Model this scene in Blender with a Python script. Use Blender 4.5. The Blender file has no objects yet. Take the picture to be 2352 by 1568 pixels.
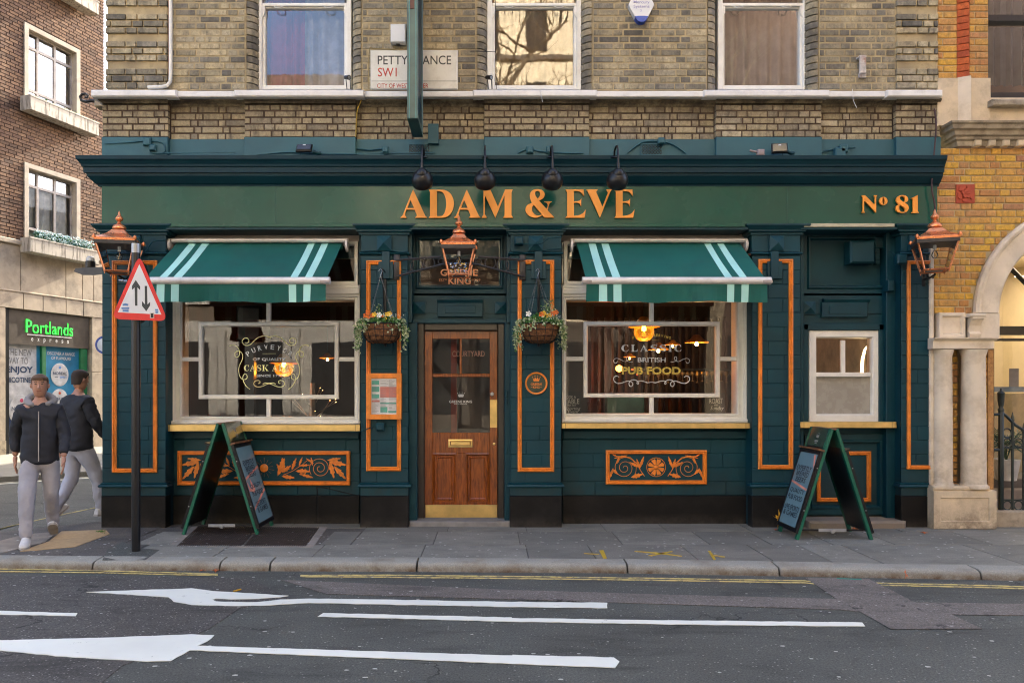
import bpy, bmesh, math, random
from mathutils import Vector, Matrix
random.seed(7)
R = math.radians
C = bpy.context.scene.collection
# ---------------------------------------------------------------- camera, world, sun, exposure
# measurements were read off the photograph on a 2352 px wide grid
CX, YH, F, D, H = 1124.2, 898.5, 1775.3, 8.5, 1.49
sc = bpy.context.scene
cd = bpy.data.cameras.new('camera'); cam = bpy.data.objects.new('camera', cd); C.objects.link(cam)
cam.location = (0, -D, H); cam.rotation_euler = (R(90), 0, 0)
cd.sensor_width = 36; cd.lens = F/2352*36
cd.shift_x = (1176-CX)/2352; cd.shift_y = (YH-784)/2352
cd.clip_start = .05; cd.clip_end = 600
sc.camera = cam
SUN_EL, SUN_AZ = 27, 22          # the sun stands behind the pub, a little to the right
wd = bpy.data.worlds.new('World'); sc.world = wd; wd.use_nodes = True
nt = wd.node_tree; bg = nt.nodes['Background']
sk = nt.nodes.new('ShaderNodeTexSky'); sk.sky_type = 'NISHITA'; sk.sun_disc = False
sk.sun_elevation = R(SUN_EL); sk.sun_rotation = R(SUN_AZ); sk.dust_density = 5; sk.air_density = .8; sk.ozone_density = 1.0
nt.links.new(sk.outputs[0], bg.inputs[0]); bg.inputs[1].default_value = .15
sd = bpy.data.lights.new('sun', 'SUN'); sd.energy = 3.2; sd.angle = R(.5); sd.color = (1, .92, .74)
so = bpy.data.objects.new('sun', sd); C.objects.link(so)
az, el = R(SUN_AZ), R(SUN_EL)
sv = Vector((math.sin(az)*math.cos(el), math.cos(az)*math.cos(el), math.sin(el)))
so.rotation_euler = (-sv).to_track_quat('-Z', 'Y').to_euler(); so.location = (0, 20, 30)
vs = sc.view_settings
vs.view_transform = 'Standard'; vs.look = 'None'; vs.gamma = 1; vs.use_curve_mapping = False
vs.exposure = 2.7
sc.cycles.max_bounces = 8; sc.cycles.diffuse_bounces = 4; sc.cycles.glossy_bounces = 4
sc.cycles.transparent_max_bounces = 12; sc.cycles.caustics_reflective = False; sc.cycles.caustics_refractive = False
sc.cycles.sample_clamp_indirect = 6; sc.cycles.use_denoising = True; sc.cycles.filter_width = 1.1

# ---------------------------------------------------------------- helpers
def W(px, py, Y=0.):
    d = Y+D
    return ((px-CX)/F*d, Y, H+(YH-py)/F*d)
def G(px, py, z=0.):
    d = F*(H-z)/(py-YH)
    return ((px-CX)/F*d, d-D, z)
def GS(sx, sy, z=0.):            # the same from the full 2500 px frame
    return G(sx/1.06293, sy/1.06293, z)
def X_(px, Y=0.): return W(px, 0, Y)[0]
def Z_(py, Y=0.): return W(0, py, Y)[2]

class MB:
    def __init__(s): s.v = []; s.f = []; s.m = []
    def add(s, vs, fs, m=0):
        b = len(s.v); s.v += [tuple(p) for p in vs]
        for f in fs: s.f.append(tuple(i+b for i in f)); s.m.append(m)
        return s
    def box(s, x0, x1, y0, y1, z0, z1, m=0, bv=0.):
        if x1 < x0: x0, x1 = x1, x0
        if y1 < y0: y0, y1 = y1, y0
        if z1 < z0: z0, z1 = z1, z0
        b = min(bv, (x1-x0)*.4, (z1-z0)*.4, (y1-y0)*.4)
        if b <= 0:
            v = [(x0,y0,z0),(x1,y0,z0),(x1,y1,z0),(x0,y1,z0),(x0,y0,z1),(x1,y0,z1),(x1,y1,z1),(x0,y1,z1)]
            return s.add(v, [(0,3,2,1),(4,5,6,7),(0,1,5,4),(1,2,6,5),(2,3,7,6),(3,0,4,7)], m)
        v = []
        for (y, i) in ((y0, b), (y0+b, 0), (y1-b, 0), (y1, b)):
            xa, xb, za, zb = x0+i, x1-i, z0+i, z1-i
            v += [(xa,y,za),(xb,y,za),(xb,y,zb),(xa,y,zb)]
        f = [(0,1,2,3), (15,14,13,12)]
        for k in range(3):
            for j in range(4):
                a, c = k*4+j, k*4+(j+1) % 4
                f.append((a, a+4, c+4, c))
        return s.add(v, f, m)
    def vbox(s, p0, p1, q0, q1, yf, yb, m=0, bv=0.):      # rectangle read off the photo at depth yf, going back to yb
        return s.box(X_(p0, yf), X_(p1, yf), yf, yb, Z_(q1, yf), Z_(q0, yf), m, bv)
    def quad(s, a, b, c, d, m=0): return s.add([a,b,c,d], [(0,1,2,3)], m)
    def poly(s, pts, m=0): return s.add(pts, [tuple(range(len(pts)))], m)
    def slab(s, pts, t, m=0):                              # polygon (x,y,z) extruded downwards by t
        n = len(pts); lo = [(p[0], p[1], p[2]-t) for p in pts]
        f = [tuple(range(n)), tuple(range(2*n-1, n-1, -1))]+[(i, i+n, (i+1) % n+n, (i+1) % n) for i in range(n)]
        return s.add(list(pts)+lo, f, m)
    def yprism(s, pts, y0, y1, m=0):                       # polygon (x,z) extruded along y
        n = len(pts); v = [(p[0], y0, p[1]) for p in pts]+[(p[0], y1, p[1]) for p in pts]
        f = [tuple(range(n)), tuple(range(2*n-1, n-1, -1))]+[(i, i+n, (i+1) % n+n, (i+1) % n) for i in range(n)]
        return s.add(v, f, m)
    def tube(s, pts, r, n=8, m=0, caps=True):
        pts = [Vector(p) for p in pts]; k = len(pts)
        rs = r if isinstance(r, (list, tuple)) else [r]*k
        up = None; b = len(s.v)
        for i, p in enumerate(pts):
            t = (pts[min(i+1, k-1)]-pts[max(i-1, 0)])
            t = t.normalized() if t.length > 1e-9 else Vector((0,0,1))
            if up is None:
                up = Vector((0,0,1)) if abs(t.z) < .9 else Vector((1,0,0))
                u = t.cross(up).normalized()
            else:
                u = u-t*u.dot(t)
                u = u.normalized() if u.length > 1e-6 else t.cross(Vector((0,1,0))).normalized()
            w = t.cross(u)
            for j in range(n):
                a = 2*math.pi*j/n
                s.v.append(tuple(p+(u*math.cos(a)+w*math.sin(a))*rs[i]))
        for i in range(k-1):
            for j in range(n):
                a = b+i*n+j; c = b+i*n+(j+1) % n
                s.f.append((a, c, c+n, a+n)); s.m.append(m)
        if caps:
            s.f.append(tuple(b+j for j in range(n-1, -1, -1))); s.m.append(m)
            s.f.append(tuple(b+(k-1)*n+j for j in range(n))); s.m.append(m)
        return s
    def lathe(s, prof, c=(0,0,0), n=16, m=0, rot=0., sq=1.):   # profile (radius, z)
        b = len(s.v)
        for (r, z) in prof:
            for j in range(n):
                a = 2*math.pi*j/n+rot
                s.v.append((c[0]+r*math.cos(a), c[1]+r*math.sin(a)*sq, c[2]+z))
        for i in range(len(prof)-1):
            for j in range(n):
                a = b+i*n+j; d = b+i*n+(j+1) % n
                s.f.append((a, d, d+n, a+n)); s.m.append(m)
        s.f.append(tuple(b+j for j in range(n-1, -1, -1))); s.m.append(m)
        s.f.append(tuple(b+(len(prof)-1)*n+j for j in range(n))); s.m.append(m)
        return s
    def ring(s, x0, x1, z0, z1, prof, m=0):                # picture-frame moulding; prof = [(inset, y)]
        b = len(s.v); k = len(prof)
        for (t, y) in prof:
            s.v += [(x0+t,y,z0+t),(x1-t,y,z0+t),(x1-t,y,z1-t),(x0+t,y,z1-t)]
        for i in range(k-1):
            for j in range(4):
                a, c = b+i*4+j, b+i*4+(j+1) % 4
                s.f.append((a, c, c+4, a+4)); s.m.append(m)
        return s
    def vring(s, p0, p1, q0, q1, Y, prof, m=0):
        return s.ring(X_(p0, Y), X_(p1, Y), Z_(q1, Y), Z_(q0, Y), prof, m)
    def mould(s, prof, xl, xr, y0, yb, lret=False, rret=False, m=0):   # horizontal moulding; prof = [(projection, z)] closed
        secs = []
        if lret: secs.append([(xl-p, yb, z) for p, z in prof])
        secs.append([(xl-(p if lret else 0), y0-p, z) for p, z in prof])
        secs.append([(xr+(p if rret else 0), y0-p, z) for p, z in prof])
        if rret: secs.append([(xr+p, yb, z) for p, z in prof])
        n = len(prof); b = len(s.v)
        for q in secs: s.v += q
        for i in range(len(secs)-1):
            for j in range(n):
                a, c = b+i*n+j, b+i*n+(j+1) % n
                s.f.append((a, a+n, c+n, c)); s.m.append(m)
        s.f.append(tuple(b+j for j in range(n))); s.m.append(m)
        s.f.append(tuple(b+(len(secs)-1)*n+j for j in range(n-1, -1, -1))); s.m.append(m)
        return s
    def mesh(s, name, mats):
        me = bpy.data.meshes.new(name); me.from_pydata(s.v, [], s.f)
        for x in (mats if isinstance(mats, (list, tuple)) else [mats]): me.materials.append(x)
        if any(s.m): me.polygons.foreach_set('material_index', s.m)
        me.update(); return me
    def objs(s, name, mats, parent=None):                  # each separate piece becomes its own object
        par = list(range(len(s.v)))
        def find(a):
            while par[a] != a: par[a] = par[par[a]]; a = par[a]
            return a
        for f in s.f:
            for i in f[1:]: par[find(i)] = find(f[0])
        groups = {}
        for f, m in zip(s.f, s.m): groups.setdefault(find(f[0]), []).append((f, m))
        out = []
        for g_ in groups.values():
            ids = sorted({i for f, m in g_ for i in f}); mp = {a: b for b, a in enumerate(ids)}; q = MB()
            q.v = [s.v[i] for i in ids]; q.f = [tuple(mp[i] for i in f) for f, m in g_]; q.m = [m for f, m in g_]
            out.append(q.obj(name, mats, parent))
        return out[0]
    def obj(s, name, mats, parent=None, fix=True, smooth=False):
        me = s.mesh(name, mats)
        if fix:
            bm = bmesh.new(); bm.from_mesh(me); bmesh.ops.recalc_face_normals(bm, faces=bm.faces); bm.to_mesh(me); bm.free()
        if smooth: me.shade_auto(smooth) if False else [setattr(p, 'use_smooth', True) for p in me.polygons]
        return link(name, me, parent)

def link(name, me, parent=None, loc=None):
    o = bpy.data.objects.new(name, me); C.objects.link(o)
    if parent is not None:
        o.parent = parent
        if loc is None and parent.get('_w'):               # children are modelled in world coordinates
            o.location = -Vector(parent.location) if parent.parent is None else (0,0,0)
    if loc is not None: o.location = loc
    return o
def sharp(o, ang=40):
    me = o.data
    for p in me.polygons: p.use_smooth = True
    try: me.set_sharp_from_angle(angle=R(ang))
    except Exception: pass
    return o
def tag(o, label=None, cat=None, group=None, kind=None):
    if label: o['label'] = label
    if cat: o['category'] = cat
    if group: o['group'] = group
    if kind: o['kind'] = kind
    return o
def thing(name, loc, label, cat, group=None, rz=0., world=True):
    o = bpy.data.objects.new(name, None); C.objects.link(o); o.location = loc; o.rotation_euler.z = rz
    o.empty_display_size = .1
    if world: o['_w'] = 1
    return tag(o, label, cat, group)
def dup(root, loc, label, rz=None):
    r = root.copy(); C.objects.link(r); r.location = loc; r['label'] = label
    if rz is not None: r.rotation_euler.z = rz
    def rec(a, b):
        for ch in list(a.children):
            c = ch.copy(); C.objects.link(c); c.parent = b; rec(ch, c)
    kids = list(root.children)
    for ch in kids:
        c = ch.copy(); C.objects.link(c); c.parent = r
        for g in list(ch.children):
            d = g.copy(); C.objects.link(d); d.parent = c
    return r

# smooth outlines -> filled 2D shapes
def dens(loop, k=5):
    n = len(loop); out = []
    def t(i):
        a, b = loop[(i-1) % n], loop[(i+1) % n]
        return ((b[0]-a[0])/2, (b[1]-a[1])/2)
    for i in range(n):
        p, q = loop[i], loop[(i+1) % n]
        ps, qs = len(p) > 2, len(q) > 2
        out.append((p[0], p[1]))
        if not (ps or qs): continue
        ch = (q[0]-p[0], q[1]-p[1]); L = math.hypot(*ch)
        def lim(v):
            l = math.hypot(*v) or 1
            return (v[0]/l*L, v[1]/l*L)
        tp = lim(t(i)) if ps else ch
        tq = lim(t(i+1)) if qs else ch
        for j in range(1, k):
            u = j/k; a = 2*u**3-3*u*u+1; b = u**3-2*u*u+u; c = -2*u**3+3*u*u; d = u**3-u*u
            out.append((a*p[0]+b*tp[0]+c*q[0]+d*tq[0], a*p[1]+b*tp[1]+c*q[1]+d*tq[1]))
    return out
def shape_mesh(loops, depth):                              # loops in (x, z); result lies in the xz plane, thickness depth, front at y=0
    cu = bpy.data.curves.new('outline', 'CURVE'); cu.dimensions = '2D'; cu.fill_mode = 'BOTH'; cu.extrude = depth/2
    for lp in loops:
        sp = cu.splines.new('POLY'); sp.points.add(len(lp)-1)
        for i, (x, y) in enumerate(lp): sp.points[i].co = (x, y, 0, 1)
        sp.use_cyclic_u = True
    o = bpy.data.objects.new('outline', cu); C.objects.link(o)
    dg = bpy.context.evaluated_depsgraph_get(); me = bpy.data.meshes.new_from_object(o.evaluated_get(dg))
    bpy.data.objects.remove(o); bpy.data.curves.remove(cu)
    for v in me.vertices: v.co = (v.co.x, depth/2-v.co.z, v.co.y)
    me.name = 'outline'
    return me
_tc = {}
def text_verts(s, bold=0., spacing=1.):
    key = (s, bold, spacing)
    if key in _tc: return _tc[key]
    cu = bpy.data.curves.new('lettering', 'FONT'); cu.body = s; cu.offset = bold; cu.resolution_u = 3; cu.space_character = spacing
    o = bpy.data.objects.new('lettering', cu); C.objects.link(o)
    dg = bpy.context.evaluated_depsgraph_get(); me = bpy.data.meshes.new_from_object(o.evaluated_get(dg))
    bpy.data.objects.remove(o); bpy.data.curves.remove(cu)
    v = [(q.co.x, q.co.y) for q in me.vertices]; f = [tuple(p.vertices) for p in me.polygons]
    bpy.data.meshes.remove(me); _tc[key] = (v, f); return v, f
def text_in(mb, s, x0, x1, z0, z1, y, bold=0., m=0, shear=0., rot=0., spacing=1., fn=None):
    v, f = text_verts(s, bold, spacing)
    if not v: return mb
    xs = [p[0] for p in v]; ys = [p[1] for p in v]; ax, bx_, ay, by = min(xs), max(xs), min(ys), max(ys)
    out = []; cx_, cz_ = (x0+x1)/2, (z0+z1)/2
    for (px, py) in v:
        a = (px-ax)/(bx_-ax)*(x1-x0)+x0-cx_; b = (py-ay)/(by-ay)*(z1-z0)+z0-cz_
        a += shear*(b+(z1-z0)/2)
        if rot: a, b = a*math.cos(rot)-b*math.sin(rot), a*math.sin(rot)+b*math.cos(rot)
        q = (a+cx_, y, b+cz_)
        out.append(fn(q) if fn else q)
    return mb.add(out, f, m)
def vtext(mb, s, p0, p1, q0, q1, Y, **k):
    return text_in(mb, s, X_(p0, Y), X_(p1, Y), Z_(q1, Y), Z_(q0, Y), Y, **k)
SG = {'I': (44, [[(0,0),(44,0),(44,6),(34,10),(34,90),(44,94),(44,100),(0,100),(0,94),(10,90),(10,10),(0,6)]]),
      'L': (84, [[(0,0),(80,0),(84,36),(78,36),(66,12),(50,8),(36,8),(36,90),(48,94),(48,100),(0,100),(0,94),(11,90),(11,10),(0,6)]]),
      'K': (108, [[(0,0),(46,0),(46,6),(36,10),(36,90),(46,94),(46,100),(0,100),(0,94),(11,90),(11,10),(0,6)],[(37,40),(84,90),(70,95),(70,100),(106,100),(106,95),(92,90),(60,56),(102,8),(112,4),(112,0),(66,0),(66,4),(74,8),(46,46)]]),
      'C': (92, [[(86,68),(84,100),(80,100),(74,93),(50,101,1),(18,87,1),(1,50,1),(18,13,1),(50,-1,1),(78,8,1),(92,32),(86,33),(74,13,1),(54,6,1),(38,20,1),(30,50,1),(38,81,1),(54,95,1),(72,87,1),(80,68)]]),
      'S': (82, [[(76,70),(74,100),(70,100),(65,93),(42,101,1),(8,88,1),(2,68,1),(18,48,1),(45,37,1),(56,24,1),(50,9,1),(36,5,1),(18,12,1),(7,34),(2,34),(4,0),(8,0),(14,7),(40,-1,1),(72,10,1),(81,34,1),(66,54,1),(38,65,1),(25,77,1),(32,91,1),(44,95,1),(60,88,1),(70,70)]]),
      'A': (104, [[(48,102),(92,10),(102,5),(102,0),(58,0),(58,5),(66,9),(60,28),(24,28),(18,9),(28,5),(28,0),(0,0),(0,5),(9,9)],[(41,66),(27,34),(56,34)]]),
      'E': (84, [[(0,0),(80,0),(84,32),(78,32),(66,12),(50,8),(36,8),(36,47),(52,46),(60,32),(64,32),(64,72),(60,72),(52,55),(36,53),(36,92),(54,92),(68,86),(76,70),(80,70),(78,100),(0,100),(0,94),(11,90),(11,10),(0,6)]])}
def serif_in(mb, s, x0, x1, z0, z1, y, m=0, gap=14):
    tot = sum((SG[c][0] if c in SG else 34)+gap for c in s)-gap; k = (x1-x0)/tot; kz = (z1-z0)/100; x = x0
    for c in s:
        if c in SG:
            w_, loops = SG[c]
            if c == 'A': me = shape_mesh([[(x+p[0]*k, z0+p[1]*kz) for p in dens(l)] for l in loops], .0006); parts = [me]
            else: parts = [shape_mesh([[(x+p[0]*k, z0+p[1]*kz) for p in dens(l, 4)]], .0006) for l in loops]
            for me in parts: mb.add([(v.co.x, y-.0003+v.co.y, v.co.z) for v in me.vertices], [tuple(p.vertices) for p in me.polygons], m); bpy.data.meshes.remove(me)
            x += (w_+gap)*k
        else: x += (34+gap)*k
    return mb
def arc_text(mb, s, cx, cz, rad, a0, a1, size, y, m=0, bold=0.):   # letters on an arc, angles from vertical
    n = len(s)
    for i, ch in enumerate(s):
        if ch == ' ': continue
        a = a0+(a1-a0)*i/(n-1)
        x, z = cx+rad*math.sin(a), cz+rad*math.cos(a)
        w = size*(.28 if ch == 'I' else .72)
        text_in(mb, ch, x-w/2, x+w/2, z-size/2, z+size/2, y, rot=-a, m=m, bold=bold)
    return mb

# ---------------------------------------------------------------- materials
def ramp(nt, fac, stops):
    n = nt.nodes.new('ShaderNodeValToRGB'); e = n.color_ramp.elements
    while len(e) < len(stops): e.new(.5)
    for i, (p, c) in enumerate(stops): e[i].position = p; e[i].color = (*c, 1)
    nt.links.new(fac, n.inputs[0]); return n.outputs[0]
def mix(nt, fac, a, b, mode='MIX'):
    n = nt.nodes.new('ShaderNodeMix'); n.data_type = 'RGBA'; n.blend_type = mode
    for sock, val in ((n.inputs[0], fac), (n.inputs[6], a), (n.inputs[7], b)):
        if hasattr(val, 'links'): nt.links.new(val, sock)
        elif isinstance(val, (int, float)): sock.default_value = val
        else: sock.default_value = (*val, 1)
    return n.outputs[2]
def noise(nt, scale, detail=4, rough=.6, vec=None, dist=0.):
    n = nt.nodes.new('ShaderNodeTexNoise'); n.inputs['Scale'].default_value = scale
    n.inputs['Detail'].default_value = detail; n.inputs['Roughness'].default_value = rough; n.inputs['Distortion'].default_value = dist
    nt.links.new(vec if vec is not None else pos(nt), n.inputs['Vector']); return n.outputs['Fac']
def pos(nt):
    return nt.nodes.new('ShaderNodeNewGeometry').outputs['Position']
def scaled(nt, v):
    n = nt.nodes.new('ShaderNodeMapping'); n.inputs['Scale'].default_value = v
    nt.links.new(pos(nt), n.inputs[0]); return n.outputs[0]
def math_(nt, op, a, b=0.):
    n = nt.nodes.new('ShaderNodeMath'); n.operation = op
    for s_, v in ((n.inputs[0], a), (n.inputs[1], b)):
        if hasattr(v, 'links'): nt.links.new(v, s_)
        else: s_.default_value = v
    return n.outputs[0]
def rnd(nt):
    a = nt.nodes.new('ShaderNodeObjectInfo').outputs['Random']; b = nt.nodes.new('ShaderNodeNewGeometry').outputs['Random Per Island']
    return math_(nt, 'FRACT', math_(nt, 'ADD', a, b))
def base(name, rough=.6, metal=0., coat=0.):
    m = bpy.data.materials.new(name); m.use_nodes = True; b = m.node_tree.nodes['Principled BSDF']
    b.inputs['Roughness'].default_value = rough; b.inputs['Metallic'].default_value = metal
    b.inputs['Coat Weight'].default_value = coat; b.inputs['Coat Roughness'].default_value = .12
    return m, m.node_tree, b
def bump(nt, b, h, strength=.3, dist=.01):
    n = nt.nodes.new('ShaderNodeBump'); n.inputs['Strength'].default_value = strength; n.inputs['Distance'].default_value = dist
    nt.links.new(h, n.inputs['Height']); nt.links.new(n.outputs[0], b.inputs['Normal'])
def simple(name, col, rough=.6, metal=0., var=.25, scale=6., bmp=.1, bscale=60., coat=0., dirt=None, dirt_amt=.5, dscale=3., bdist=.004, spec=.5, foot=None):
    m, nt, b = base(name, rough, metal, coat); b.inputs['Specular IOR Level'].default_value = spec
    lo = tuple(c*(1-var) for c in col); hi = tuple(min(1, c*(1+var)) for c in col)
    c = ramp(nt, noise(nt, scale), [(.3, lo), (.7, hi)])
    if dirt:
        f = ramp(nt, noise(nt, dscale, 8, .7), [(.48, (0,0,0)), (.68, (dirt_amt,)*3)])
        c = mix(nt, f, c, dirt)
    if foot:                                              # splashed dirt near the ground (z0, z1, colour)
        s_ = nt.nodes.new('ShaderNodeSeparateXYZ'); nt.links.new(pos(nt), s_.inputs[0])
        g_ = nt.nodes.new('ShaderNodeMapRange'); g_.inputs[1].default_value = foot[1]; g_.inputs[2].default_value = foot[0]; nt.links.new(s_.outputs[2], g_.inputs[0])
        c = mix(nt, math_(nt, 'MULTIPLY', g_.outputs[0], ramp(nt, noise(nt, 7, 7, .75), [(.38, (.15,)*3), (.62, (1,)*3)])), c, foot[2])
    nt.links.new(c, b.inputs['Base Color'])
    if bmp: bump(nt, b, noise(nt, bscale, 3), bmp, bdist)
    r = noise(nt, scale*2, 3); rr = nt.nodes.new('ShaderNodeMapRange')
    rr.inputs[3].default_value = max(.02, rough-.08); rr.inputs[4].default_value = min(1, rough+.12); nt.links.new(r, rr.inputs[0])
    nt.links.new(rr.outputs[0], b.inputs['Roughness'])
    return m
def emit(name, col, s):
    m, nt, b = base(name); b.inputs['Base Color'].default_value = (*[c*.3 for c in col], 1)
    b.inputs['Emission Color'].default_value = (*col, 1); b.inputs['Emission Strength'].default_value = s
    return m
def glass(name, ior=1.8, tint=(1,1,1), rough=0., wob=.0):
    m = bpy.data.materials.new(name); m.use_nodes = True; nt = m.node_tree; nt.nodes.clear()
    o = nt.nodes.new('ShaderNodeOutputMaterial'); mx = nt.nodes.new('ShaderNodeMixShader'); fr = nt.nodes.new('ShaderNodeFresnel')
    t = nt.nodes.new('ShaderNodeBsdfTransparent'); g = nt.nodes.new('ShaderNodeBsdfGlossy')
    fr.inputs['IOR'].default_value = ior; t.inputs[0].default_value = (*tint, 1); g.inputs['Roughness'].default_value = rough
    if wob:
        n = nt.nodes.new('ShaderNodeBump'); n.inputs['Strength'].default_value = wob; n.inputs['Distance'].default_value = .004
        nt.links.new(noise(nt, 3, 2), n.inputs['Height']); nt.links.new(n.outputs[0], g.inputs['Normal']); nt.links.new(n.outputs[0], fr.inputs['Normal'])
    nt.links.new(fr.outputs[0], mx.inputs[0]); nt.links.new(t.outputs[0], mx.inputs[1]); nt.links.new(g.outputs[0], mx.inputs[2])
    nt.links.new(mx.outputs[0], o.inputs[0]); return m
def brick_mat(name, stops, soot=None, sootf=(.45, .7), sscale=2.2, band=None, rough=.9):
    m, nt, b = base(name, rough)
    c = ramp(nt, rnd(nt), stops)
    c = mix(nt, .75, c, ramp(nt, noise(nt, 26, 6, .8), [(.32, (.3,)*3), (.66, (1.08,)*3)]), 'MULTIPLY')
    if soot:
        f = ramp(nt, noise(nt, sscale, 6, .7), [(sootf[0], (0,)*3), (sootf[1], (.85,)*3)])
        c = mix(nt, f, c, soot)
        f = ramp(nt, noise(nt, 9, 5, .7, scaled(nt, (1.6, 1, .5))), [(.52, (0,)*3), (.7, (.75,)*3)])
        c = mix(nt, f, c, tuple(q*.8 for q in soot))
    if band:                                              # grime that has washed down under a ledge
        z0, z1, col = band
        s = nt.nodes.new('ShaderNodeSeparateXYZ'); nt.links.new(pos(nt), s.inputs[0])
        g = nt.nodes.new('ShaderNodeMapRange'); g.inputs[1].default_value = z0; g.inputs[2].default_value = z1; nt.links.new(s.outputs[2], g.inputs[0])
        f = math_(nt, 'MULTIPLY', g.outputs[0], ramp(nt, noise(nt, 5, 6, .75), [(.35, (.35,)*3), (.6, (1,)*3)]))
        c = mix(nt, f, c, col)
    nt.links.new(c, b.inputs['Base Color']); bump(nt, b, noise(nt, 110, 5, .7), .5, .004)
    return m
def wood_mat(name, a, c_, rough=.4, sc_=(14, 14, 1.2)):
    m, nt, b = base(name, rough, coat=.4)
    c = ramp(nt, noise(nt, 4, 6, .65, scaled(nt, sc_), 1.2), [(.3, a), (.7, c_)])
    nt.links.new(c, b.inputs['Base Color']); bump(nt, b, noise(nt, 10, 4, .6, scaled(nt, sc_)), .15, .003); return m
def asphalt(name, dark, light, speck, sp_amt=.62, bs=130):
    m, nt, b = base(name, .85)
    c = ramp(nt, noise(nt, 75, 5, .9), [(.38, tuple(q*.8 for q in dark)), (.62, tuple(q*1.12 for q in light))])
    big = ramp(nt, noise(nt, .9, 6, .65), [(.3, (.72,)*3), (.7, (1.15,)*3)])
    c = mix(nt, 1, c, big, 'MULTIPLY')
    v = nt.nodes.new('ShaderNodeTexVoronoi'); v.inputs['Scale'].default_value = 55; nt.links.new(pos(nt), v.inputs['Vector'])
    w = nt.nodes.new('ShaderNodeSeparateColor'); nt.links.new(v.outputs['Color'], w.inputs[0])
    f = math_(nt, 'MULTIPLY', math_(nt, 'GREATER_THAN', w.outputs[0], 1-sp_amt*.22), math_(nt, 'LESS_THAN', v.outputs['Distance'], .3))
    c = mix(nt, math_(nt, 'MULTIPLY', f, .75), c, speck)
    st_ = ramp(nt, noise(nt, 2.2, 8, .7, scaled(nt, (.45, 1.6, 1)), .6), [(.52, (0,)*3), (.66, (.55,)*3)])
    c = mix(nt, st_, c, tuple(q*.5 for q in dark))
    vv = nt.nodes.new('ShaderNodeTexVoronoi'); vv.feature = 'DISTANCE_TO_EDGE'; vv.inputs['Scale'].default_value = .55
    wv = nt.nodes.new('ShaderNodeVectorMath'); wv.operation = 'ADD'; nn = nt.nodes.new('ShaderNodeTexNoise'); nn.inputs['Scale'].default_value = 2.5; nn.inputs['Detail'].default_value = 6
    nt.links.new(pos(nt), nn.inputs['Vector']); nt.links.new(pos(nt), wv.inputs[0]); nt.links.new(nn.outputs['Color'], wv.inputs[1]); nt.links.new(wv.outputs[0], vv.inputs['Vector'])
    cr = math_(nt, 'MULTIPLY', math_(nt, 'LESS_THAN', vv.outputs['Distance'], .006), ramp(nt, noise(nt, .8, 3), [(.5, (0,)*3), (.6, (.8,)*3)]))
    c = mix(nt, cr, c, (.012,.011,.01))
    nt.links.new(c, b.inputs['Base Color']); bump(nt, b, noise(nt, bs, 3, .8), .8, .006)
    return m

TEAL = simple('teal_paint', (.003,.042,.058), .5, spec=.28, foot=(.3, .75, (.016,.036,.040)), var=.25, scale=1.6, bmp=.25, bscale=70, bdist=.003, dirt=(.012,.034,.042), dirt_amt=.35)
TEAL2 = simple('teal_joinery', (.003,.040,.056), .42, spec=.3, var=.15, scale=3, bmp=.08)
BAND = simple('teal_render', (.022,.098,.125), .55, var=.15, scale=2, bmp=.3, bscale=25)
FASC = simple('fascia_green', (.001,.072,.050), .24, spec=.3, var=.12, scale=1.2, bmp=.12, bscale=55, bdist=.001, coat=.42)
CORN = simple('cornice_teal', (.002,.027,.042), .42, spec=.22, var=.15, scale=2, bmp=.1)
PLIN = simple('black_plinth', (.007,.0065,.0065), .55, var=.3, scale=3, bmp=.3, bscale=40, dirt=(.03,.027,.024), dirt_amt=.3, spec=.2, foot=(-.02, .12, (.05,.043,.036)))
ORAN = simple('orange_paint', (.80,.245,.028), .42, var=.18, scale=9, bmp=.15, dirt=(.3,.07,.02), dirt_amt=.4, dscale=14)
LETT = simple('orange_letter', (.9,.33,.045), .4, var=.05, bmp=0)
COPP = simple('copper', (.78,.27,.11), .27, metal=.75, var=.15, scale=9, bmp=.05)
WHIT = simple('white_paint', (.80,.78,.72), .45, var=.05, scale=4, bmp=.1, dirt=(.45,.38,.3), dirt_amt=.25, dscale=5)
SILL = simple('white_masonry_paint', (.78,.76,.74), .6, var=.05, scale=4, bmp=.4, bscale=30, dirt=(.35,.32,.28), dirt_amt=.3, dscale=6)
PVC = simple('white_plastic', (.72,.72,.72), .4, var=.04, bmp=0)
BRAS = simple('brass', (.74,.52,.2), .3, metal=.9, var=.2, scale=5, bmp=.1, bscale=12)
BLAK = simple('black_metal', (.009,.009,.011), .3, var=.2, bmp=.05, spec=.4)
IRON = simple('dark_iron', (.03,.026,.025), .5, var=.3, scale=15, bmp=.2)
GALV = simple('galvanised_steel', (.4,.41,.43), .35, metal=.7, var=.2, bmp=.1)
ALUM = simple('awning_bar', (.70,.66,.63), .35, metal=.1, var=.06, bmp=0, dirt=(.3,.25,.2), dirt_amt=.3, dscale=8)
AWN = simple('awning_green', (.001,.095,.075), .75, var=.1, scale=2, dirt=(.01,.06,.05), dirt_amt=.5, dscale=2.5, bmp=.15, bscale=160, bdist=.001)
AWS = simple('awning_stripe', (.40,.72,.66), .75, var=.08, scale=2, bmp=.15, bscale=160, bdist=.001)
DOOR = wood_mat('oak_door', (.075,.018,.003), (.38,.10,.014), .24)
DFRM = wood_mat('dark_frame_wood', (.014,.009,.006), (.035,.022,.015), .4)
GLAS = glass('window_glass', 1.75, wob=.08)
GLAU = glass('upper_glass', 2.05, (.95,.95,.95), wob=.12)
GLAL = glass('lantern_glass', 1.45); GLAE = glass('entrance_glass', 1.4); GLAM = glass('bright_reflection_glass', 3.2, wob=.1)  # casement glass: index raised to brighten its reflections
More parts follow.
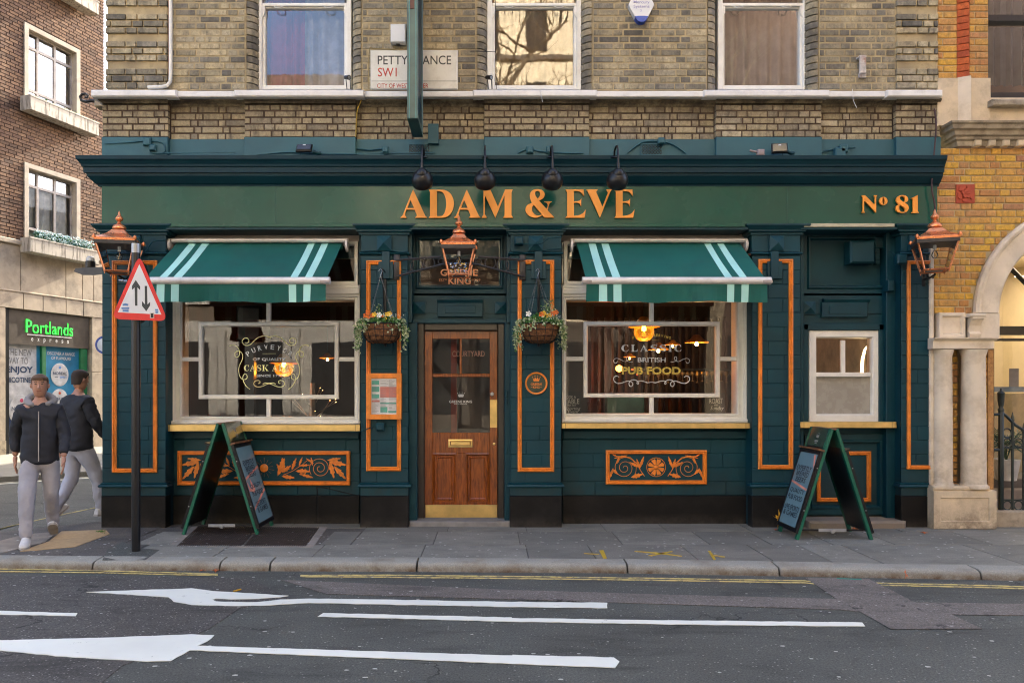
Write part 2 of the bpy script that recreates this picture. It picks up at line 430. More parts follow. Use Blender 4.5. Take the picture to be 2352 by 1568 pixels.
MORT = simple('yellow_mortar', (.44,.35,.205), .95, var=.3, scale=12, bmp=.4, bscale=90, dirt=(.12,.10,.075), dirt_amt=.7, dscale=3)
STOCK = brick_mat('london_stock', [(0,(.18,.165,.14)),(.18,(.46,.39,.25)),(.4,(.64,.53,.33)),(.6,(.52,.45,.31)),(.8,(.29,.265,.215)),(1,(.72,.58,.34))], soot=(.06,.057,.052), sootf=(.43,.66), sscale=1.6)
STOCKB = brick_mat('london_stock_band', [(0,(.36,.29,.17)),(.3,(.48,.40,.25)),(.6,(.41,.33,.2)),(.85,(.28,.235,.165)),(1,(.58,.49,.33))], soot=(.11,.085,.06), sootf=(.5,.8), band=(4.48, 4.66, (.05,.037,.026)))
MORT2 = simple('dark_mortar', (.07,.045,.03), .95, var=.4, scale=12, bmp=.4, bscale=90)
BROWNB = brick_mat('brown_brick', [(0,(.10,.055,.035)),(.25,(.16,.088,.052)),(.5,(.21,.115,.065)),(.8,(.14,.075,.05)),(1,(.27,.155,.09))])
MORT3 = simple('brown_mortar', (.035,.022,.017), .95, var=.3, bmp=.3)
YELB = brick_mat('yellow_brick', [(0,(.55,.25,.09)),(.2,(.68,.36,.09)),(.4,(.78,.45,.07)),(.6,(.60,.30,.13)),(.8,(.80,.48,.07)),(1,(.46,.22,.12))], soot=(.22,.13,.07), sootf=(.55,.85))
MORT4 = simple('cream_mortar', (.50,.40,.25), .95, var=.15, bmp=.3)
REDB = brick_mat('red_rubbed_brick', [(0,(.55,.1,.03)),(.5,(.62,.14,.035)),(1,(.42,.08,.03))])
TERR = simple('terracotta', (.42,.07,.03), .7, var=.2, bmp=.2)
STON = simple('bath_stone', (.64,.52,.36), .85, var=.15, scale=4, bmp=.5, bscale=50, dirt=(.36,.28,.19), dirt_amt=.7, dscale=3.5, foot=(0, .3, (.2,.15,.1)))
STOW = simple('painted_stone', (.70,.60,.47), .75, var=.12, scale=3, bmp=.35, bscale=45, dirt=(.42,.32,.2), dirt_amt=.6, dscale=3.5, foot=(.3, .95, (.40,.32,.22)))
STOD = simple('weathered_stone', (.36,.30,.22), .9, var=.3, scale=6, bmp=.5, bscale=30, dirt=(.1,.085,.065), dirt_amt=.8, dscale=5)
PORT = simple('portland_stone', (.42,.345,.265), .85, var=.15, scale=3, bmp=.3, bscale=25, dirt=(.17,.145,.12), dirt_amt=.7, dscale=2.2)
def streaky(name, col, dirt):
    m, nt, b = base(name, .85)
    c = ramp(nt, noise(nt, 3, 5), [(.3, tuple(q*.85 for q in col)), (.7, col)])
    f = ramp(nt, noise(nt, 6, 4, .7, scaled(nt, (2.2, 2.2, .25))), [(.5, (0,)*3), (.62, (.8,)*3)])
    nt.links.new(mix(nt, f, c, dirt), b.inputs['Base Color']); bump(nt, b, noise(nt, 30, 4), .3, .005); return m
PLANT = streaky('streaked_concrete', (.50,.45,.38), (.12,.1,.08))
ASPH = asphalt('asphalt', (.043,.045,.038), (.122,.124,.108), (.30,.29,.26), .4)
ASPO = asphalt('old_asphalt', (.031,.029,.026), (.122,.112,.099), (.36,.33,.30), .8)
ASPP = asphalt('pink_trench_asphalt', (.092,.080,.070), (.225,.195,.170), (.4,.35,.34), .5)
ASPT = asphalt('tarmac_patch', (.07,.06,.053), (.14,.125,.11), (.2,.18,.17), .3)
def slabmat(name, col):
    m, nt, b = base(name, .8)
    c = ramp(nt, rnd(nt), [(0, tuple(q*.82 for q in col)), (.5, col), (1, tuple(q*1.16 for q in col))])
    c = mix(nt, .7, c, ramp(nt, noise(nt, 70, 5, .85), [(.35, (.5,)*3), (.65, (1.25,)*3)]), 'MULTIPLY')
    c = mix(nt, ramp(nt, noise(nt, 2.6, 9, .75, scaled(nt, (.6, 1.3, 1)), .5), [(.42, (0,)*3), (.7, (.8,)*3)]), c, tuple(q*.45 for q in col))
    v = nt.nodes.new('ShaderNodeTexVoronoi'); v.inputs['Scale'].default_value = 5.5; nt.links.new(pos(nt), v.inputs['Vector'])
    w = nt.nodes.new('ShaderNodeSeparateColor'); nt.links.new(v.outputs['Color'], w.inputs[0])
    f = math_(nt, 'MULTIPLY', math_(nt, 'GREATER_THAN', w.outputs[0], .72), math_(nt, 'LESS_THAN', v.outputs['Distance'], .09))
    c = mix(nt, math_(nt, 'MULTIPLY', f, .55), c, (.42,.38,.35))
    nt.links.new(c, b.inputs['Base Color']); bump(nt, b, noise(nt, 90, 4, .7), .5, .003); return m
SLAB = slabmat('york_stone_slab', (.225,.215,.182))
KERB = simple('granite_kerb', (.29,.28,.24), .8, var=.25, scale=110, bmp=.5, bscale=90, dirt=(.17,.13,.09), dirt_amt=.6, dscale=3.4, foot=(-.07, -.012, (.11,.068,.036)))
BUFF = simple('buff_tactile', (.42,.28,.14), .85, var=.15, scale=25, bmp=.5, bscale=60, dirt=(.2,.14,.08), dirt_amt=.5)
def paint_mat(name, col, thr=.66):
    m, nt, b = base(name, .6)
    c = mix(nt, ramp(nt, noise(nt, 11, 9, .8), [(thr, (0,)*3), (thr+.05, (.75,)*3)]), col, (.12,.11,.11))
    c = mix(nt, ramp(nt, noise(nt, 1.5, 5, .6), [(.4, (0,)*3), (.7, (.3,)*3)]), c, tuple(q*.7 for q in col))
    nt.links.new(c, b.inputs['Base Color']); bump(nt, b, noise(nt, 120, 3), .5, .004); return m
RWHT = paint_mat('road_white', (.79,.79,.70), .62)
RYEL = paint_mat('road_yellow', (.66,.53,.20), .50)
SPRY = paint_mat('spray_yellow', (.55,.36,.03), .55)
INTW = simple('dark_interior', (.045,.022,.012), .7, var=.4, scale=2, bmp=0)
INTR = simple('red_interior', (.16,.02,.008), .7, var=.4, scale=2, bmp=0)
INTG = simple('green_interior', (.02,.07,.05), .6, bmp=0)
# ---------------------------------------------------------------- bricks
def brick_unit(name, w, h, d, ch, mat):
    mb = MB(); a, c = .5, .5; bx, bz = ch/w, ch/h
    v = [(-a+bx,0,-c+bz),(a-bx,0,-c+bz),(a-bx,0,c-bz),(-a+bx,0,c-bz),
         (-a,ch,-c),(a,ch,-c),(a,ch,c),(-a,ch,c),(-a,d,-c),(a,d,-c),(a,d,c),(-a,d,c)]
    mb.add(v, [(0,1,2,3)]+[(j,j+4,(j+1) % 4+4,(j+1) % 4) for j in range(4)]+[(j+4,j+8,(j+1) % 4+8,(j+1) % 4+4) for j in range(4)])
    return mb.mesh(name, mat)
class Bricks:
    def __init__(s, name, mat, h=.065, d=.05, ch=.005):
        s.name, s.mat, s.h, s.d = name, mat, h, d
        s.st = brick_unit(name, .215, h, d, ch, mat); s.hd = brick_unit(name, .1025, h, d, ch, mat)
        s.list = []                                        # (cx, y, cz, w, h)
    def lay(s, x0, x1, z0, z1, y, course=.0752, gap=.013, L=.215, Hd=.1025, flem=True, holes=(), jit=.002, start=0, ragged=0):
        n = int(round((z1-z0)/course)); course = (z1-z0)/max(n, 1)
        for r in range(n):
            za, zb = z0+r*course+gap/2, z0+(r+1)*course-gap/2
            segs = [(x0, x1)]
            for (hx0, hx1, hz0, hz1) in holes:
                if zb > hz0 and za < hz1:
                    ns = []
                    for (a, b) in segs:
                        if hx0 > a and hx0 < b: ns.append((a, hx0))
                        if hx1 > a and hx1 < b: ns.append((hx1, b))
                        if hx1 <= a or hx0 >= b: ns.append((a, b))
                    segs = ns
            for (a, b) in segs:
                x = a; k = (r+start) % 2
                if not flem and k: x = a-L/2
                if flem and k: x = a-Hd*.5+random.uniform(-.01, .01)
                i = 0
                while x < b-.01:
                    w = (L if (not flem or (i+k) % 2 == 0) else Hd)*random.uniform(.96, 1.03)
                    xa, xb = max(x, a), min(x+w, b)
                    if b-xb < .03: xb = b
                    if xb-xa > .025:
                        s.list.append(((xa+xb)/2, y+random.uniform(-jit, jit), (za+zb)/2, xb-xa-(0 if xb < b else 0), zb-za))
                    x = xb+gap if xb > a else x+w+gap
                    i += 1
        return s
    def emit(s, parent, n=300, key=None, joined='brickwork'):
        ls = sorted(s.list, key=key) if key else s.list
        for (cx, y, cz, w, h) in ls[:n]:
            big = w > .15
            o = bpy.data.objects.new(s.name, s.st if big else s.hd); C.objects.link(o); o.parent = parent
            base_ = -Vector(parent.location) if (parent.get('_w') and parent.parent is None) else Vector((0,0,0))
            o.location = base_+Vector((cx, y, cz)); o.scale = (w, 1, h)
            o.rotation_euler = (random.uniform(-.012, .012), random.uniform(-.004, .004), random.uniform(-.008, .008))
        rest = ls[n:]
        if rest:
            mb = MB()
            for (cx, y, cz, w, h) in rest:
                mb.box(cx-w/2, cx+w/2, y, y+s.d, cz-h/2, cz+h/2)
                k = len(mb.v)-8                              # tiny chamfer by pulling the front face in
                for j in (0, 1, 4, 5):
                    vx, vy, vz = mb.v[k+j]
                    mb.v[k+j] = (vx+(.004 if vx < cx else -.004), vy-.0, vz+(.004 if vz < cz else -.004))
            tag(mb.obj(joined, s.mat, parent), kind='stuff')
# ---------------------------------------------------------------- ground, roads, pavements
RZ = -.08
g = MB(); g.poly([(-90,-90,-.30),(90,-90,-.30),(90,90,-.30),(-90,90,-.30)])
tag(g.obj('ground', ASPH), kind='structure')
kline = [(-14, -1.30), (-5.6, -1.40), (-3.52, -1.52), (-1.0, -1.56), (1.21, -1.63), (4.43, -1.89), (14, -2.80)]     # back edge of the kerb
def ky(x):
    for (a, b) in zip(kline, kline[1:]):
        if x <= b[0]: return a[1]+(b[1]-a[1])*(x-a[0])/(b[0]-a[0])
    return kline[-1][1]
road = MB(); road.poly([(-40,-16.5,RZ),(40,-16.5,RZ),(40,ky(14)-3,RZ),(14,ky(14),RZ),(4.4,ky(4.4)-.02,RZ),(1.2,ky(1.2)-.02,RZ),(-3.5,ky(-3.5)-.02,RZ),(-14,ky(-14),RZ),(-40,-1.3,RZ)])
road = tag(road.obj('road', ASPH), kind='structure')
side = MB(); side.poly([(-40,-1.32,-.062),(-5.2,-1.32,-.062),(-3.9,-.0,-.062),(-3.9,30,-.062),(-40,30,-.062)])
side = tag(side.obj('side_road', ASPH), kind='structure')
c6 = lambda x, y: GS(x/1.8816, y/1.8816+1300, RZ+.004)
c7 = lambda x, y: GS(x/1.8816+1250, y/1.8816+1300, RZ+.004)
def up(p, d): return (p[0], p[1], p[2]+d)
def patch(name, pts, mat, d=0., parent=road, t=.003, label=None):
    o = MB().slab([up(p, d) for p in pts], t).obj(name, mat, parent)
    if label: o['label'] = label
    return o
patch('asphalt_patch', [c6(-2300,192), c6(330,196), c6(1150,208), c6(1330,300), c6(1100,345), c6(960,440), c6(560,610), c6(450,700), c6(330,900), c6(-2300,900)], ASPO, label='older, coarser and browner asphalt')
patch('trench_patch', [c6(1290,215), c6(2352,262), c7(700,283), c7(1490,303), c7(1345,205), c7(1640,212), c7(1850,318), c7(2900,335), c7(2900,385), c7(2020,375), c7(2160,440), c7(1740,441), c7(1600,362), c7(1500,352), c7(0,305), c6(1500,280)], ASPP, .0015, label='pinkish strip of reinstated asphalt')
def wob(pts, amp=.006, step=.06):
    out = []
    for a, b in zip(pts, pts[1:]+pts[:1]):
        a_, b_ = Vector(a), Vector(b); n = max(1, int((b_-a_).length/step))
        for i in range(n):
            p = a_.lerp(b_, i/n)
            out.append((p.x+random.uniform(-amp, amp), p.y+random.uniform(-amp, amp), p.z))
    return out
def mark(pts, mat=RWHT, name='road_marking', d=.004, t=.004, amp=.006): return patch(name, wob(pts, amp), mat, d, t=t)
mark([c6(400,272),c6(880,256),c6(980,268),c6(1325,290),c6(1290,296),c6(1190,303),c6(1060,306),c6(990,303),c6(978,308),c6(990,317),c6(1180,320),c6(1290,308),c6(1420,304),c6(1600,305),c7(0,318),c7(440,322),c7(438,347),c7(0,341),c6(1600,326),c6(1420,322),c6(1200,336),c6(960,334),c6(880,331),c6(800,316),c6(772,296)])
mark([c6(1463,385),c6(1488,370),c6(2352,390),c7(0,393),c7(900,405),c7(1610,413),c7(1626,430),c7(900,424),c7(0,408)])
mark([c6(-600,350),c6(0,360),c6(356,370),c6(345,382),c6(0,375),c6(-600,365)])
mark([c6(-1000,520),c6(0,495),c6(500,482),c6(880,468),c6(987,471),c6(950,500),c6(905,520),c6(2352,565),c7(0,562),c7(470,574),c7(492,592),c7(475,621),c7(0,602),c6(1500,566),c6(872,540),c6(785,590),c6(670,591),c6(300,570),c6(0,540)], amp=.004)
def line(pts, w, mat, amp=.004, z=RZ):
    a = []; b = []
    for i, p in enumerate(pts):
        a.append((p[0], p[1]+w/2, p[2])); b.append((p[0], p[1]-w/2, p[2]))
    return mark(a+b[::-1], mat, 'yellow_line', .001, .004, amp)
for off in (0, 9):
    line([up(c6(-1500,158+off*1.3),.003),up(c6(0,166+off*1.3),.003),up(c6(450,174+off),.003),up(c6(740,182+off),.003),up(c6(1000,190+off*.6),.003)], .026, RYEL)
    line([c6(1380,194+off*.6),c6(1760,193+off),c6(2352,199+off),c7(700,208+off),c7(1345,219+off),c7(1420,228+off),c7(1700,230+off),c7(2150,240+off),c7(2352,246+off),c7(3500,290+off)], .026, RYEL)
# far side-street kerb and lines
fk = [(-40, G(0,1099)[1]-1.0), (G(-400,1106)[0], G(-400,1106)[1]), (G(0,1099)[0], G(0,1099)[1]), (G(235,1084)[0], G(235,1084)[1]), (G(330,1078)[0], G(330,1078)[1])]
fp = MB(); fp.slab([(p[0], p[1], .03) for p in fk]+[(-2, 30, .03), (-40, 30, .03)], .12)
fp = tag(fp.obj('far_pavement', SLAB), kind='structure')
for dy in (.16, .38):
    line([(p[0], p[1]-dy, -.058) for p in fk[:4]], .07, simple('pale_line', (.5,.46,.34), .7, bmp=.1) if dy == .16 else RWHT).parent = side
for dx in (0, .11):
    ps = [G(-300,1298,-.058), G(0,1213,-.058), G(120,1186,-.058), G(245,1160,-.058)]
    line([(p[0], p[1]+dx*1.0-.02, p[2]) for p in ps], .065, RYEL).parent = side
# pavement: bed, slabs, kerb stones
bed = MB(); bed.poly([(-4.27-.35,.3,-.006),(-5.6,-.62,-.006),(-7.5,-1.2,-.006),(-14,-1.3,-.006)]+[(x, ky(x), -.006) for x in (-5.6,-3.5,-1,1.2,4.4,14)]+[(14,.6,-.006),(-4.2,.6,-.006)])
pave = tag(bed.obj('pavement', ASPT), kind='structure')
rows = [(.34, -.27), (-.27, -.98), (-.98, None)]
joints = [[-3.0,-2.2,-1.35,-.45,.4,1.25,1.9,2.8,3.6,4.4,5.3,6.2,7.1,8.0,9.5],
          [-3.55,-1.35,-.55,.3,1.3,2.15,2.75,3.35,3.95,4.9,5.9,6.8,8.2,9.5],
          [-3.3,-2.5,-1.6,-.62,.35,.95,1.85,2.5,3.0,3.42,4.6,5.5,6.4,7.5,9.5]]
gr = [GS(430.6,1332.6), GS(483.7,1283.7), GS(779.6,1287), GS(747,1332.6)]
for (ya, yb), js in zip(rows, joints):
    for i in range(len(js)-1):
        a, b = js[i]+.005, js[i+1]-.005
        sk1, sk0 = random.uniform(-.05, .05), random.uniform(-.05, .05)
        y1 = ya-.005; q0 = (yb if yb is not None else ky(a)); q1 = (yb if yb is not None else ky(b))
        cut = ya < .3 and ya > -.9 and b > gr[0][0]-.02 and a < gr[2][0]+.02
        if yb == -.98 and cut: continue
        if ya == .34 and b > gr[1][0]-.1 and a < gr[2][0]+.1: y1, q0, q1 = .33, -.06, -.06
        z = random.uniform(-.0015, .0015)
        MB().slab([(a,q0+.005,z),(b,q1+.005,z+random.uniform(-.001,.001)),(b,y1,z),(a,y1,z)], .03).obj('paving_slab', SLAB, pave)
for (a, b) in ((gr[0][0]-.45, gr[0][0]-.06), (gr[3][0]+.12, -1.36)):
    MB().slab([(a,-.975,0),(b,-.975,0),(b,-.275,0),(a,-.275,0)], .03).obj('paving_slab', SLAB, pave)
gt = MB(); gm = MB()
fz = .004
def lerp(a, b, t): return tuple(a[i]+(b[i]-a[i])*t for i in range(3))
gm.slab([up(lerp(gr[0], gr[1], 0), fz-.012), up(gr[3], fz-.012), up(gr[2], fz-.012), up(gr[1], fz-.012)], .02)
grate = gm.obj('cellar_grate', simple('rusty_grate', (.07,.052,.042), .6, metal=.3, var=.4, scale=12, bmp=.4), pave)
n = 60
for k in range(n):
    if k == 30: continue
    a, b = lerp(gr[0], gr[3], (k+.18)/n), lerp(gr[0], gr[3], (k+.75)/n); c_, d_ = lerp(gr[1], gr[2], (k+.75)/n), lerp(gr[1], gr[2], (k+.18)/n)
    gt.slab([up(a, fz), up(b, fz), up(c_, fz), up(d_, fz)], .012)
tag(gt.obj('grate_bar', grate.data.materials[0], grate), kind='stuff')
gt = MB(); w = .06
o_ = [(gr[0][0]-.07,gr[0][1]-.05,.001),(gr[3][0]+.08,gr[3][1]-.05,.001),(gr[2][0]+.08,gr[2][1]+.05,.001),(gr[1][0]-.07,gr[1][1]+.05,.001)]
i_ = [up(gr[0],.001),up(gr[3],.001),up(gr[2],.001),up(gr[1],.001)]
for j in range(4):
    gt.slab([o_[j], o_[(j+1) % 4], i_[(j+1) % 4], i_[j]], .02)
gt.obj('grate_surround', simple('concrete_surround', (.24,.21,.18), .85, bmp=.3), pave)
patch('tarmac_patch', [GS(250,1366,.002),GS(262,1340,.002),GS(300,1322,.002),GS(352,1338,.002),GS(390,1341,.002),GS(355,1366,.002)], ASPH, parent=pave)
# worn tarmac left of the slabs and the buff tactile paving
patch('tarmac_patch', [(-9,-1.34,-.001),(-5.6,-1.39,-.001),(-3.33,-1.5,-.001),(-3.33,-.985,-.001),(-3.6,-.98,-.001),(-3.6,.3,-.001),(-4.3,.3,-.001),(-4.62,.0,-.001),(-5.0,-.25,-.001),(-6.2,-1.0,-.001)], ASPT, parent=pave)
bt = [(-20,1390),(200,1340),(100,1353),(45,1347),(185,1334),(270,1302),(262,1292),(140,1296),(60,1310),(-30,1345)]
tb = MB(); tb.slab([GS(48,1345,.004),GS(185,1333,.004),GS(268,1302,.004),GS(258,1292,.004),GS(150,1296,.004),GS(120,1320,.004)], .01)
tb.obj('tactile_paving', BUFF, pave)
tb = MB(); tb.slab([GS(-60,1362,.003),GS(20,1345,.003),GS(110,1322,.003),GS(140,1297,.003),GS(60,1303,.003),GS(-60,1335,.003)], .01)
tb.obj('tactile_paving', simple('worn_concrete', (.23,.19,.15), .85, bmp=.4, bscale=90), pave)
# kerb stones
kj = [(-6.4), -5.2, (228-1195)/1887*6.8, (484-1195)/1887*6.8+.2, (658-1195)/1887*6.75, (1018-1195)/1887*6.75, (1531-1195)/1887*6.7, (1895-1195)/1887*6.65, (2385-1195)/1887*6.5, 5.6, 6.9, 8.2]
kj = sorted(kj)
for a, b in zip(kj, kj[1:]):
    a += .008; b -= .008; ya, yb = ky(a), ky(b); dz = -.02 if b < -4 else 0.
    if b < -4.5: dz = -.04
    prof = [(-.001, .003), (.14, .002), (.165, -.004), (.185, -.018), (.195, -.045), (.202, -.12), (-.001, -.12)]
    mb = MB(); n = len(prof); m_ = 5; v = []
    for i in range(m_+1):
        x = a+(b-a)*i/m_; y = ya+(yb-ya)*i/m_; e = .008 if i in (0, m_) else 0
        v += [(x, y-p, z+dz-(e if 0 < j < 5 else 0)+random.uniform(-.003, .003)) for j, (p, z) in enumerate(prof)]
    f = [(i*n+j, i*n+(j+1) % n, (i+1)*n+(j+1) % n, (i+1)*n+j) for i in range(m_) for j in range(n)]
    f += [tuple(range(n)), tuple(m_*n+j for j in range(n-1, -1, -1))]
    sharp(mb.add(v, f).obj('kerb_stone', KERB, pave), 50)
for poly in ([(400,80),(420,78),(436,116),(420,118)],[(330,92),(400,96),(400,99),(330,95)],[(565,82),(700,92),(782,105),(778,108),(690,97),(562,85)],[(625,103),(735,82),(738,86),(640,106)],[(900,82),(912,82),(938,122),(926,124)],[(915,100),(980,108),(975,112),(920,104)]):
    patch('paint_mark', [up(c7(x, y), 0) if 0 else GS(x/1.8816+1250, y/1.8816+1300, .004) for x, y in poly], SPRY, parent=pave, t=.002)
opp = MB(); opp.box(-40, 40, -21, -16.5, -.3, .05)
tag(opp.obj('opposite_pavement', SLAB), kind='structure')

# ---------------------------------------------------------------- the pub
XL, XR = X_(233), X_(2157)
pub = thing('pub_building', (0, 0, 0), 'dark teal corner pub with orange trim and grey brick upper storeys', 'pub')
FZ = -.12
BY = .24          # depth of the recessed bays behind the pilaster faces
blk = [0]
BLOCK = {}
def block_wall(parent, p0, p1, q0, q1, Y, course=.151, L=.34, mat=TEAL, proud=.006, start=0):
    x0, x1, z0, z1 = X_(p0, Y), X_(p1, Y), Z_(q1, Y), Z_(q0, Y)
    MB().box(x0+.001, x1-.001, Y, Y+.06, z0, z1).obj('wall_core', mat, parent)
    n = max(1, round((z1-z0)/course)); c = (z1-z0)/n
    for r in range(n):
        za, zb = z0+r*c+.0022, z0+(r+1)*c-.0022
        x = x0+.001; k = (r+start) % 2; first = True
        while x < x1-.02:
            w = (L*.5 if (k and first) else L)*random.uniform(.95, 1.05); first = False
            e = min(x+w, x1-.001)
            if x1-e < .06: e = x1-.001
            key = (round(e-x, 2), round(zb-za, 3), mat.name)
            if key not in BLOCK:
                BLOCK[key] = MB().box(0, e-x, -proud, .02, 0, zb-za, 0, .004).mesh('painted_block', mat)
            o = link('painted_block', BLOCK[key], parent, (x, Y+random.uniform(-.0016, .0016), za))
            x = e+.0035
def orange_frame(parent, p0, p1, q0, q1, Y, w=.046, name='orange_moulding', mat=ORAN):
    pr = [(0, Y+.002), (0, Y-.022), (w*.3, Y-.03), (w*.42, Y-.018), (w*.6, Y-.018), (w*.75, Y-.026), (w, Y-.012), (w, Y+.002)]
    return MB().vring(p0, p1, q0, q1, Y-.02, pr).obj(name, mat, parent)
def pyramid(mb, p0, p1, q0, q1, Y, t=.045, f=.028):
    x0, x1, z0, z1 = X_(p0, Y), X_(p1, Y), Z_(q1, Y), Z_(q0, Y); cx, cz = (x0+x1)/2, (z0+z1)/2
    mb.box(x0, x1, Y-f, Y+.001, z0, z1)
    mb.add([(x0+.004,Y-f,z0+.004),(x1-.004,Y-f,z0+.004),(x1-.004,Y-f,z1-.004),(x0+.004,Y-f,z1-.004),(cx,Y-f-t,cz)], [(0,1,4),(1,2,4),(2,3,4),(3,0,4)])
def pilaster(p0, p1, fr, q_base=1212, strap=None, right_open=False):
    core = MB().vbox(p0+1, p1-1, 528, q_base, .012, .34)
    pil = core.obj('pilaster', TEAL, pub)
    x0, x1 = X_(p0), X_(p1)
    block_wall(pil, p0, p1, 588, 1108, 0, start=random.randint(0, 1))
    # base
    MB().box(x0-.004, x1+.004, -.014, .1, Z_(1138), Z_(1118), bv=.006).obj('base_block', TEAL, pil)
    z = Z_(1118)
    MB().mould([(0,z),(.03,z),(.034,z+.012),(.026,z+.026),(.012,z+.03),(.016,z+.04),(0,z+.05)], x0, x1, -.004, .1, True, True).obj('base_moulding', TEAL2, pil)
    MB().box(x0-.006, x1+.006, -.018, .12, Z_(q_base), Z_(1138)-.002, bv=.008).obj('plinth', PLIN, pil)
    # capital
    z = Z_(540); zt = Z_(517)
    h = zt-z
    MB().mould([(0,z),(.018,z),(.02,z+h*.2),(.045,z+h*.32),(.045,z+h*.45),(.06,z+h*.6),(.085,z+h*.85),(.085,z+h),(0,z+h)], x0, x1, -.0, .2, True, True).obj('capital', TEAL2, pil)
    z = Z_(585)
    MB().mould([(0,z),(.014,z),(.024,z+.012),(.014,z+.026),(0,z+.028)], x0, x1, -.004, .1, True, True).obj('astragal', TEAL2, pil)
    MB().vbox(p0+.5, p1-.5, 541, 578, -.004, .1).obj('frieze', TEAL, pil)
    m = (p0+p1)/2; mb = MB(); pyramid(mb, m-17, m+17, 542, 577, -.006); mb.obj('pyramid_block', TEAL, pil)
    if fr:
        orange_frame(pil, *fr, -.004)
    if strap:
        mb = MB(); mb.vbox(strap-9, strap+9, 577, 640, -.05, 0, bv=.004); mb.vbox(strap-17, strap+17, 600, 640, -.032, 0, bv=.003)
        mb.obj('timber_strap', TEAL2, pil)
    return pil
P1 = pilaster(235, 381, (257,360,598,1085))
P2 = pilaster(829, 937, (841,921,598,1081), strap=886)
P3 = pilaster(1172, 1289, (1189,1273,597,1083), strap=1237)
P4 = pilaster(1727, 1838, (1742,1822,595,1077), strap=1780)
P5 = pilaster(2069, 2136, None)
mb = MB(); pr = [(0,-.002),(0,-.026),(.013,-.034),(.018,-.022),(.026,-.022),(.032,-.03),(.042,-.016),(.042,-.002)]
x0, z0, z1, x1 = X_(2084,-.02), Z_(1077,-.02), Z_(598,-.02), X_(2137,-.02)
v = []
for t, y in pr: v += [(x1,y,z0+t),(x0+t,y,z0+t),(x0+t,y,z1-t),(x1,y,z1-t)]
f = [(i*4+j, i*4+j+1, (i+1)*4+j+1, (i+1)*4+j) for i in range(len(pr)-1) for j in range(3)]
mb.add(v, f).obj('orange_moulding', ORAN, P5)

# building body: side walls, rear, roof, floors, upper storeys out of frame
body = MB()
body.box(XL+.02, XL+.25, .35, 8, FZ, 12); body.box(XL+.25, XR-.25, 7.75, 8, FZ, 12); body.box(XR-.25, XR-.02, .35, 8, FZ, 12)
body.box(XL+.02, XR-.02, .2, 8.01, 12, 12.2)
body.box(XL+.1, XR-.1, .12, .36, 6.35, 12)
body = body.objs('main_wall', simple('stock_brick_far', (.3,.25,.17), .9, var=.35, scale=4, bmp=.2), pub)
MB().box(XL+.25, XR-.25, .35, 7.75, 4.1, 4.2).box(XL+.25, XR-.25, .35, 7.75, -.1, .02).objs('floor_slab', INTW, pub)
rear = MB(); rear.box(XL+.02, XR+5, 8.02, 22, FZ, 7.5); rear.obj('rear_wing', body.data.materials[0], pub)

# fascia and cornice
zf0, zf1 = Z_(518,-.04), Z_(426,-.04)
fas = MB(); fas.box(XL+.02, XR-.04, -.04, .33, zf0, zf1+.03, bv=.004); fas = fas.obj('fascia', FASC, pub)
MB().box(XL+.02, XR-.04, .33, .36, zf0-.3, 4.15).obj('lintel', TEAL2, pub)
jb = MB()
for p in (632, 1305, 1808): jb.vbox(p-.6, p+.6, 430, 514, -.043, -.04)
jb.objs('fascia_joint', simple('joint_filler', (.02,.1,.08), .5, bmp=0), fas)
zt = Z_(357, -.2); z = lambda q, p: H+(YH-q)/F*(D-p)
cor = [(0, z(428,.04)), (.045, z(428,.045)), (.05, z(424,.05)), (.07, z(421,.07)), (.125, z(404,.125)), (.13, z(397,.13)), (.15, z(396,.15)), (.152, z(384,.152)), (.165, z(382,.165)), (.17, z(377,.17)), (.19, z(369,.19)), (.205, z(365,.205)), (.208, zt), (.0, zt+.01)]
MB().mould(cor, XL+.03, XR-.03, 0, 6, True, False).obj('cornice', CORN, pub)
bays = [(387,812), (947,1164), (1297,1712), (1847,2055)]
for (a, b) in bays:
    m_ = MB(); m_.vbox(a, b, 513, 521, -.075, -.04, bv=.002); m_.obj('drip_moulding', FASC if a < 1800 else simple('drip_reflection', (.45,.42,.3), .4), pub)  # last drip has its cream-gold reflection put into the colour
    MB().vbox(a-6, b+6, 521, 527, -.06, .34).obj('bay_soffit', TEAL2, pub)
# painted band above the cornice with its cables, vents
piers = [(237,388), (563,818), (1112,1353), (1643,1885), (2055,2157)]
rec = [(388,563), (818,1112), (1353,1643), (1885,2055)]
def zz(q, Y=0.): return Z_(q, Y)
bd = MB()
for (a, b) in piers: bd.box(X_(a), X_(b), -.035, .3, zz(362), zz(317), bv=.004)
bd.objs('painted_band', BAND, pub)
bd = MB()
for (a, b) in rec: bd.box(X_(a), X_(b), .02, .3, zz(362), zz(319))
bd.objs('painted_band', BAND, pub)
def vent(px, w=23, q0=332, q1=354):
    Y = .016
    v_ = MB().vbox(px-w, px+w, q0, q1, Y-.004, Y+.02).obj('vent', BLAK, pub)
    m_ = MB(); x0, x1, z0, z1 = X_(px-w), X_(px+w), zz(q1), zz(q0); n = 7
    m_.ring(x0-.012, x1+.012, z0-.012, z1+.012, [(0,Y),(0,Y-.012),(.012,Y-.012),(.012,Y)])
    st = (x1-x0)/n
    for i in range(-3, n+1):
        for sgn in (1, -1):
            pts = []
            for t in [j/12 for j in range(13)]:
                xx = x0+i*st+t*(z1-z0) if sgn > 0 else x0+i*st+(1-t)*(z1-z0); zc = z0+t*(z1-z0)
                if x0 <= xx <= x1: pts.append((xx, Y-.007+(.001 if sgn > 0 else 0), zc))
            if len(pts) > 1: m_.tube([pts[0], pts[-1]], .0035, 4)
    m_.obj('lattice', BAND, v_)
vent(963); vent(1497)
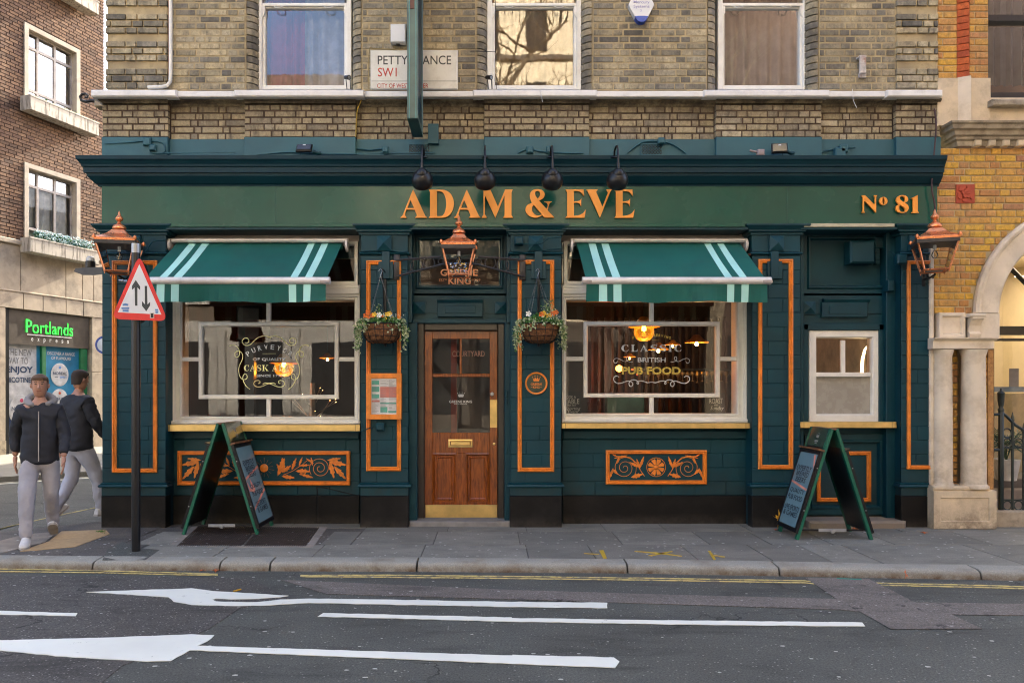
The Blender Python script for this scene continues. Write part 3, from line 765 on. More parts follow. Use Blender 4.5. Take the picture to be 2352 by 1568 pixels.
def cable(pts, Y, r=.006, mat=BAND, name='cable', parent=None):
    p = [W(x, y, Y if len(q) == 0 else q[0]) for (x, y, *q) in pts]
    out = [Vector(p[0])]
    for i in range(len(p)-1):
        a, b = Vector(p[i]), Vector(p[i+1])
        pa, pb = Vector(p[max(i-1, 0)]), Vector(p[min(i+2, len(p)-1)])
        for k in range(1, 6):
            t = k/5; out.append(.5*((2*a)+(b-pa)*t+(2*pa-5*a+4*b-pb)*t*t+(3*a-pa-3*b+pb)*t**3))
    return sharp(MB().tube(out, r, 6).obj(name, mat, parent or pub), 60)
cable([(240,330),(300,327),(336,324),(372,328),(380,345),(372,352)], -.045)
cable([(336,326),(343,340),(350,352),(400,352),(540,350)], -.05)
cable([(820,342),(850,345),(880,343),(884,356)], .005, .008)
cable([(590,355),(660,350),(700,352),(790,354),(930,352),(1000,352)], -.05, .007)
cable([(1190,352),(1215,342),(1240,348),(1300,352),(1340,352)], -.045, .007)
cable([(1440,352),(1470,330),(1495,325),(1540,330),(1575,352)], .004, .009)
cable([(1800,353),(1870,354),(1905,345),(1965,338)], .004, .007)
jbx = MB()
for (x, y, w_) in ((336,324,9),(349,338,7),(885,343,7),(1217,343,8),(1262,343,8),(1520,322,7),(1940,340,9),(1932,350,12)):
    jbx.vbox(x-w_, x+w_, y-w_, y+w_, -.075, 0., bv=.012)
jbx.objs('junction_box', BAND, pub)
MB().vbox(983, 1007, 284, 330, -.03, .03, bv=.004).obj('bracket_stub', BAND, pub)

# brick band below the sills: piers and coved recesses
core = MB()
for (a, b) in piers: core.box(X_(a)+.004, X_(b)-.004, -.012, .3, zz(316.5), zz(228))
for (a, b) in rec: core.box(X_(a)-.004, X_(b)+.004, .058, .3, zz(318.5), zz(228))
core = core.objs('band_wall', MORT2, pub)
BB = Bricks('brick', STOCKB)
for (a, b) in piers: BB.lay(X_(a), X_(b), zz(316.5), zz(241), -.02, jit=.003, start=1)
for (a, b) in rec: BB.lay(X_(a)+.002, X_(b)-.002, zz(318.5), zz(241), .05, jit=.003, Hd=.07)
# coved heads
mb = MB(); a_ = zz(242)
for (a, b) in piers: mb.mould([(0,a_),(.0,a_+.012),(.012,a_+.028),(.035,a_+.04),(.035,a_+.056),(0,a_+.056)], X_(a), X_(b), -.02, .2, a == 237, False)
for (a, b) in rec: mb.mould([(0,a_),(.004,a_+.006),(.02,a_+.022),(.05,a_+.036),(.075,a_+.044),(.075,a_+.056),(0,a_+.056)], X_(a)-.01, X_(b)+.01, .05, .2)
mb.objs('corbel_course', STOCKB, pub)
# white sill course
st_ = MB(); sy = .12
for i, (a, b) in enumerate(((208,405),(537,836),(1086,1372),(1617,1906),(2038,2166))):
    y0 = -.13
    st_.box(X_(a,y0), X_(b,y0), y0, .2, Z_(221.5,y0), Z_(206,y0), bv=.012)
s1 = st_.objs('sill_course', SILL, pub)
st_ = MB()
for (a, b) in ((405,537),(836,1086),(1372,1617),(1906,2038)):
    y0 = -.085
    st_.box(X_(a,y0)-.03, X_(b,y0)+.03, y0, .2, Z_(222.5,y0), Z_(209,y0), bv=.008)
st_.objs('sill_course', SILL, pub)
# upper wall
zu0, zu1 = 4.815, 6.35
wins = [(590,805), (1120,1335), (1650,1855)]
wx = [(X_(a-.0), X_(b+.0)) for a, b in wins]
UC = MB(); edges = [XL+.06]+[e for a, b in wx for e in (a-.112, b+.112)]+[XR-.03]
for i in range(0, len(edges), 2): UC.box(edges[i]+.012, edges[i+1]-.012, .006, .34, zu0-.02, zu1)
uw = UC.objs('upper_wall', MORT, pub)
UB = Bricks('brick', STOCK)
rev = .135
bands_l = (X_(245), X_(386)); bands_r = (X_(2057), X_(2152))
segs = [(bands_l[1]+.012, wx[0][0]-rev), (wx[0][1]+rev, wx[1][0]-rev), (wx[1][1]+rev, wx[2][0]-rev), (wx[2][1]+rev, bands_r[0]-.006)]
for a, b in segs: UB.lay(a, b, zu0-.01, zu1, 0., jit=.003)
# banded end piers: groups of three courses stand proud
for (a, b) in (bands_l, bands_r):
    n = int((zu1-zu0)/.0752); i = 0
    for r in range(n+1):
        za = zu0-.01+r*.0752
        proudr = (r % 4) != 3
        UB.lay(a+(0 if proudr else .012), b-(0 if proudr else .012), za, za+.0752, -.03 if proudr else .002, jit=.002, start=r, Hd=.11)
    MB().box(a+.012, b-.012, -.006, .02, zu0-.02, zu1).obj('pier_core', MORT, uw)
allb = UB.list
n1 = [b for b in BB.list]
UB.emit(uw, 300-150, key=lambda q: (0 if 4.7 < q[2] < 5.9 else 1, q[2], random.random()))
BB.emit(core, 150, key=lambda q: -q[2] if 0 else random.random())
# rounded reveal bricks at the window sides
qm = MB(); zq = 0; k = 7; r_ = .11
bull = {}
for sgn in (1, -1):
    v = []; n_ = 7
    for zc in (-.0315, .0315):
        for i in range(n_):
            t = i/(n_-1)*math.pi/2
            v.append((sgn*(-.135+.028+r_*math.sin(t)) if 0 else sgn*(-r_+r_*math.sin(t)), r_*(1-math.cos(t))*1.15, zc))
        v.append((-sgn*r_, r_*1.15, zc))
    m_ = n_+1; f = [tuple(range(m_)), tuple(range(2*m_-1, m_-1, -1))]+[(i, (i+1) % m_, (i+1) % m_+m_, i+m_) for i in range(m_)]
    bull[sgn] = sharp(MB().add(v, f).obj('tmp', STOCK), 40)
    me = bull[sgn].data; bpy.data.objects.remove(bull[sgn]); bull[sgn] = me; me.name = 'bullnose_brick'
for (a, b) in wx:
    z_ = zu0-.01+.0376
    while z_ < zu1-.03:
        for sgn, x in ((1, a-.004), (-1, b+.004)):
            o = link('bullnose_brick', bull[sgn], uw, (x-sgn*0, random.uniform(-.002, .002), z_))
            o.location.x = x
        z_ += .0752
    MB().box(a-.128, a-.1, .02, .14, zu0, zu1).box(b+.1, b+.128, .02, .14, zu0, zu1).objs('reveal_core', MORT, uw)

# first-floor sash windows
def sash(p0, p1, i, curt):
    Y = .1; fr = MB()
    zb, ztop = Z_(205.5, Y), 6.8
    x0, x1 = X_(p0, Y)+.0, X_(p1, Y)
    gx0, gx1 = X_(p0+17, Y), X_(p1-11, Y)
    # box frame
    for a, b in ((x0, x0+.055), (x1-.055, x1)):
        fr.box(a, b, Y, .3, zb, ztop, bv=.006)
    fr.box(x0+.055, x1-.055, Y+.0, .3, zb, zb+.03, bv=.005); fr.box(x0+.055, x1-.055, Y, .3, 6.3, ztop)
    w = fr.obj('window', WHIT, pub)
    lo = MB(); gz0, gz1 = Z_(193, Y+.03), Z_(20, Y+.03)
    lo.ring(x0+.052, x1-.052, zb+.028, Z_(12, Y+.03), [(0,Y+.09),(0,Y+.035),(.028,Y+.035),(.036,Y+.05),(.036,Y+.09)])
    ls = lo.obj('sash', WHIT, w)
    MB().box(x0+.056, x1-.056, Y+.01, Y+.06, Z_(13, Y), Z_(6, Y), bv=.004).obj('meeting_rail', WHIT, w)
    gm_ = [GLA1, GLAU, GLA1][i]
    MB().quad((x0+.08,Y+.07,zb+.05),(x1-.08,Y+.07,zb+.05),(x1-.08,Y+.068,Z_(15,Y)),(x0+.08,Y+.068,Z_(15,Y))).obj('pane', gm_, w)
    MB().quad((x0+.08,Y+.028,Z_(7,Y)),(x1-.08,Y+.028,Z_(7,Y)),(x1-.08,Y+.028,6.3),(x0+.08,Y+.028,6.3)).obj('pane', GLAU, w)
    hn = MB()
    for q in (.23, .76):
        xc = x0+(x1-x0)*q; zc = Z_(14, Y)
        hn.tube([(xc-.045, Y+.02, zc), (xc-.045, Y-.005, zc-.012), (xc-.03, Y-.02, zc-.028), (xc+.03, Y-.02, zc-.028), (xc+.045, Y-.005, zc-.012), (xc+.045, Y+.02, zc)], .006, 6)
    (hn.objs('sash_handle', WHIT, w))
    for sx, a in ((1, x0+.055), (-1, x1-.055)):
        MB().add([(a,Y+.012,Z_(13,Y)),(a+sx*.03,Y+.012,Z_(13,Y)),(a+sx*.03,Y+.012,Z_(28,Y)),(a+sx*.012,Y+.012,Z_(36,Y)),(a,Y+.012,Z_(40,Y)),
                  (a,Y+.04,Z_(13,Y)),(a+sx*.03,Y+.04,Z_(13,Y)),(a+sx*.03,Y+.04,Z_(28,Y)),(a+sx*.012,Y+.04,Z_(36,Y)),(a,Y+.04,Z_(40,Y))],
                 [(0,1,2,3,4),(9,8,7,6,5),(0,5,6,1),(1,6,7,2),(2,7,8,3),(3,8,9,4),(4,9,5,0)]).obj('sash_horn', WHIT, w)
    # curtains: folded sheet
    for (a, b, mat, z0) in curt:
        xa, xb = x0+.03+(x1-x0-.06)*a, x0+.03+(x1-x0-.06)*b; cm = MB(); n = 48; v = []
        for i_ in range(n+1):
            t = i_/n; xx = xa+(xb-xa)*t; yy = .30+.025*math.sin(t*(xb-xa)*48+i)+.012*math.sin(t*31)
            v += [(xx, yy, 4.75), (xx, yy+.01, 6.7)]
        sharp(cm.add(v, [(2*j, 2*j+2, 2*j+3, 2*j+1) for j in range(n)]).obj('curtain', mat, w), 80)
    return w
GLA1 = glass('sash_glass', 1.85, (.95,.95,.95), wob=.08)
CPUR = simple('purple_curtain', (.16,.03,.05), .9, bmp=.1); CGR1 = simple('pale_grey_curtain', (.22,.22,.23), .9, bmp=.1); CGRY = simple('grey_curtain', (.16,.135,.115), .9, bmp=.1); CTAN = simple('tan_curtain', (.30,.2,.12), .9, bmp=.1)
sash(590, 807, 0, [(0,.46,CPUR,0),(.46,1,CGR1,0)])
sash(1119, 1336, 1, [(0,1,CTAN,0)])
sash(1649, 1857, 2, [(0,1,CGRY,0)])
MB().box(-1.12, 1.14, .62, .66, .03, 3.3).obj('added_dark_screen', simple('screen_dark', (.03,.02,.018), .6, bmp=0), pub)  # added dark screen, keeps the lit bar from showing in the door glass
MB().box(XL+.251, XL+.28, .46, 7.7, .03, 3.34).obj('added_dark_lining', INTW, pub)  # added dark sheet so the pale side wall does not catch lamp light
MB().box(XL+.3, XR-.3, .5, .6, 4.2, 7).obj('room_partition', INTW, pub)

# ---- ground-floor bays
def bay_low(p0, p1, qt, q_plinth=1137, q_base=1203):
    w = MB().vbox(p0, p1, qt, q_base, BY+.008, .5).obj('bay_wall', TEAL, pub)
    z0 = Z_(q_plinth, BY)
    MB().box(X_(p0,BY)+.01, X_(p1,BY)-.01, BY-.022, .3, FZ, z0-.002, bv=.006).obj('plinth', PLIN, w)
    MB().vbox(p0+3, p1-3, qt+4, qt+24, BY-.03, .3, bv=.01).obj('apron_moulding', TEAL2, w)
    block_wall(w, p0+2, p1-2, qt+25, q_plinth, BY, L=.36)
    return w
BW1 = bay_low(383, 828, 984)
BW3 = bay_low(1290, 1727, 984)
def brass_sill(p0, p1, q0, q1):
    Y = .06
    o = MB().vbox(p0, p1, q0, q1, Y, .42, bv=.003)
    o = o.obj('brass_sill', BRAS, pub)
    MB().vbox(p0+8.4, p0+9, q0-.2, q1+.2, Y-.001, Y+.01).vbox(p1-11, p1-10.4, q0-.2, q1+.2, Y-.001, Y+.01).obj('sill_seam', BLAK, o)
    return o
brass_sill(381, 827, 975, 990); brass_sill(1290, 1724, 971.5, 984); brass_sill(1838, 2060, 968.5, 982.5)
def big_window(o0, o1, g0, g1, qg0, qg1, i0, i1, qi0, qi1, mid, hbar, q_out, top):
    """white shop window with a framed picture pane; all numbers read off the photo"""
    Y = BY-.03
    w = MB()
    x0, x1 = X_(o0,Y), X_(o1,Y); zb = Z_(q_out,Y)
    zt_ = Z_(top,Y)
    gx0, gx1, gz0, gz1 = X_(g0,Y+.04), X_(g1,Y+.04), Z_(qg1,Y+.04), Z_(qg0,Y+.04)
    # stepped outer frame
    w.box(x0, gx0, Y+.02, .45, zb, gz1+.05, bv=.004); w.box(gx1, x1, Y+.02, .45, zb, gz1+.05, bv=.004)
    w.box(gx0, gx1, Y+.02, .45, zb, gz0, bv=.004); w.box(gx0, gx1, Y+.02, .45, gz1, gz1+.05, bv=.004)
    win = w.obj('window', WHIT, pub)
    MB().ring(x0-.006, x1+.006, zb, gz1+.06, [(0,Y+.1),(0,Y-.01),(.02,Y-.015),(.03,Y+.004),(.045,Y+.004),(.05,Y+.03)]).obj('frame_moulding', WHIT, win)
    MB().ring(gx0-.02, gx1+.02, gz0-.02, gz1+.02, [(0,Y+.03),(0,Y+.008),(.012,Y+.006),(.022,Y+.03),(.022,Y+.06)]).obj('inner_moulding', WHIT, win)
    # deep sill board and transom
    MB().box(x0-.01, x1+.01, Y-.045, Y+.03, zb-.004, zb+.035, bv=.008).obj('sill', WHIT, win)
    MB().box(x0-.01, x1+.01, Y-.03, .4, gz1+.062, gz1+.13, bv=.01).box(x0-.01, x1+.01, Y-.01, .4, gz1+.13, gz1+.17, bv=.006).obj('transom', WHIT, win)
    b = .048
    bars = MB(); YB = Y+.035; ye = Y+.075
    ix0, ix1, iz0, iz1 = X_(i0,YB), X_(i1,YB), Z_(qi1,YB), Z_(qi0,YB); mx = X_(mid,YB); hz = Z_(hbar,YB)
    MB().ring(ix0, ix1, iz0, iz1, [(0,ye),(0,YB-.012),(.01,YB-.02),(b-.012,YB-.02),(b,YB),(b,ye)]).obj('picture_frame', WHIT, win)
    for (a, c, e, g_) in ((mx-b/2, mx+b/2, iz1, gz1), (mx-b/2, mx+b/2, gz0, iz0), (gx0, ix0, hz-b/2, hz+b/2), (ix1, gx1, hz-b/2, hz+b/2)):
        MB().box(a, c, YB-.012, ye, e, g_, bv=.006).obj('glazing_bar', WHIT, win)
    yg = YB+.02
    def pane(a, c, e, g_): MB().quad((a,yg,e),(c,yg,e),(c,yg,g_),(a,yg,g_)).obj('pane', GLAS, win)
    pane(ix0+b, ix1-b, iz0+b, iz1-b)
    pane(gx0, ix0, hz+b/2, gz1); pane(gx0, ix0, gz0, hz-b/2); pane(ix1, gx1, hz+b/2, gz1); pane(ix1, gx1, gz0, hz-b/2)
    pane(ix0, mx-b/2, iz1, gz1); pane(mx+b/2, ix1, iz1, gz1); pane(ix0, mx-b/2, gz0, iz0); pane(mx+b/2, ix1, gz0, iz0)
    # fanlight strip above the transom
    MB().ring(x0+.02, x1-.02, gz1+.175, Z_(553,Y), [(0,.4),(0,Y+.02),(.035,Y+.02),(.045,Y+.05),(.045,Y+.08)]).obj('fanlight_frame', WHIT, win)
    MB().quad((x0,Y+.07,gz1+.17),(x1,Y+.07,gz1+.17),(x1,Y+.07,Z_(550,Y)),(x0,Y+.07,Z_(550,Y))).obj('pane', GLAS, win)
    MB().box(X_(o0,Y)-.1, X_(o1,Y)+.1, Y+.05, .46, Z_(553,Y), Z_(520,Y)).obj('head_board', simple('awning_head_board', (.36,.30,.26), .7), win)
    return win, (ix0+b, ix1-b, iz0+b, iz1-b), yg
WIN1, IN1, YG = big_window(393, 825, 418, 815, 690, 957, 457, 778, 740, 916, 617, 825, 973, 690)
WIN3, IN3, YG = big_window(1292, 1716, 1300, 1692, 690, 949.6, 1340, 1653, 739, 912.7, 1496.5, 824, 969, 690)
# jamb panels either side of the windows (teal)
jp = MB()
for (a, b) in ((381,393.5), (825,829), (1716.5,1728)): jp.vbox(a, b, 527, 972, BY-.02, .45)
jp.objs('window_jamb', TEAL2, pub)
# orange ornament panels
def leafpts(x, z, ang, L, w, lobes=3):
    pts = []; n = lobes*2+2
    def P(u, v): return (x+math.cos(ang)*u-math.sin(ang)*v, z+math.sin(ang)*u+math.cos(ang)*v)
    up_ = []; dn = []
    for i in range(1, n):
        t = i/n; e = math.sin(math.pi*min(1, t**.8))*w*(1.0 if i % 2 else .62)
        sh = .08*L if i % 2 else 0
        up_.append(P(t*L+sh, e)); dn.append(P(t*L+sh*.8, -e))
    return [P(0, -.0012)]+dn+[P(L*1.02, 0)]+up_[::-1]+[P(0, .0012)]
def spiral(cx, cz, r0, r1, a0, turns, y, n=40):
    return [(cx+(r0+(r1-r0)*i/n)*math.cos(a0+turns*2*math.pi*i/n), y, cz+(r0+(r1-r0)*i/n)*math.sin(a0+turns*2*math.pi*i/n)) for i in range(n+1)]
def carving(parent, tubes, leaves, Y):
    mb = MB(); 
    for pts, r in tubes: mb.tube(pts, r, 5)
    for i, lf in enumerate(leaves):
        n = len(lf); cxx = sum(p[0] for p in lf)/n; cz_ = sum(p[1] for p in lf)/n
        v = [(p[0], Y-.002-i*.0002, p[1]) for p in lf]
        # raised midrib fan so the leaf has relief
        b0 = lf[0]; tip = lf[(n)//2]
        mid = [((b0[0]*(1-t)+tip[0]*t), Y-.013, (b0[1]*(1-t)+tip[1]*t)) for t in (0., .25, .5, .75, 1.)]
        q = MB(); q.yprism(lf, Y-.006-i*.0002, Y+.002)
        q.tube([(m[0], m[1]+.004, m[2]) for m in mid], [.002,.005,.005,.004,.001], 5); sharp(q.obj('carved_leaf', ORAN, parent), 35)
    return sharp(mb.objs('carved_scroll', ORAN, parent), 35)
def ornament(parent, p0, p1, q0, q1, wide):
    Y = BY-.006
    x0, x1, z0, z1 = X_(p0,Y), X_(p1,Y), Z_(q1,Y), Z_(q0,Y)
    pan = MB().box(x0+.01, x1-.01, Y-.008, Y+.02, z0+.01, z1-.01).obj('ornament_panel', TEAL2, parent)
    w = .044
    MB().ring(x0, x1, z0, z1, [(0,Y),(0,Y-.034),(.012,Y-.042),(.018,Y-.028),(.028,Y-.028),(.035,Y-.036),(w,Y-.02),(w,Y)]).obj('orange_moulding', ORAN, pan)
    cx, cz, hh = (x0+x1)/2, (z0+z1)/2, (z1-z0)/2-w
    yy = Y-.014; T = []; L = []
    if wide:
        mb = MB(); mb.lathe([(0,0),(.034,0),(.046,.004),(.046,.014),(.036,.02),(.0,.024)], (0,0,0), 20)
        mb.v = [(cx+v[0], Y-.008-v[2], cz+v[1]) for v in mb.v]
        sharp(mb.obj('sun_boss', ORAN, pan), 50)
        rays = MB()
        for k in range(14):
            a = 2*math.pi*(k+.5)/14; r1 = .115 if k % 2 else .10
            rays.tube([(cx+.056*math.cos(a), Y-.011, cz+.056*math.sin(a)), (cx+r1*math.cos(a), Y-.011, cz+r1*math.sin(a))], [.0014,.0028], 4)
        rays.obj('sun_ray', simple('dull_orange', (.2,.08,.03), .5, bmp=0), pan)
        for s in (1, -1):
            def q(u, v): return (cx+s*(u-1160)*.000892*1, cz-(v-332)*.000892)     # crop coordinates of the right half
            sc_ = .000892
            x_, z_ = q(1865, 335)
            sp = [(x_+s*(px), y_, z_+pz) for (px, y_, pz) in spiral(0, 0, .018, .122, math.pi*.5, 2.35, yy, 60)]
            T.append((sp, .0035))
            T.append(([(*q(1400,420)[:1], yy, q(1400,420)[1]), (q(1520,370)[0], yy, q(1520,370)[1]), (q(1640,290)[0], yy, q(1640,290)[1]), (q(1720,225)[0], yy, q(1720,225)[1])], .003))
            for (u, v, ang, Ln, wd_) in ((1330,430,68,.21,.035),(1385,385,88,.16,.036),(1390,385,38,.12,.026),(1390,385,125,.11,.022),(1510,355,70,.14,.022),(1600,300,68,.1,.014),(1560,370,-2,.16,.03),(1600,305,5,.12,.016),(1690,210,-35,.10,.012),(1770,300,100,.09,.014),(1385,435,-8,.14,.026),(1780,455,165,.16,.020),(1960,235,8,.15,.02),(1985,250,-12,.19,.035),(1990,250,-76,.19,.03),(2045,310,-48,.19,.032)):
                xx, z__ = q(u, v); a = R(ang); a = a if s > 0 else math.pi-a
                L.append(leafpts(xx, z__, a, Ln, wd_))
    else:
        r = .106
        T.append(([(cx+r*math.cos(a), yy, cz+r*math.sin(a)) for a in [2*math.pi*i/32 for i in range(33)]], .0035))
        mb = MB()
        for k in range(8):
            a = 2*math.pi*(k+.5)/8; da = math.pi/8*.82
            pts = [(cx+.03*math.cos(a-da), cz+.03*math.sin(a-da))]
            for t, rr in ((-.9,.085),(-.5,.095),(-.3,.084),(0,.097),(.3,.084),(.5,.095),(.9,.085)): pts.append((cx+rr*math.cos(a+da*t), cz+rr*math.sin(a+da*t)))
            pts.append((cx+.03*math.cos(a+da), cz+.03*math.sin(a+da)))
            mb.yprism(pts, Y-.02, Y-.004)
        mb.obj('rosette_petal', ORAN, pan)
        mb = MB(); mb.lathe([(0,0),(.027,0),(.025,.014),(.012,.022),(0,.024)], (0,0,0), 16); mb.v = [(cx+v[0], Y-.012-v[2], cz+v[1]) for v in mb.v]
        sharp(mb.obj('rosette_boss', ORAN, pan), 60)
        for s in (1, -1):
            def q(u, v): return (cx+s*(u-1095)*.00114, cz-(v-380)*.00114)
            x_, z_ = q(1407, 388)
            sp = [(x_+s*px, y_, z_+pz) for (px, y_, pz) in spiral(0, 0, .012, .138, 0.2, 2.6, yy, 60)]
            T.append((sp, .0032))
            T.append(([(q(u, v)[0], yy, q(u, v)[1]) for u, v in ((1210,470),(1245,420),(1290,340),(1350,285),(1430,275),(1500,270))], .0045))
            for (u, v, ang, Ln, wd_) in ((1255,400,72,.12,.018),(1265,380,28,.12,.02),(1258,390,110,.14,.018),(1340,480,165,.13,.028),(1380,265,-12,.15,.014),(1460,280,-70,.08,.016),(1480,280,30,.07,.01),(1520,390,-70,.13,.016),(1525,400,-135,.08,.02)):
                xx, z__ = q(u, v); a = R(ang); a = a if s > 0 else math.pi-a
                L.append(leafpts(xx, z__, a, Ln, wd_))
    carving(pan, T, L, Y-.008)
ornament(pub, 410, 805, 1035, 1113, True)
ornament(pub, 1391, 1622, 1033, 1111, False)

# ---- door bay
def bay_head(p0, p1, fl, q_top=527, q_bot=672, capx=None, pyr=(), qp=(688,728), blind=False):
    """fanlight / blind panel over a carved board with pyramid blocks"""
    Y = BY
    hd = MB().vbox(p0, p1, q_bot+2, 744, Y, .5).obj('bay_head', TEAL2, pub)
    m_ = MB()
    m_.vring(p0, p1, q_top, q_bot+6, Y-.02, [(0,.45),(0,Y-.0),(.07,Y-.0),(.085,Y-.02),(.10,Y-.02),(.115,Y+.03),(.125,Y+.03)])
    m_.obj('head_frame', TEAL2, hd)
    m_ = MB(); a, b = capx
    m_.vbox(a, b, qp[0]+9, qp[1], Y-.05, Y+.01, bv=.004); m_.vbox(a+17, b-17, qp[0]+16, qp[1]-8, Y-.058, Y-.04, bv=.003)
    z_ = Z_(qp[0]+9, Y-.05)
    m_.mould([(0,z_),(.05,z_),(.055,z_+.008),(.07,z_+.03),(.07,z_+.042),(0,z_+.042)], X_(a,Y), X_(b,Y), Y, Y+.01, False, False)
    for (c, d) in pyr: pyramid(m_, c, d, qp[0]+7, qp[1]-6, Y, .035)
    m_.vbox(p0+8, p1-8, qp[0]+14, qp[1]-8, Y-.012, Y+.01)
    m_.obj('carved_head_board', TEAL2, hd)
    return hd
BH = bay_head(940, 1171, None, capx=(1005,1109), pyr=((949,978),(1136,1165)), qp=(686,727))
BH5 = bay_head(1841, 2067, None, capx=(1888,1993), pyr=((1842,1872),(2033,2060)), qp=(728-8-35,728))
# fanlight with gilt lettering
YF = BY+.02
MB().quad(W(960,545,YF)[:1]+(YF,)+W(0,674,YF)[2:], (X_(1152,YF),YF,Z_(674,YF)), (X_(1152,YF),YF,Z_(545,YF)), (X_(960,YF),YF,Z_(545,YF))).obj('fanlight_pane', GLAL, BH)
MB().vbox(955, 1157, 540, 680, .48, .5).obj('fanlight_backing', simple('backing_brown', (.055,.032,.02), .8, bmp=0), BH)  # plain dark brown sheet behind the fanlight glass
GILT = simple('gilt_letter', (.68,.27,.11), .5, bmp=0)
lm = MB(); YT = YF-.004
vtext(lm, 'GREENE', 1075/1.0*1 if 0 else (900+1030/5.88)/1.06293, (900+1565/5.88)/1.06293, (580+452/5.88)/1.06293, (580+550/5.88)/1.06293, YT, bold=.02)
vtext(lm, 'KING', (900+1145/5.88)/1.06293, (900+1465/5.88)/1.06293, (580+572/5.88)/1.06293, (580+670/5.88)/1.06293, YT, bold=.02)
vtext(lm, 'EST', (900+1012/5.88)/1.06293, (900+1095/5.88)/1.06293, (580+592/5.88)/1.06293, (580+630/5.88)/1.06293, YT)
vtext(lm, 'D', (900+1102/5.88)/1.06293, (900+1122/5.88)/1.06293, (580+592/5.88)/1.06293, (580+612/5.88)/1.06293, YT)
vtext(lm, '1799', (900+1495/5.88)/1.06293, (900+1603/5.88)/1.06293, (580+592/5.88)/1.06293, (580+630/5.88)/1.06293, YT)
lm.obj('fanlight_lettering', GILT, BH)
# jambs and dark frame
jm = MB(); jm.vbox(938, 958, 740, 1200, .1, .5, bv=.006); jm.vbox(1159, 1173, 740, 1200, .1, .5, bv=.006); jm.vbox(938, 1173, 733, 742, .18, .5, bv=.004)
jm.vbox(938, 946, 527, 740, .06, .45); jm.vbox(1164, 1173, 527, 740, .06, .45)
jm.objs('door_jamb', TEAL2, pub)
YD = .30
fr = MB(); fr.vbox(958, 975, 742, 1198, YD-.06, .5, bv=.01); fr.vbox(1143, 1159, 742, 1198, YD-.06, .5, bv=.01); fr.vbox(975, 1143, 742, 759, YD-.06, .5, bv=.01)
fr = fr.objs('door_frame', DFRM, pub)
MB().vbox(940, 1172, 1197, 1212, .02, .5, bv=.01).obj('doorstep', simple('door_step_stone', (.2,.19,.18), .8, bmp=.3), pub)
door = MB()
def dv(a, b, c, d, y=YD, t=.05, bv=.004): door.vbox(a, b, c, d, y, y+t, bv=bv)
dv(975.5, 993, 760, 1194); dv(1125, 1142.5, 760, 1194)
dv(993, 1125, 760, 778); dv(993, 1125, 858, 865.5, YD+.004); dv(993, 1125, 993, 1040); dv(993, 1125, 1156, 1194); dv(1055.5, 1061, 778, 858, YD+.004); dv(1048.5, 1069, 1040, 1156)
door = door.obj('door', DOOR, pub)
pn = MB()
for (a, b) in ((993,1048.5), (1069,1125)):
    pn.vbox(a, b, 1040, 1156, YD+.025, YD+.04); pn.vring(a, b, 1040, 1156, YD, [(.0,YD+.026),(.0,YD+.002),(.012,YD-.004),(.022,YD+.012),(.03,YD+.024)])
    pn.vring(a+8, b-8, 1048, 1148, YD, [(.0,YD+.025),(.006,YD+.016),(.012,YD+.016),(.024,YD+.025)])
pn.obj('door_panel', DOOR, door)
for (a, b, c, d) in ((993,1055.5,778,858), (1061,1125,778,858), (993,1125,865.5,993)):
    MB().quad((X_(a,YD),YD+.02,Z_(d,YD)),(X_(b,YD),YD+.02,Z_(d,YD)),(X_(b,YD),YD+.02,Z_(c,YD)),(X_(a,YD),YD+.02,Z_(c,YD))).obj('pane', GLAS, door)
MB().vbox(977, 1142, 1159, 1190.5, YD-.004, YD+.002, bv=.001).obj('kick_plate', BRAS, door)
MB().vbox(977, 1142, 1190.8, 1193.6, YD-.01, YD+.01).obj('threshold_strip', GALV, door)
lb = MB(); lb.vring(1030, 1085, 1008.5, 1026.5, YD, [(0,YD+.001),(0,YD-.008),(.016,YD-.01),(.022,YD-.004),(.022,YD+.001)]); lb.vbox(1036, 1079, 1014, 1021.5, YD-.005, YD)
lb.obj('letterbox', BRAS, door)
MB().vbox(1125.5, 1142, 918, 981.6, YD-.004, YD+.001, bv=.001).obj('finger_plate', BRAS, door)
def disc(mb, px, py, r, Y, t, prof=None):
    x, _, z_ = W(px, py, Y); k = len(mb.v)
    mb.lathe(prof or [(0,0),(r,0),(r,t*.7),(r*.8,t),(0,t)], (0,0,0), 18)
    for i in range(k, len(mb.v)):
        v = mb.v[i]; mb.v[i] = (x+v[0], Y-v[2], z_+v[1])
    return mb
sharp(disc(MB(), 1130, 904.6, .022, YD, .03).obj('door_knob', GALV, door), 50)
sharp(disc(MB(), 1135, 1019, .016, YD, .01).obj('keyhole_cover', BRAS, door), 50)
dl = MB(); YT = YD+.016; k6 = lambda x: (850+x/2.904)/1.06293; k7 = lambda y: (780+y/2.904)/1.06293
vtext(dl, 'COURTYARD', k6(738), k6(968), k7(222), k7(262), YT); dl.obj('door_lettering', simple('dull_pink_letter', (.26,.13,.09), .6, bmp=0), door)
dl = MB()
vtext(dl, 'GREENE KING', k6(716), k6(878), k7(572), k7(590), YT, bold=.01)
vtext(dl, 'BURY ST EDMUNDS', k6(752), k6(842), k7(594), k7(601), YT)
def crown(mb, x, z_, w, y):
    mb.yprism([(x-w*.34,z_-w*.28),(x+w*.34,z_-w*.28),(x+w*.5,z_+w*.22),(x+w*.25,z_-w*.02),(x+w*.18,z_+w*.3),(x,z_-w*.0),(x-w*.18,z_+w*.3),(x-w*.25,z_-w*.02),(x-w*.5,z_+w*.22)], y-.001, y)
    for dx, dz in ((-.5,.3),(-.18,.4),(.18,.4),(.5,.3)):
        mb.box(x+dx*w-w*.05, x+dx*w+w*.05, y-.001, y, z_+dz*w-w*.05, z_+dz*w+w*.05)
crown(dl, *[W(k6(800), k7(535), YT)[i] for i in (0, 2)], .075, YT)
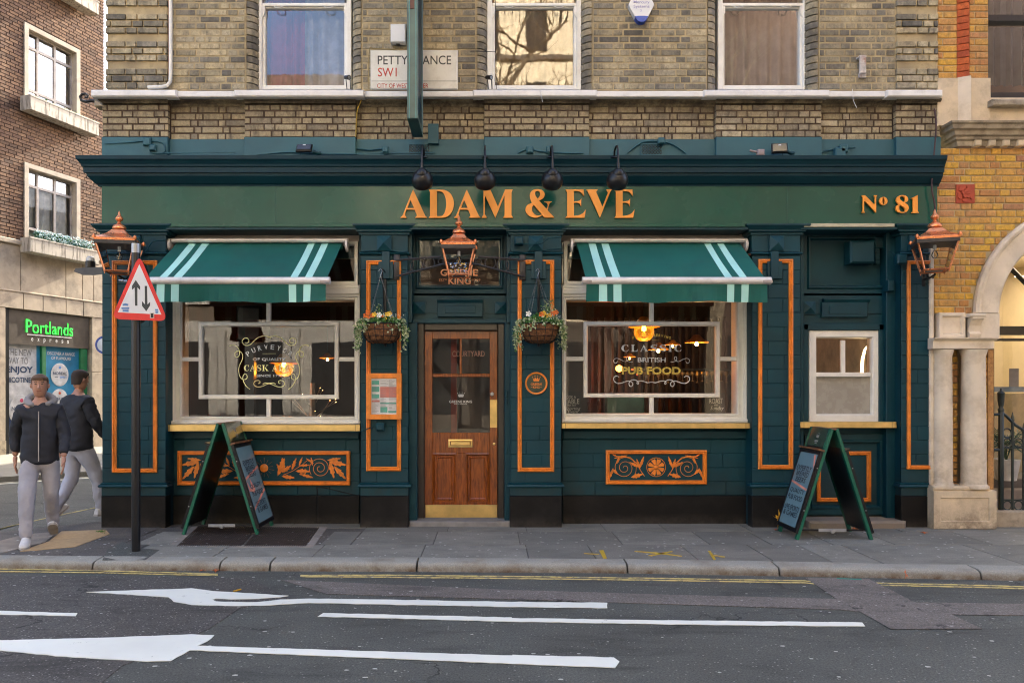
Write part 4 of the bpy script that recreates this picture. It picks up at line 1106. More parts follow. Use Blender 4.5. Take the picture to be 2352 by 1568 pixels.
dl.obj('door_lettering', simple('white_letter', (.6,.6,.58), .6, bmp=0), door)
hg = MB()
for q in (905, 1035, 1166): hg.vbox(951, 957, q-9, q+9, .088, .1, bv=.004)
for q in (905, 922, 1035): hg.vbox(1161, 1166, q-7, q+7, .088, .1, bv=.004)
hg.objs('shutter_bracket', TEAL2, pub)

# ---- right bay: blind panel, white window, panelled door below
MB().vbox(1841, 2067, 527, 680, BY+.045, .5).obj('blind_panel', TEAL, BH5)
j5 = MB(); j5.vbox(1838, 1846, 527, 1196, .12, .5, bv=.004); j5.vbox(2036, 2069, 527, 1196, .14, .5, bv=.006); j5.vbox(1846, 1857.5, 744, 972, .2, .5, bv=.004); j5.vbox(2019.5, 2037, 744, 972, .2, .5, bv=.004); j5.vbox(1846, 2036, 742, 758, .2, .5, bv=.006)
j5.objs('bay_jamb', TEAL2, pub)
YW = BY
w5 = MB(); w5.vring(1857, 2020, 758, 969, YW, [(0,.4),(0,YW-.012),(.008,YW-.018),(.075,YW-.018),(.085,YW-.006),(.092,YW+.02),(.092,YW+.1)])
w5 = w5.obj('window', WHIT, pub)
MB().vbox(1932, 1942, 781, 856, YW, YW+.04, bv=.004).obj('glazing_bar', WHIT, w5)
MB().vbox(1874, 2000, 855, 865, YW-.02, YW+.05, bv=.004).obj('meeting_rail', WHIT, w5)
FROS = simple('frosted_glass', (.33,.31,.27), .25, var=.1, bmp=0, coat=.3)
for (a, b) in ((1875,1932),(1942,1998)):
    MB().quad((X_(a,YW),YW+.03,Z_(856,YW)),(X_(b,YW),YW+.03,Z_(856,YW)),(X_(b,YW),YW+.03,Z_(779,YW)),(X_(a,YW),YW+.03,Z_(779,YW))).obj('pane', GLAS, w5)
MB().vbox(1874, 1999, 864, 960, YW+.03, YW+.036).obj('pane', FROS, w5)
w5b = MB().vbox(1846, 2036, 982, 1196, BY+.02, .5).obj('bay_wall', TEAL, pub)
MB().vring(1848, 2036, 997, 1180, BY, [(0,BY+.03),(0,BY-.02),(.06,BY-.02),(.07,BY-.03),(.085,BY-.03),(.10,BY+.018)]).obj('panel_moulding', TEAL2, w5b)
orange_frame(w5b, 1877, 2001, 1036, 1152, BY+.02)
MB().vbox(1859, 2083, 1197, 1218, -.09, .3, bv=.02).obj('doorstep', simple('worn_step', (.26,.21,.16), .85, bmp=.4, dirt=(.1,.08,.06)), pub)
MB().vbox(2136, 2146, 520, 1213, -.03, .2, bv=.01).obj('party_strip', STOW, pub)
cable([(2146,250),(2150,300),(2140,420),(2147,470),(2150,520)], -.1, .008, simple('dark_red_cable', (.06,.02,.02), .5, bmp=0))
# cables and boxes around the capitals
cable([(380,552),(350,556),(335,578),(310,590),(290,596)], -.06, .007, TEAL2)
cable([(830,578),(880,575),(935,580)], -.03, .006, TEAL2); cable([(1290,570),(1250,575),(1220,582),(1178,577)], -.03, .006, TEAL2)
cable([(1200,560),(1240,560),(1262,548),(1290,545)], -.09, .006, TEAL2); cable([(2044,575),(2060,590),(2075,594),(2090,590),(2110,575),(2125,560)], -.04, .006, TEAL2)
cable([(872,975),(850,982),(829,990),(800,992)], -.03, .006, TEAL2); cable([(868,1090),(866,1130),(850,1137),(820,1137),(735,1118),(729,1130),(729,1198)], .0, .007, PLIN)
bxs = MB()
for (x, y, a, b) in ((1192,552,10,9),(2106-0,0,0,0),(2074,594,11,11),(1182,0,0,0),(872,980,9,9),(817,0,0,0),(2108,0,0,0)):
    if a: bxs.vbox(x-a, x+a, y-b, y+b, -.1, 0, bv=.015)
bxs.vbox(2010, 2030, 543, 570, BY-.03, BY+.05, bv=.01); bxs.vbox(2041, 2054, 642, 668, .07, .2, bv=.006)
bxs.objs('junction_box', TEAL2, pub)
# white downpipe on the brickwork
dp = MB(); dp.tube([W(392,-260,-.05), W(392,170,-.05), W(391,188,-.05), W(384,197,-.05), W(372,200,-.06), W(340,201,-.06)], .019, 10)
dp = sharp(dp.obj('downpipe', WHIT, pub), 50)
ck = MB(); ck.tube([W(388,-260,-.02), W(388,197,-.02)], .008, 6); ck.obj('cable', simple('rusty_cable', (.2,.08,.03), .7, bmp=0), pub)
cable([(833,222),(826,240),(820,258),(817,315)], -.03, .006, simple('yellow_cable', (.45,.3,.04), .5, bmp=0))
cable([(1138,0),(1139,80),(1140,205)], .0-.01, .004, IRON); cable([(906,108),(906,114),(860,112),(848,118),(847,205)], -.03, .004, simple('tan_cable', (.3,.22,.08), .6, bmp=0))
cable([(1140,120),(1095,118),(1080,118)], -.02, .004, BLAK)
cable([(1237,205),(1242,212),(1246,235)], -.15, .003, PVC); cable([(1958,205),(1960,230),(1968,248)], -.15, .003, PVC)
# ---------------------------------------------------------------- window lettering (flat print on the glass)
def ribbon(mb, pts, w, y, m=0):
    n = len(pts); v = []
    for i, p in enumerate(pts):
        a, b = pts[max(i-1, 0)], pts[min(i+1, n-1)]; dx, dz = b[0]-a[0], b[1]-a[1]; l = math.hypot(dx, dz) or 1
        ww = (w[i] if isinstance(w, list) else w)/2; yy = y-.0002*i/n
        v += [(p[0]-dz/l*ww, yy, p[1]+dx/l*ww), (p[0]+dz/l*ww, yy, p[1]-dx/l*ww)]
    mb.add(v, [(2*i, 2*i+1, 2*i+3, 2*i+2) for i in range(n-1)], m)
def smooth_pts(p, k=6):
    out = []
    for i in range(len(p)-1):
        a, b = p[i], p[i+1]; pa, pb = p[max(i-1, 0)], p[min(i+2, len(p)-1)]
        for j in range(k):
            t = j/k; out.append(tuple(.5*((2*a[q])+(b[q]-pa[q])*t+(2*pa[q]-5*a[q]+4*b[q]-pb[q])*t*t+(3*a[q]-pa[q]-3*b[q]+pb[q])*t**3) for q in (0, 1)))
    return out+[p[-1]]
CRM = simple('cream_gilt', (.95,.82,.40), .5, bmp=0); CRW = simple('pale_grey_letter', (.60,.63,.65), .5, bmp=0); GRL = simple('grey_letter', (.16,.16,.17), .5, bmp=0)
OLD = simple('olive_gilt', (.62,.46,.08), .5, bmp=0)
YT = BY-.03+.035+.02-.006
def cw(x, y):      # crop of the left window lettering
    p = W((560+x/9.223)/1.06293, (800+y/9.223)/1.06293, YT); return (p[0], p[2])
mb = MB()
def curl(fn, pts, w, m=0, mirror=None):
    for k in ((0, 1) if mirror else (0,)):
        q = [fn(mirror*2-x if k else x, y) for x, y in pts]
        ribbon(mb, smooth_pts(q), w, YT, m)
ws = .009
curl(cw, [(350,325),(375,345),(420,330),(440,290),(410,240),(350,232),(300,270),(290,320),(330,380),(400,398),(480,370),(560,290),(640,225),(720,195),(810,185),(900,210),(940,235)], ws, 0, 897)
curl(cw, [(0,408),(60,388),(140,400),(200,460),(228,550),(215,630),(170,658),(130,630),(130,560),(190,525),(260,545),(298,620),(290,710),(240,820),(210,930),(225,1060),(270,1140),(330,1165),(390,1140),(398,1080),(370,1040),(330,1050),(305,1100),(310,1180),(370,1300),(465,1385)], ws*.85, 0, 897)
curl(cw, [(645,1250),(680,1245),(688,1205),(640,1182),(580,1200),(550,1250),(570,1300),(640,1330),(740,1315),(830,1275),(900,1250),(980,1240),(1045,1268)], ws*.9, 0, 897)
ribbon(mb, [cw(745,580), cw(1045,580)], .004, YT); 
def cwt(s, x0, x1, y0, y1, **k):
    a, b = cw(x0, y1), cw(x1, y0); text_in(mb, s, a[0], b[0], a[1], b[1], YT, **k)
cx_, cz_ = cw(897, 1250); rr = cw(897, 430)[1]-cz_
arc_text(mb, 'PURVEYOR', cx_, cz_, rr, -.62, .62, .056, YT, m=1, bold=.02)
cwt('OF QUALITY', 525, 1270, 675, 752, m=1, bold=.02)
a_, b_ = cw(325, 972), cw(1470, 835); serif_in(mb, 'CASK ALES', a_[0], b_[0], a_[1], b_[1], YT, 0)
cwt('SINCE 1799', 612, 1210, 1050, 1105, m=1, bold=.02)
tag(mb.obj('window_lettering', [CRM, CRW], WIN1))
mb = MB()
def cw(x, y):
    p = W((1480+x/9.222)/1.06293, (790+y/9.222)/1.06293, YT); return (p[0], p[2])
cx_, cz_ = cw(1022, 1500); rr = cw(1022, 290-40)[1]-cz_
arc_text(mb, 'PROUDLY SERVING', cx_, cz_, rr, -.335, .335, .030, YT, m=2, bold=.02)
ribbon(mb, [cw(845,372), cw(1185,372)], .003, YT, 2)
a_, b_ = cw(338, 628), cw(1698, 472); serif_in(mb, 'CLASSIC', a_[0], b_[0], a_[1], b_[1], YT, 1, 26)
cwt('BRITISH', 710, 1340, 760, 865, m=1, bold=.015)
cwt('PUB FOOD', 352, 1678, 970, 1142, m=2, bold=.035)
curl(cw, [(255,840),(225,885),(180,870),(172,815),(230,778),(320,805),(420,850),(490,820),(510,770),(480,740),(455,770),(470,830),(540,858),(600,855)], .006, 1, 1022)
curl(cw, [(290,1205),(240,1175),(180,1200),(170,1270),(240,1335),(340,1335),(480,1290),(570,1310),(600,1360),(570,1408),(525,1395),(515,1330),(560,1275),(630,1260),(700,1290),(730,1335),(715,1358),(692,1335),(730,1292),(820,1290),(930,1325),(1022,1310)], .009, 1, 1022)
mb.obj('window_lettering', [CRM, CRW, OLD], WIN3)
# small black cards in the right window
CARD = simple('black_card', (.012,.012,.012), .6, bmp=0); CHAL = simple('chalk_white', (.6,.58,.54), .7, bmp=0)
def card(lines, p0, p1, q0, q1, label):
    Y = YT+.04
    t = thing('window_card', W((p0+p1)/2, q1, Y), label, 'sign')
    MB().vbox(p0, p1, q0, q1, Y, Y+.004).obj('card', CARD, t)
    m_ = MB()
    for (s, a, b, c, d, sh) in lines: vtext(m_, s, a, b, c, d, Y-.002, shear=sh)
    m_.obj('lettering', CHAL, t)
u = lambda x: (1340+x/2.852)/1.06293; v_ = lambda y: (550+y/2.852)/1.06293
card([('BOOK A',u(112),u(188),v_(1185),v_(1203),0),('TABLE',u(108),u(212),v_(1208),v_(1242),0),('FOR ANY',u(130),u(190),v_(1248),v_(1258),0),('Sporting',u(112),u(214),v_(1264),v_(1290),.3),('Event',u(132),u(205),v_(1285),v_(1306),.3)], u(108), u(222), v_(1155), v_(1310), 'black card reading book a table in the window corner near the plaque')
card([('ROAST',u(1118),u(1212),v_(1203),v_(1240),0),('on',u(1150),u(1175),v_(1245),v_(1256),.2),('Sunday',u(1120),u(1212),v_(1258),v_(1292),.3)], u(1098), u(1225), v_(1165), v_(1308), 'black card reading roast on Sunday in the lower corner of the pub food window')

# ---------------------------------------------------------------- name lettering
YS = -.04
def letters(parent, defs, ox, oy, s, depth=.022):
    for (name, loops) in defs:
        lp = []
        for l in loops:
            pts = dens(l); q = []
            for (x, y) in pts:
                p = W((ox+x/s)/1.06293, (oy+y/s)/1.06293, YS-.03); q.append((p[0], p[2]))
            lp.append(q)
        me = shape_mesh(lp, depth); me.materials.append(LETT)
        for v in me.vertices: v.co.y += YS-.034
        o = link('letter', me, parent); o['label'] = name
S = 's'
A = [[(420,165),(628,618),(655,645),(655,655),(455,655),(455,648),(480,628),(478,598),(442,512),(300,512),(275,585),(282,622),(303,648),(303,655),(200,655),(200,648),(232,618),(398,205)],[(372,345),(318,485),(435,485)]]
Dl = [[(690,168),(880,168),(985,180,S),(1080,250,S),(1128,400,S),(1085,560,S),(1000,640,S),(880,655),(690,655),(712,620),(712,205)],[(832,192),(832,628),(870,628),(935,610,S),(980,520,S),(992,410,S),(978,300,S),(935,215,S),(870,192)]]
M = [[(1640,172),(1765,172),(1893,462),(2008,190),(2015,162),(2150,162),(2130,210),(2130,610),(2155,648),(2155,655),(1983,655),(2008,615),(2008,262),(1848,655),(1668,262),(1665,590),(1698,648),(1698,655),(1612,655),(1640,600)]]
AMP = [[(365,158,S),(455,178,S),(498,245,S),(470,310,S),(395,352),(528,500),(552,430,S),(528,390,S),(490,378),(490,372),(620,372),(620,378),(585,400,S),(548,525),(660,643),(660,652),(495,652),(455,610),(400,640,S),(330,655,S),(215,610,S),(163,520,S),(190,440,S),(275,395),(245,310,S),(245,230,S),(290,175,S)],[(372,183,S),(335,205,S),(335,260,S),(375,325),(412,270,S),(412,210,S)],[(305,430),(280,470,S),(285,545,S),(340,605,S),(400,618,S),(448,595)]]
E = [[(860,162),(1175,162),(1185,280),(1168,258),(1110,200,S),(1005,188),(1005,370),(1060,368),(1110,352,S),(1135,318),(1130,455),(1105,410,S),(1060,392),(1005,392),(1005,622),(1090,610,S),(1160,575,S),(1212,510),(1190,655),(860,655),(888,618),(888,205)]]
V = [[(1220,162),(1418,162),(1418,170),(1392,205),(1502,465),(1600,215),(1575,172),(1575,162),(1665,162),(1640,200),(1458,655),(1250,200)]]
sh = lambda L, dx: [[(p[0]+dx, *p[1:]) for p in l] for l in L]
ns = thing('pub_name_sign', W(1190, 500, YS), 'large orange serif letters reading Adam and Eve on the green fascia', 'sign')
letters(ns, [('orange letter A', A), ('orange letter D', Dl), ('orange letter A', sh(A, 933)), ('orange letter M', M)], 950, 440, 7.127)
letters(ns, [('orange ampersand', AMP), ('orange letter E', E), ('orange letter V', V), ('orange letter E', sh(E, 849))], 1260, 440, 7.127)
N_ = [[(285,318),(375,318),(655,600),(662,375),(630,326),(630,318),(718,318),(718,326),(690,370),(692,818),(685,818),(345,460),(345,760),(372,812),(372,818),(280,818),(280,812),(308,760),(308,370),(285,326)]]
circ = lambda cx, cy, a, b, n=24: [(cx+a*math.cos(2*math.pi*i/n), cy+b*math.sin(2*math.pi*i/n)) for i in range(n)]
o_l = [circ(902,482,116,118), circ(902,482,34,96)]
E8 = [[(1440,313,S),(1560,345,S),(1610,430,S),(1585,495,S),(1515,535),(1600,600,S),(1625,690,S),(1570,785,S),(1440,825,S),(1310,790,S),(1252,690,S),(1285,615,S),(1350,580),(1290,510,S),(1270,440,S),(1320,350,S)],[(1440,340,S),(1385,360,S),(1370,405,S),(1410,465,S),(1500,518),(1522,450,S),(1510,380,S)],[(1375,595),(1350,680,S),(1375,760,S),(1440,798,S),(1500,785,S),(1525,730,S),(1480,655,S)]]
E1 = [[(1885,312),(1885,765),(1915,818),(1915,825),(1715,825),(1715,818),(1752,765),(1752,440),(1735,415),(1700,405),(1700,398),(1780,365)]]
n2 = thing('number_sign', W(2045, 490, YS), 'orange No 81 number at the end of the green fascia', 'sign')
letters(n2, [('orange letter N', N_), ('small orange raised o', o_l), ('orange figure 8', E8), ('orange figure 1', E1)], 2080, 450, 11.76, .022)

# ---------------------------------------------------------------- awnings
def awning(X0, X1, stripes, ends, label):
    t = thing('awning', ((X0+X1)/2, BY, 3.15), label, 'awning', 'striped awnings over the pub windows')
    yb, yf = .1, -.72; zb, zf = 3.135, 2.62
    cuts = [X0]+[X0+s for s in stripes]+[X1]; cm = MB(); nv = 10
    for i in range(len(cuts)-1):
        nsg = max(1, int((cuts[i+1]-cuts[i])/.12))
        for j in range(nsg):
            xa = cuts[i]+(cuts[i+1]-cuts[i])*j/nsg; xb = cuts[i]+(cuts[i+1]-cuts[i])*(j+1)/nsg
            for k in range(nv):
                t0, t1 = k/nv, (k+1)/nv
                def P(x, u): return (x, yb+(yf-yb)*u, zb+(zf-zb)*u+.0035*math.sin(x*14+u*3)*u+.002*math.sin(x*31-u*7)-.022*math.sin(math.pi*u)*(1-.6*abs(2*(x-X0)/(X1-X0)-1)))
                cm.quad(P(xa,t1), P(xb,t1), P(xb,t0), P(xa,t0), i % 2)
    sharp(cm.obj('canopy', [AWN, AWS], t), 60)
    vm = MB(); zt_ = zf-.045; hgt = .188
    for i in range(len(cuts)-1):
        nsg = max(1, int((cuts[i+1]-cuts[i])/.05))
        for j in range(nsg):
            xa = cuts[i]+(cuts[i+1]-cuts[i])*j/nsg; xb = cuts[i]+(cuts[i+1]-cuts[i])*(j+1)/nsg
            for k in range(4):
                def P(x, u): return (x, yf-.02+u*(.020*math.sin(x*8)+.009*math.sin(x*19+1)+.004*math.sin(x*47)), zt_-hgt*u-.006*math.sin(x*5)*u-.003*math.sin(x*16)*u)
                vm.quad(P(xa,(k+1)/4), P(xb,(k+1)/4), P(xb,k/4), P(xa,k/4), i % 2)
    sharp(vm.obj('valance', [AWN, AWS], t), 60)
    br = MB(); br.tube([(X0-.04, yf-.01, zf-.02), (X1+.04, yf-.01, zf-.02)], .042, 12); br.v = [(v[0], v[1], zf-.02+(v[2]-zf+.02)*.92) for v in br.v]
    b = sharp(br.obj('front_bar', ALUM, t), 40)
    MB().box(X0-.045, X0+.05, yf-.055, yf-.05, zf-.045, zf-.02).box(X1-.05, X1+.045, yf-.055, yf-.05, zf-.045, zf-.02).obj('bar_end_label', simple('grey_print', (.35,.3,.27), .6, bmp=0), b)
    cs = MB(); cs.box(X0-.045, X1+.06, yb-.055, .2, 3.14, 3.185, bv=.018); cs.obj('cassette', ALUM, t)
    rl = MB(); rl.tube([(X0, yb+.03, 3.105), (X1, yb+.03, 3.105)], .035, 12); sharp(rl.obj('roller', AWN, t), 40)
    for x in (X0-.06, X1+.06):
        e = MB(); e.lathe([(0,-.012),(.075,-.012),(.075,.012),(0,.012)], (0,0,0), 20)
        e.v = [(x+v[2], yb+.0+v[0], 3.115+v[1]) for v in e.v]; sharp(e.obj('end_bracket', ALUM, t), 40)
    for s, x, xm in ((1, X0+.1, X0+.75), (-1, X1-.1, X1-.75)):
        a = MB(); a.tube([(x, .14, 3.06), (xm, -.25, 2.86), (x, yf+.03, zf-.03)], .018, 8); sharp(a.obj('folding_arm', ALUM, t), 40)
    return t
awning(-3.484, -1.643, [.144,.223,.288,.367,1.468,1.543,1.617,1.691], None, 'green awning with pale stripes over the cask ales window behind the triangular road sign')
awning(.973, 2.787, [.128,.208,.271,.352,1.415,1.486,1.558,1.632], None, 'green awning with pale stripes over the classic British pub food window')

# ---------------------------------------------------------------- gooseneck lamps over the name
def gooseneck(px, first, label):
    x = X_(px, -.42); z = Z_(415, -.42)
    if first is None:
        t = thing('gooseneck_lamp', (x, -.42, z), label, 'lamp', 'black gooseneck lamps over the pub name', world=False)
        th = R(48); rot = (th, 0, 0)
        pr = [(0,.114)]+[(.114*math.sin(a), .114*math.cos(a)) for a in [R(q) for q in (12,25,38,50,62,74,86,98,110,120)]]
        pr += [(r_*.95, z_) for r_, z_ in pr[:0:-1]]+[(0,.108)]
        m_ = MB(); m_.lathe(pr, (0,0,0), 28); s_ = sharp(m_.obj('lamp_shade', BLAK, t), 60); s_.rotation_euler = rot
        m_ = MB(); m_.lathe([(0,.0)]+[(.064*math.sin(a), .075+.064*math.cos(a)) for a in [R(q) for q in range(150, 9, -14)]]+[(0,.14)], (0,0,0), 20); c_ = sharp(m_.obj('lamp_cap', BLAK, t), 60); c_.rotation_euler = rot
        m_ = MB(); m_.lathe([(0,-.05),(.03,-.04),(.04,-.01),(.03,.02),(0,.03)], (0,0,0), 12); c_ = sharp(m_.obj('bulb', simple('dull_bulb', (.5,.45,.35), .2, bmp=0), t), 60); c_.rotation_euler = rot
        m_ = MB(); m_.tube([(0,-.06,.10),(0,-.055,.17)], .017, 8); m_.tube([(0,-.058,.14),(0,-.052,.22),(0,-.035,.30),(0,.02,.365),(0,.10,.385),(0,.17,.365),(0,.215,.30)], .0115, 8)
        m_.lathe([(0,0),(.035,0),(.03,.012),(0,.014)], (0,.215,.30), 12); sharp(m_.obj('swan_neck', BLAK, t), 50)
        return t
    return dup(first, (x, -.42, z), label)
gl = gooseneck(970, None, 'black gooseneck lamp between the letters A and D, nearest the hanging sign')
gooseneck(1114, gl, 'black gooseneck lamp hanging over the letter M of the pub name')
gooseneck(1268, gl, 'black gooseneck lamp hanging over the ampersand of the pub name')
gooseneck(1418, gl, 'black gooseneck lamp hanging over the last letters of the word Eve')

# ---------------------------------------------------------------- lanterns
def lantern_parts(t, w=.35, h=.33, roof=.1):
    a, b = w/2, w/2*.62
    gm = MB(); zt_, zb_ = 0, -h
    cor = [(-1,-1),(1,-1),(1,1),(-1,1)]
    fr = MB()
    for (sx, sy) in cor:
        fr.tube([(sx*a,sy*a,zt_-.02),(sx*b,sy*b,zb_)], .010, 4)
        fr.tube([(sx*b,sy*b,zb_+.005),(sx*b,sy*b,zb_-.03)], [.008,.004], 4)
    for r_, z_ in ((b, zb_),):
        for i in range(4):
            p, q = cor[i], cor[(i+1) % 4]; fr.tube([(p[0]*r_,p[1]*r_,z_),(q[0]*r_,q[1]*r_,z_)], .012, 4)
    fr.obj('lantern_frame', COPP, t)
    for i in range(4):
        p, q = cor[i], cor[(i+1) % 4]; k = .97
        MB().quad((p[0]*b*k,p[1]*b*k,zb_+.01),(q[0]*b*k,q[1]*b*k,zb_+.01),(q[0]*a*k,q[1]*a*k,zt_-.02),(p[0]*a*k,p[1]*a*k,zt_-.02)).obj('lantern_pane', GLAL, t)
    bd = MB(); r0 = a+.012
    bd.box(-r0, r0, -r0, r0, -.03, .012, bv=.002); bd.obj('gallery_band', IRON, t)
    rf = MB(); q = math.sqrt(2)
    rf.lathe([(r0*q,.012),(r0*q*1.01,.04),(r0*q*.98,.05),(r0*q*.72,.085),(r0*q*.5,.125),(r0*q*.36,.165),(r0*q*.32,.18)], (0,0,0), 4, rot=math.pi/4)
    for (sx, sy) in cor: rf.lathe([(0,.03),(.018,.03),(.02,.05),(.012,.075),(0,.085)], (sx*r0,sy*r0,0), 6)
    rf.v = [(v[0], v[1], v[2]*.78) for v in rf.v]; rf.obj('lantern_roof', COPP, t)
    fi = MB(); fi.lathe([(0,.175),(.058,.178),(.064,.19),(.045,.198),(.068,.205),(.069,.225),(.055,.25),(.028,.27),(.018,.285),(.014,.30),(.022,.308),(.036,.325),(.040,.345),(.030,.365),(.018,.385),(.012,.42),(.004,.445),(0,.45)], (0,0,0), 20); fi.v = [(v[0], v[1], v[2]*.78) for v in fi.v]
    sharp(fi.obj('finial', COPP, t), 50)
    bl = MB(); bl.tube([(0,0,-.03),(0,0,-.08)], .016, 8); bl.obj('bulb_holder', PVC, t)
    bl = MB(); bl.lathe([(0,-.08),(.012,-.085),(.03,-.12),(.033,-.14),(.02,-.165),(0,-.172)], (0,0,0), 12); sharp(bl.obj('bulb', GLAL, t), 60)
    MB().tube([(0,0,-.09),(.006,0,-.12),(-.006,0,-.14),(0,0,-.155)], .003, 5).obj('filament', simple('filament', (.7,.4,.1), .4, bmp=0), t)
    ft = MB()
    ft.lathe([(0,-h+.004),(b*.95,-h+.004),(b*.95,-h-.004),(0,-h-.004)], (0,0,0), 4, rot=math.pi/4); ft.obj('base_plate', simple('lantern_base', (.2,.2,.2), .5, bmp=0), t)
t1 = thing('wall_lantern', W(1054, 570.5, -.30), 'copper lantern on a scrolled iron bracket in front of the fanlight', 'lantern', world=False)
lantern_parts(t1, .33, .29)
# pattern of stickers / crest on the front pane
m_ = MB(); rg = random.Random(4); cols = [simple('crest_blue', (.08,.2,.5), .5, bmp=0), simple('crest_gold', (.65,.4,.06), .5, bmp=0), simple('crest_white', (.6,.6,.62), .5, bmp=0)]
for k in range(70):
    x, z_ = rg.uniform(-.085, .085), rg.uniform(-.27, -.175); s_ = rg.uniform(.004, .013)
    if abs(x) > .100+(z_+.28)*.3: continue
    f_ = .102+(.29+z_)/.29*.063; y = -f_-.004
    m_.add([(x-s_,y,z_),(x,y,z_-s_*.7),(x+s_,y,z_),(x,y,z_+s_*.9)], [(0,1,2,3)], k % 3)
m_.obj('painted_crest', cols, t1)
def bracket_scroll(t, wl=None):
    m_ = MB()
    def P(px, py, y=-.3):
        p = W(px, py, y); return (p[0]-t.location.x, p[1]-t.location.y, p[2]-t.location.z)
    ends = -.02
    for s in (1, -1):
        f = lambda x: x if s > 0 else 2*1056-x
        q = lambda x: -.30+.28*max(0, min(1, (abs(x-1056)-20)/125))**1.0
        pt = lambda x, y: P(f(x), y, q(x))
        m_.tube([pt(907,598), pt(960,593), pt(1014,590)], .012, 6)
        m_.tube([pt(907,636), pt(960,622), pt(1014,608), pt(1040,604)], .012, 6)
        m_.box(*(sorted((P(f(905),0,-.0)[0], P(f(919),0,-.0)[0]))), -.0-t.location.y-.03, -t.location.y, P(0,644,-.0)[2], P(0,586,-.0)[2], bv=.004)
        for (cx, cy, r_) in ((957,610,14), (986,604,12.5)):
            pts = [pt(cx+r_*math.cos(a), cy+r_*.98*math.sin(a)) for a in [math.pi*2*i/20 for i in range(21)]]; m_.tube(pts, .0062, 5)
        m_.tube([pt(935+18*math.cos(a)-3, 606+18*math.sin(a)) for a in [R(-70+i*14) for i in range(12)]], .0062, 5)
        m_.tube([pt(1013+(9-4*i/16)*math.cos(R(90-i*26)), 601+(9-4*i/16)*math.sin(R(90-i*26))) for i in range(20)], .0062, 5)
        m_.tube([pt(1013,610), pt(1022,607), pt(1031,598), pt(1035,592)], .0062, 5)
    sharp(m_.obj('scroll_bracket', IRON, t), 50)
bracket_scroll(t1)
t2 = thing('wall_lantern', W(274, 560.5, -.32), 'copper lantern at the pub corner beside the triangular road sign', 'lantern', rz=R(12), world=False)
lantern_parts(t2, .37, .30)
t3 = thing('wall_lantern', W(2147, 556.5, -.34), 'copper lantern on the pub corner beside the yellow brick building', 'lantern', rz=R(-20), world=False)
lantern_parts(t3, .37, .30)
for t, s in ((t2, 1), (t3, -1)):
    m_ = MB(); m_.tube([(0,.0,-.34),(s*.03,.14,-.36),(s*.04,.36,-.34)], .012, 6); m_.tube([(s*.03,.16,-.35),(s*.05,.25,-.25),(s*.05,.36,-.16)], .010, 6); m_.box(s*.05-.02, s*.05+.02, .33, .352, -.42, -.08, bv=.004)
    m_.tube([(0,.1,-.36),(0,0,-.335)], .012, 6); sharp(m_.obj('wall_bracket', BLAK, t), 50)

# ---------------------------------------------------------------- hanging baskets
LEAFD = simple('leaf_green', (.035,.11,.02), .6, var=.5, scale=40, bmp=0); LEAFV = simple('variegated_leaf', (.42,.47,.28), .6, var=.45, scale=60, bmp=0); LEAFM = simple('mid_leaf', (.07,.19,.035), .6, var=.4, scale=40, bmp=0)
COIR = simple('coir_lining', (.19,.085,.035), .95, var=.55, scale=30, bmp=.9, bscale=60, bdist=.02)
FLO = simple('orange_flower', (.75,.16,.02), .6, bmp=0); FLY = simple('yellow_flower', (.8,.5,.04), .6, bmp=0); FLW = simple('white_flower', (.75,.76,.72), .6, bmp=0)
def leaf(mb, p, s, rg, m=0, droop=0.):
    d = Vector((rg.uniform(-1,1), rg.uniform(-1,1), rg.uniform(-.6,1)-droop)).normalized(); u = d.cross(Vector((rg.uniform(-1,1),rg.uniform(-1,1),rg.uniform(-1,1)))).normalized(); n = d.cross(u)
    p = Vector(p); mb.add([p, p+d*s*.45+u*s*.34, p+d*s+n*s*.1, p+d*s*.45-u*s*.34, p+d*s*.5-n*s*.12], [(0,4,1),(1,4,2),(2,4,3),(3,4,0)], m)
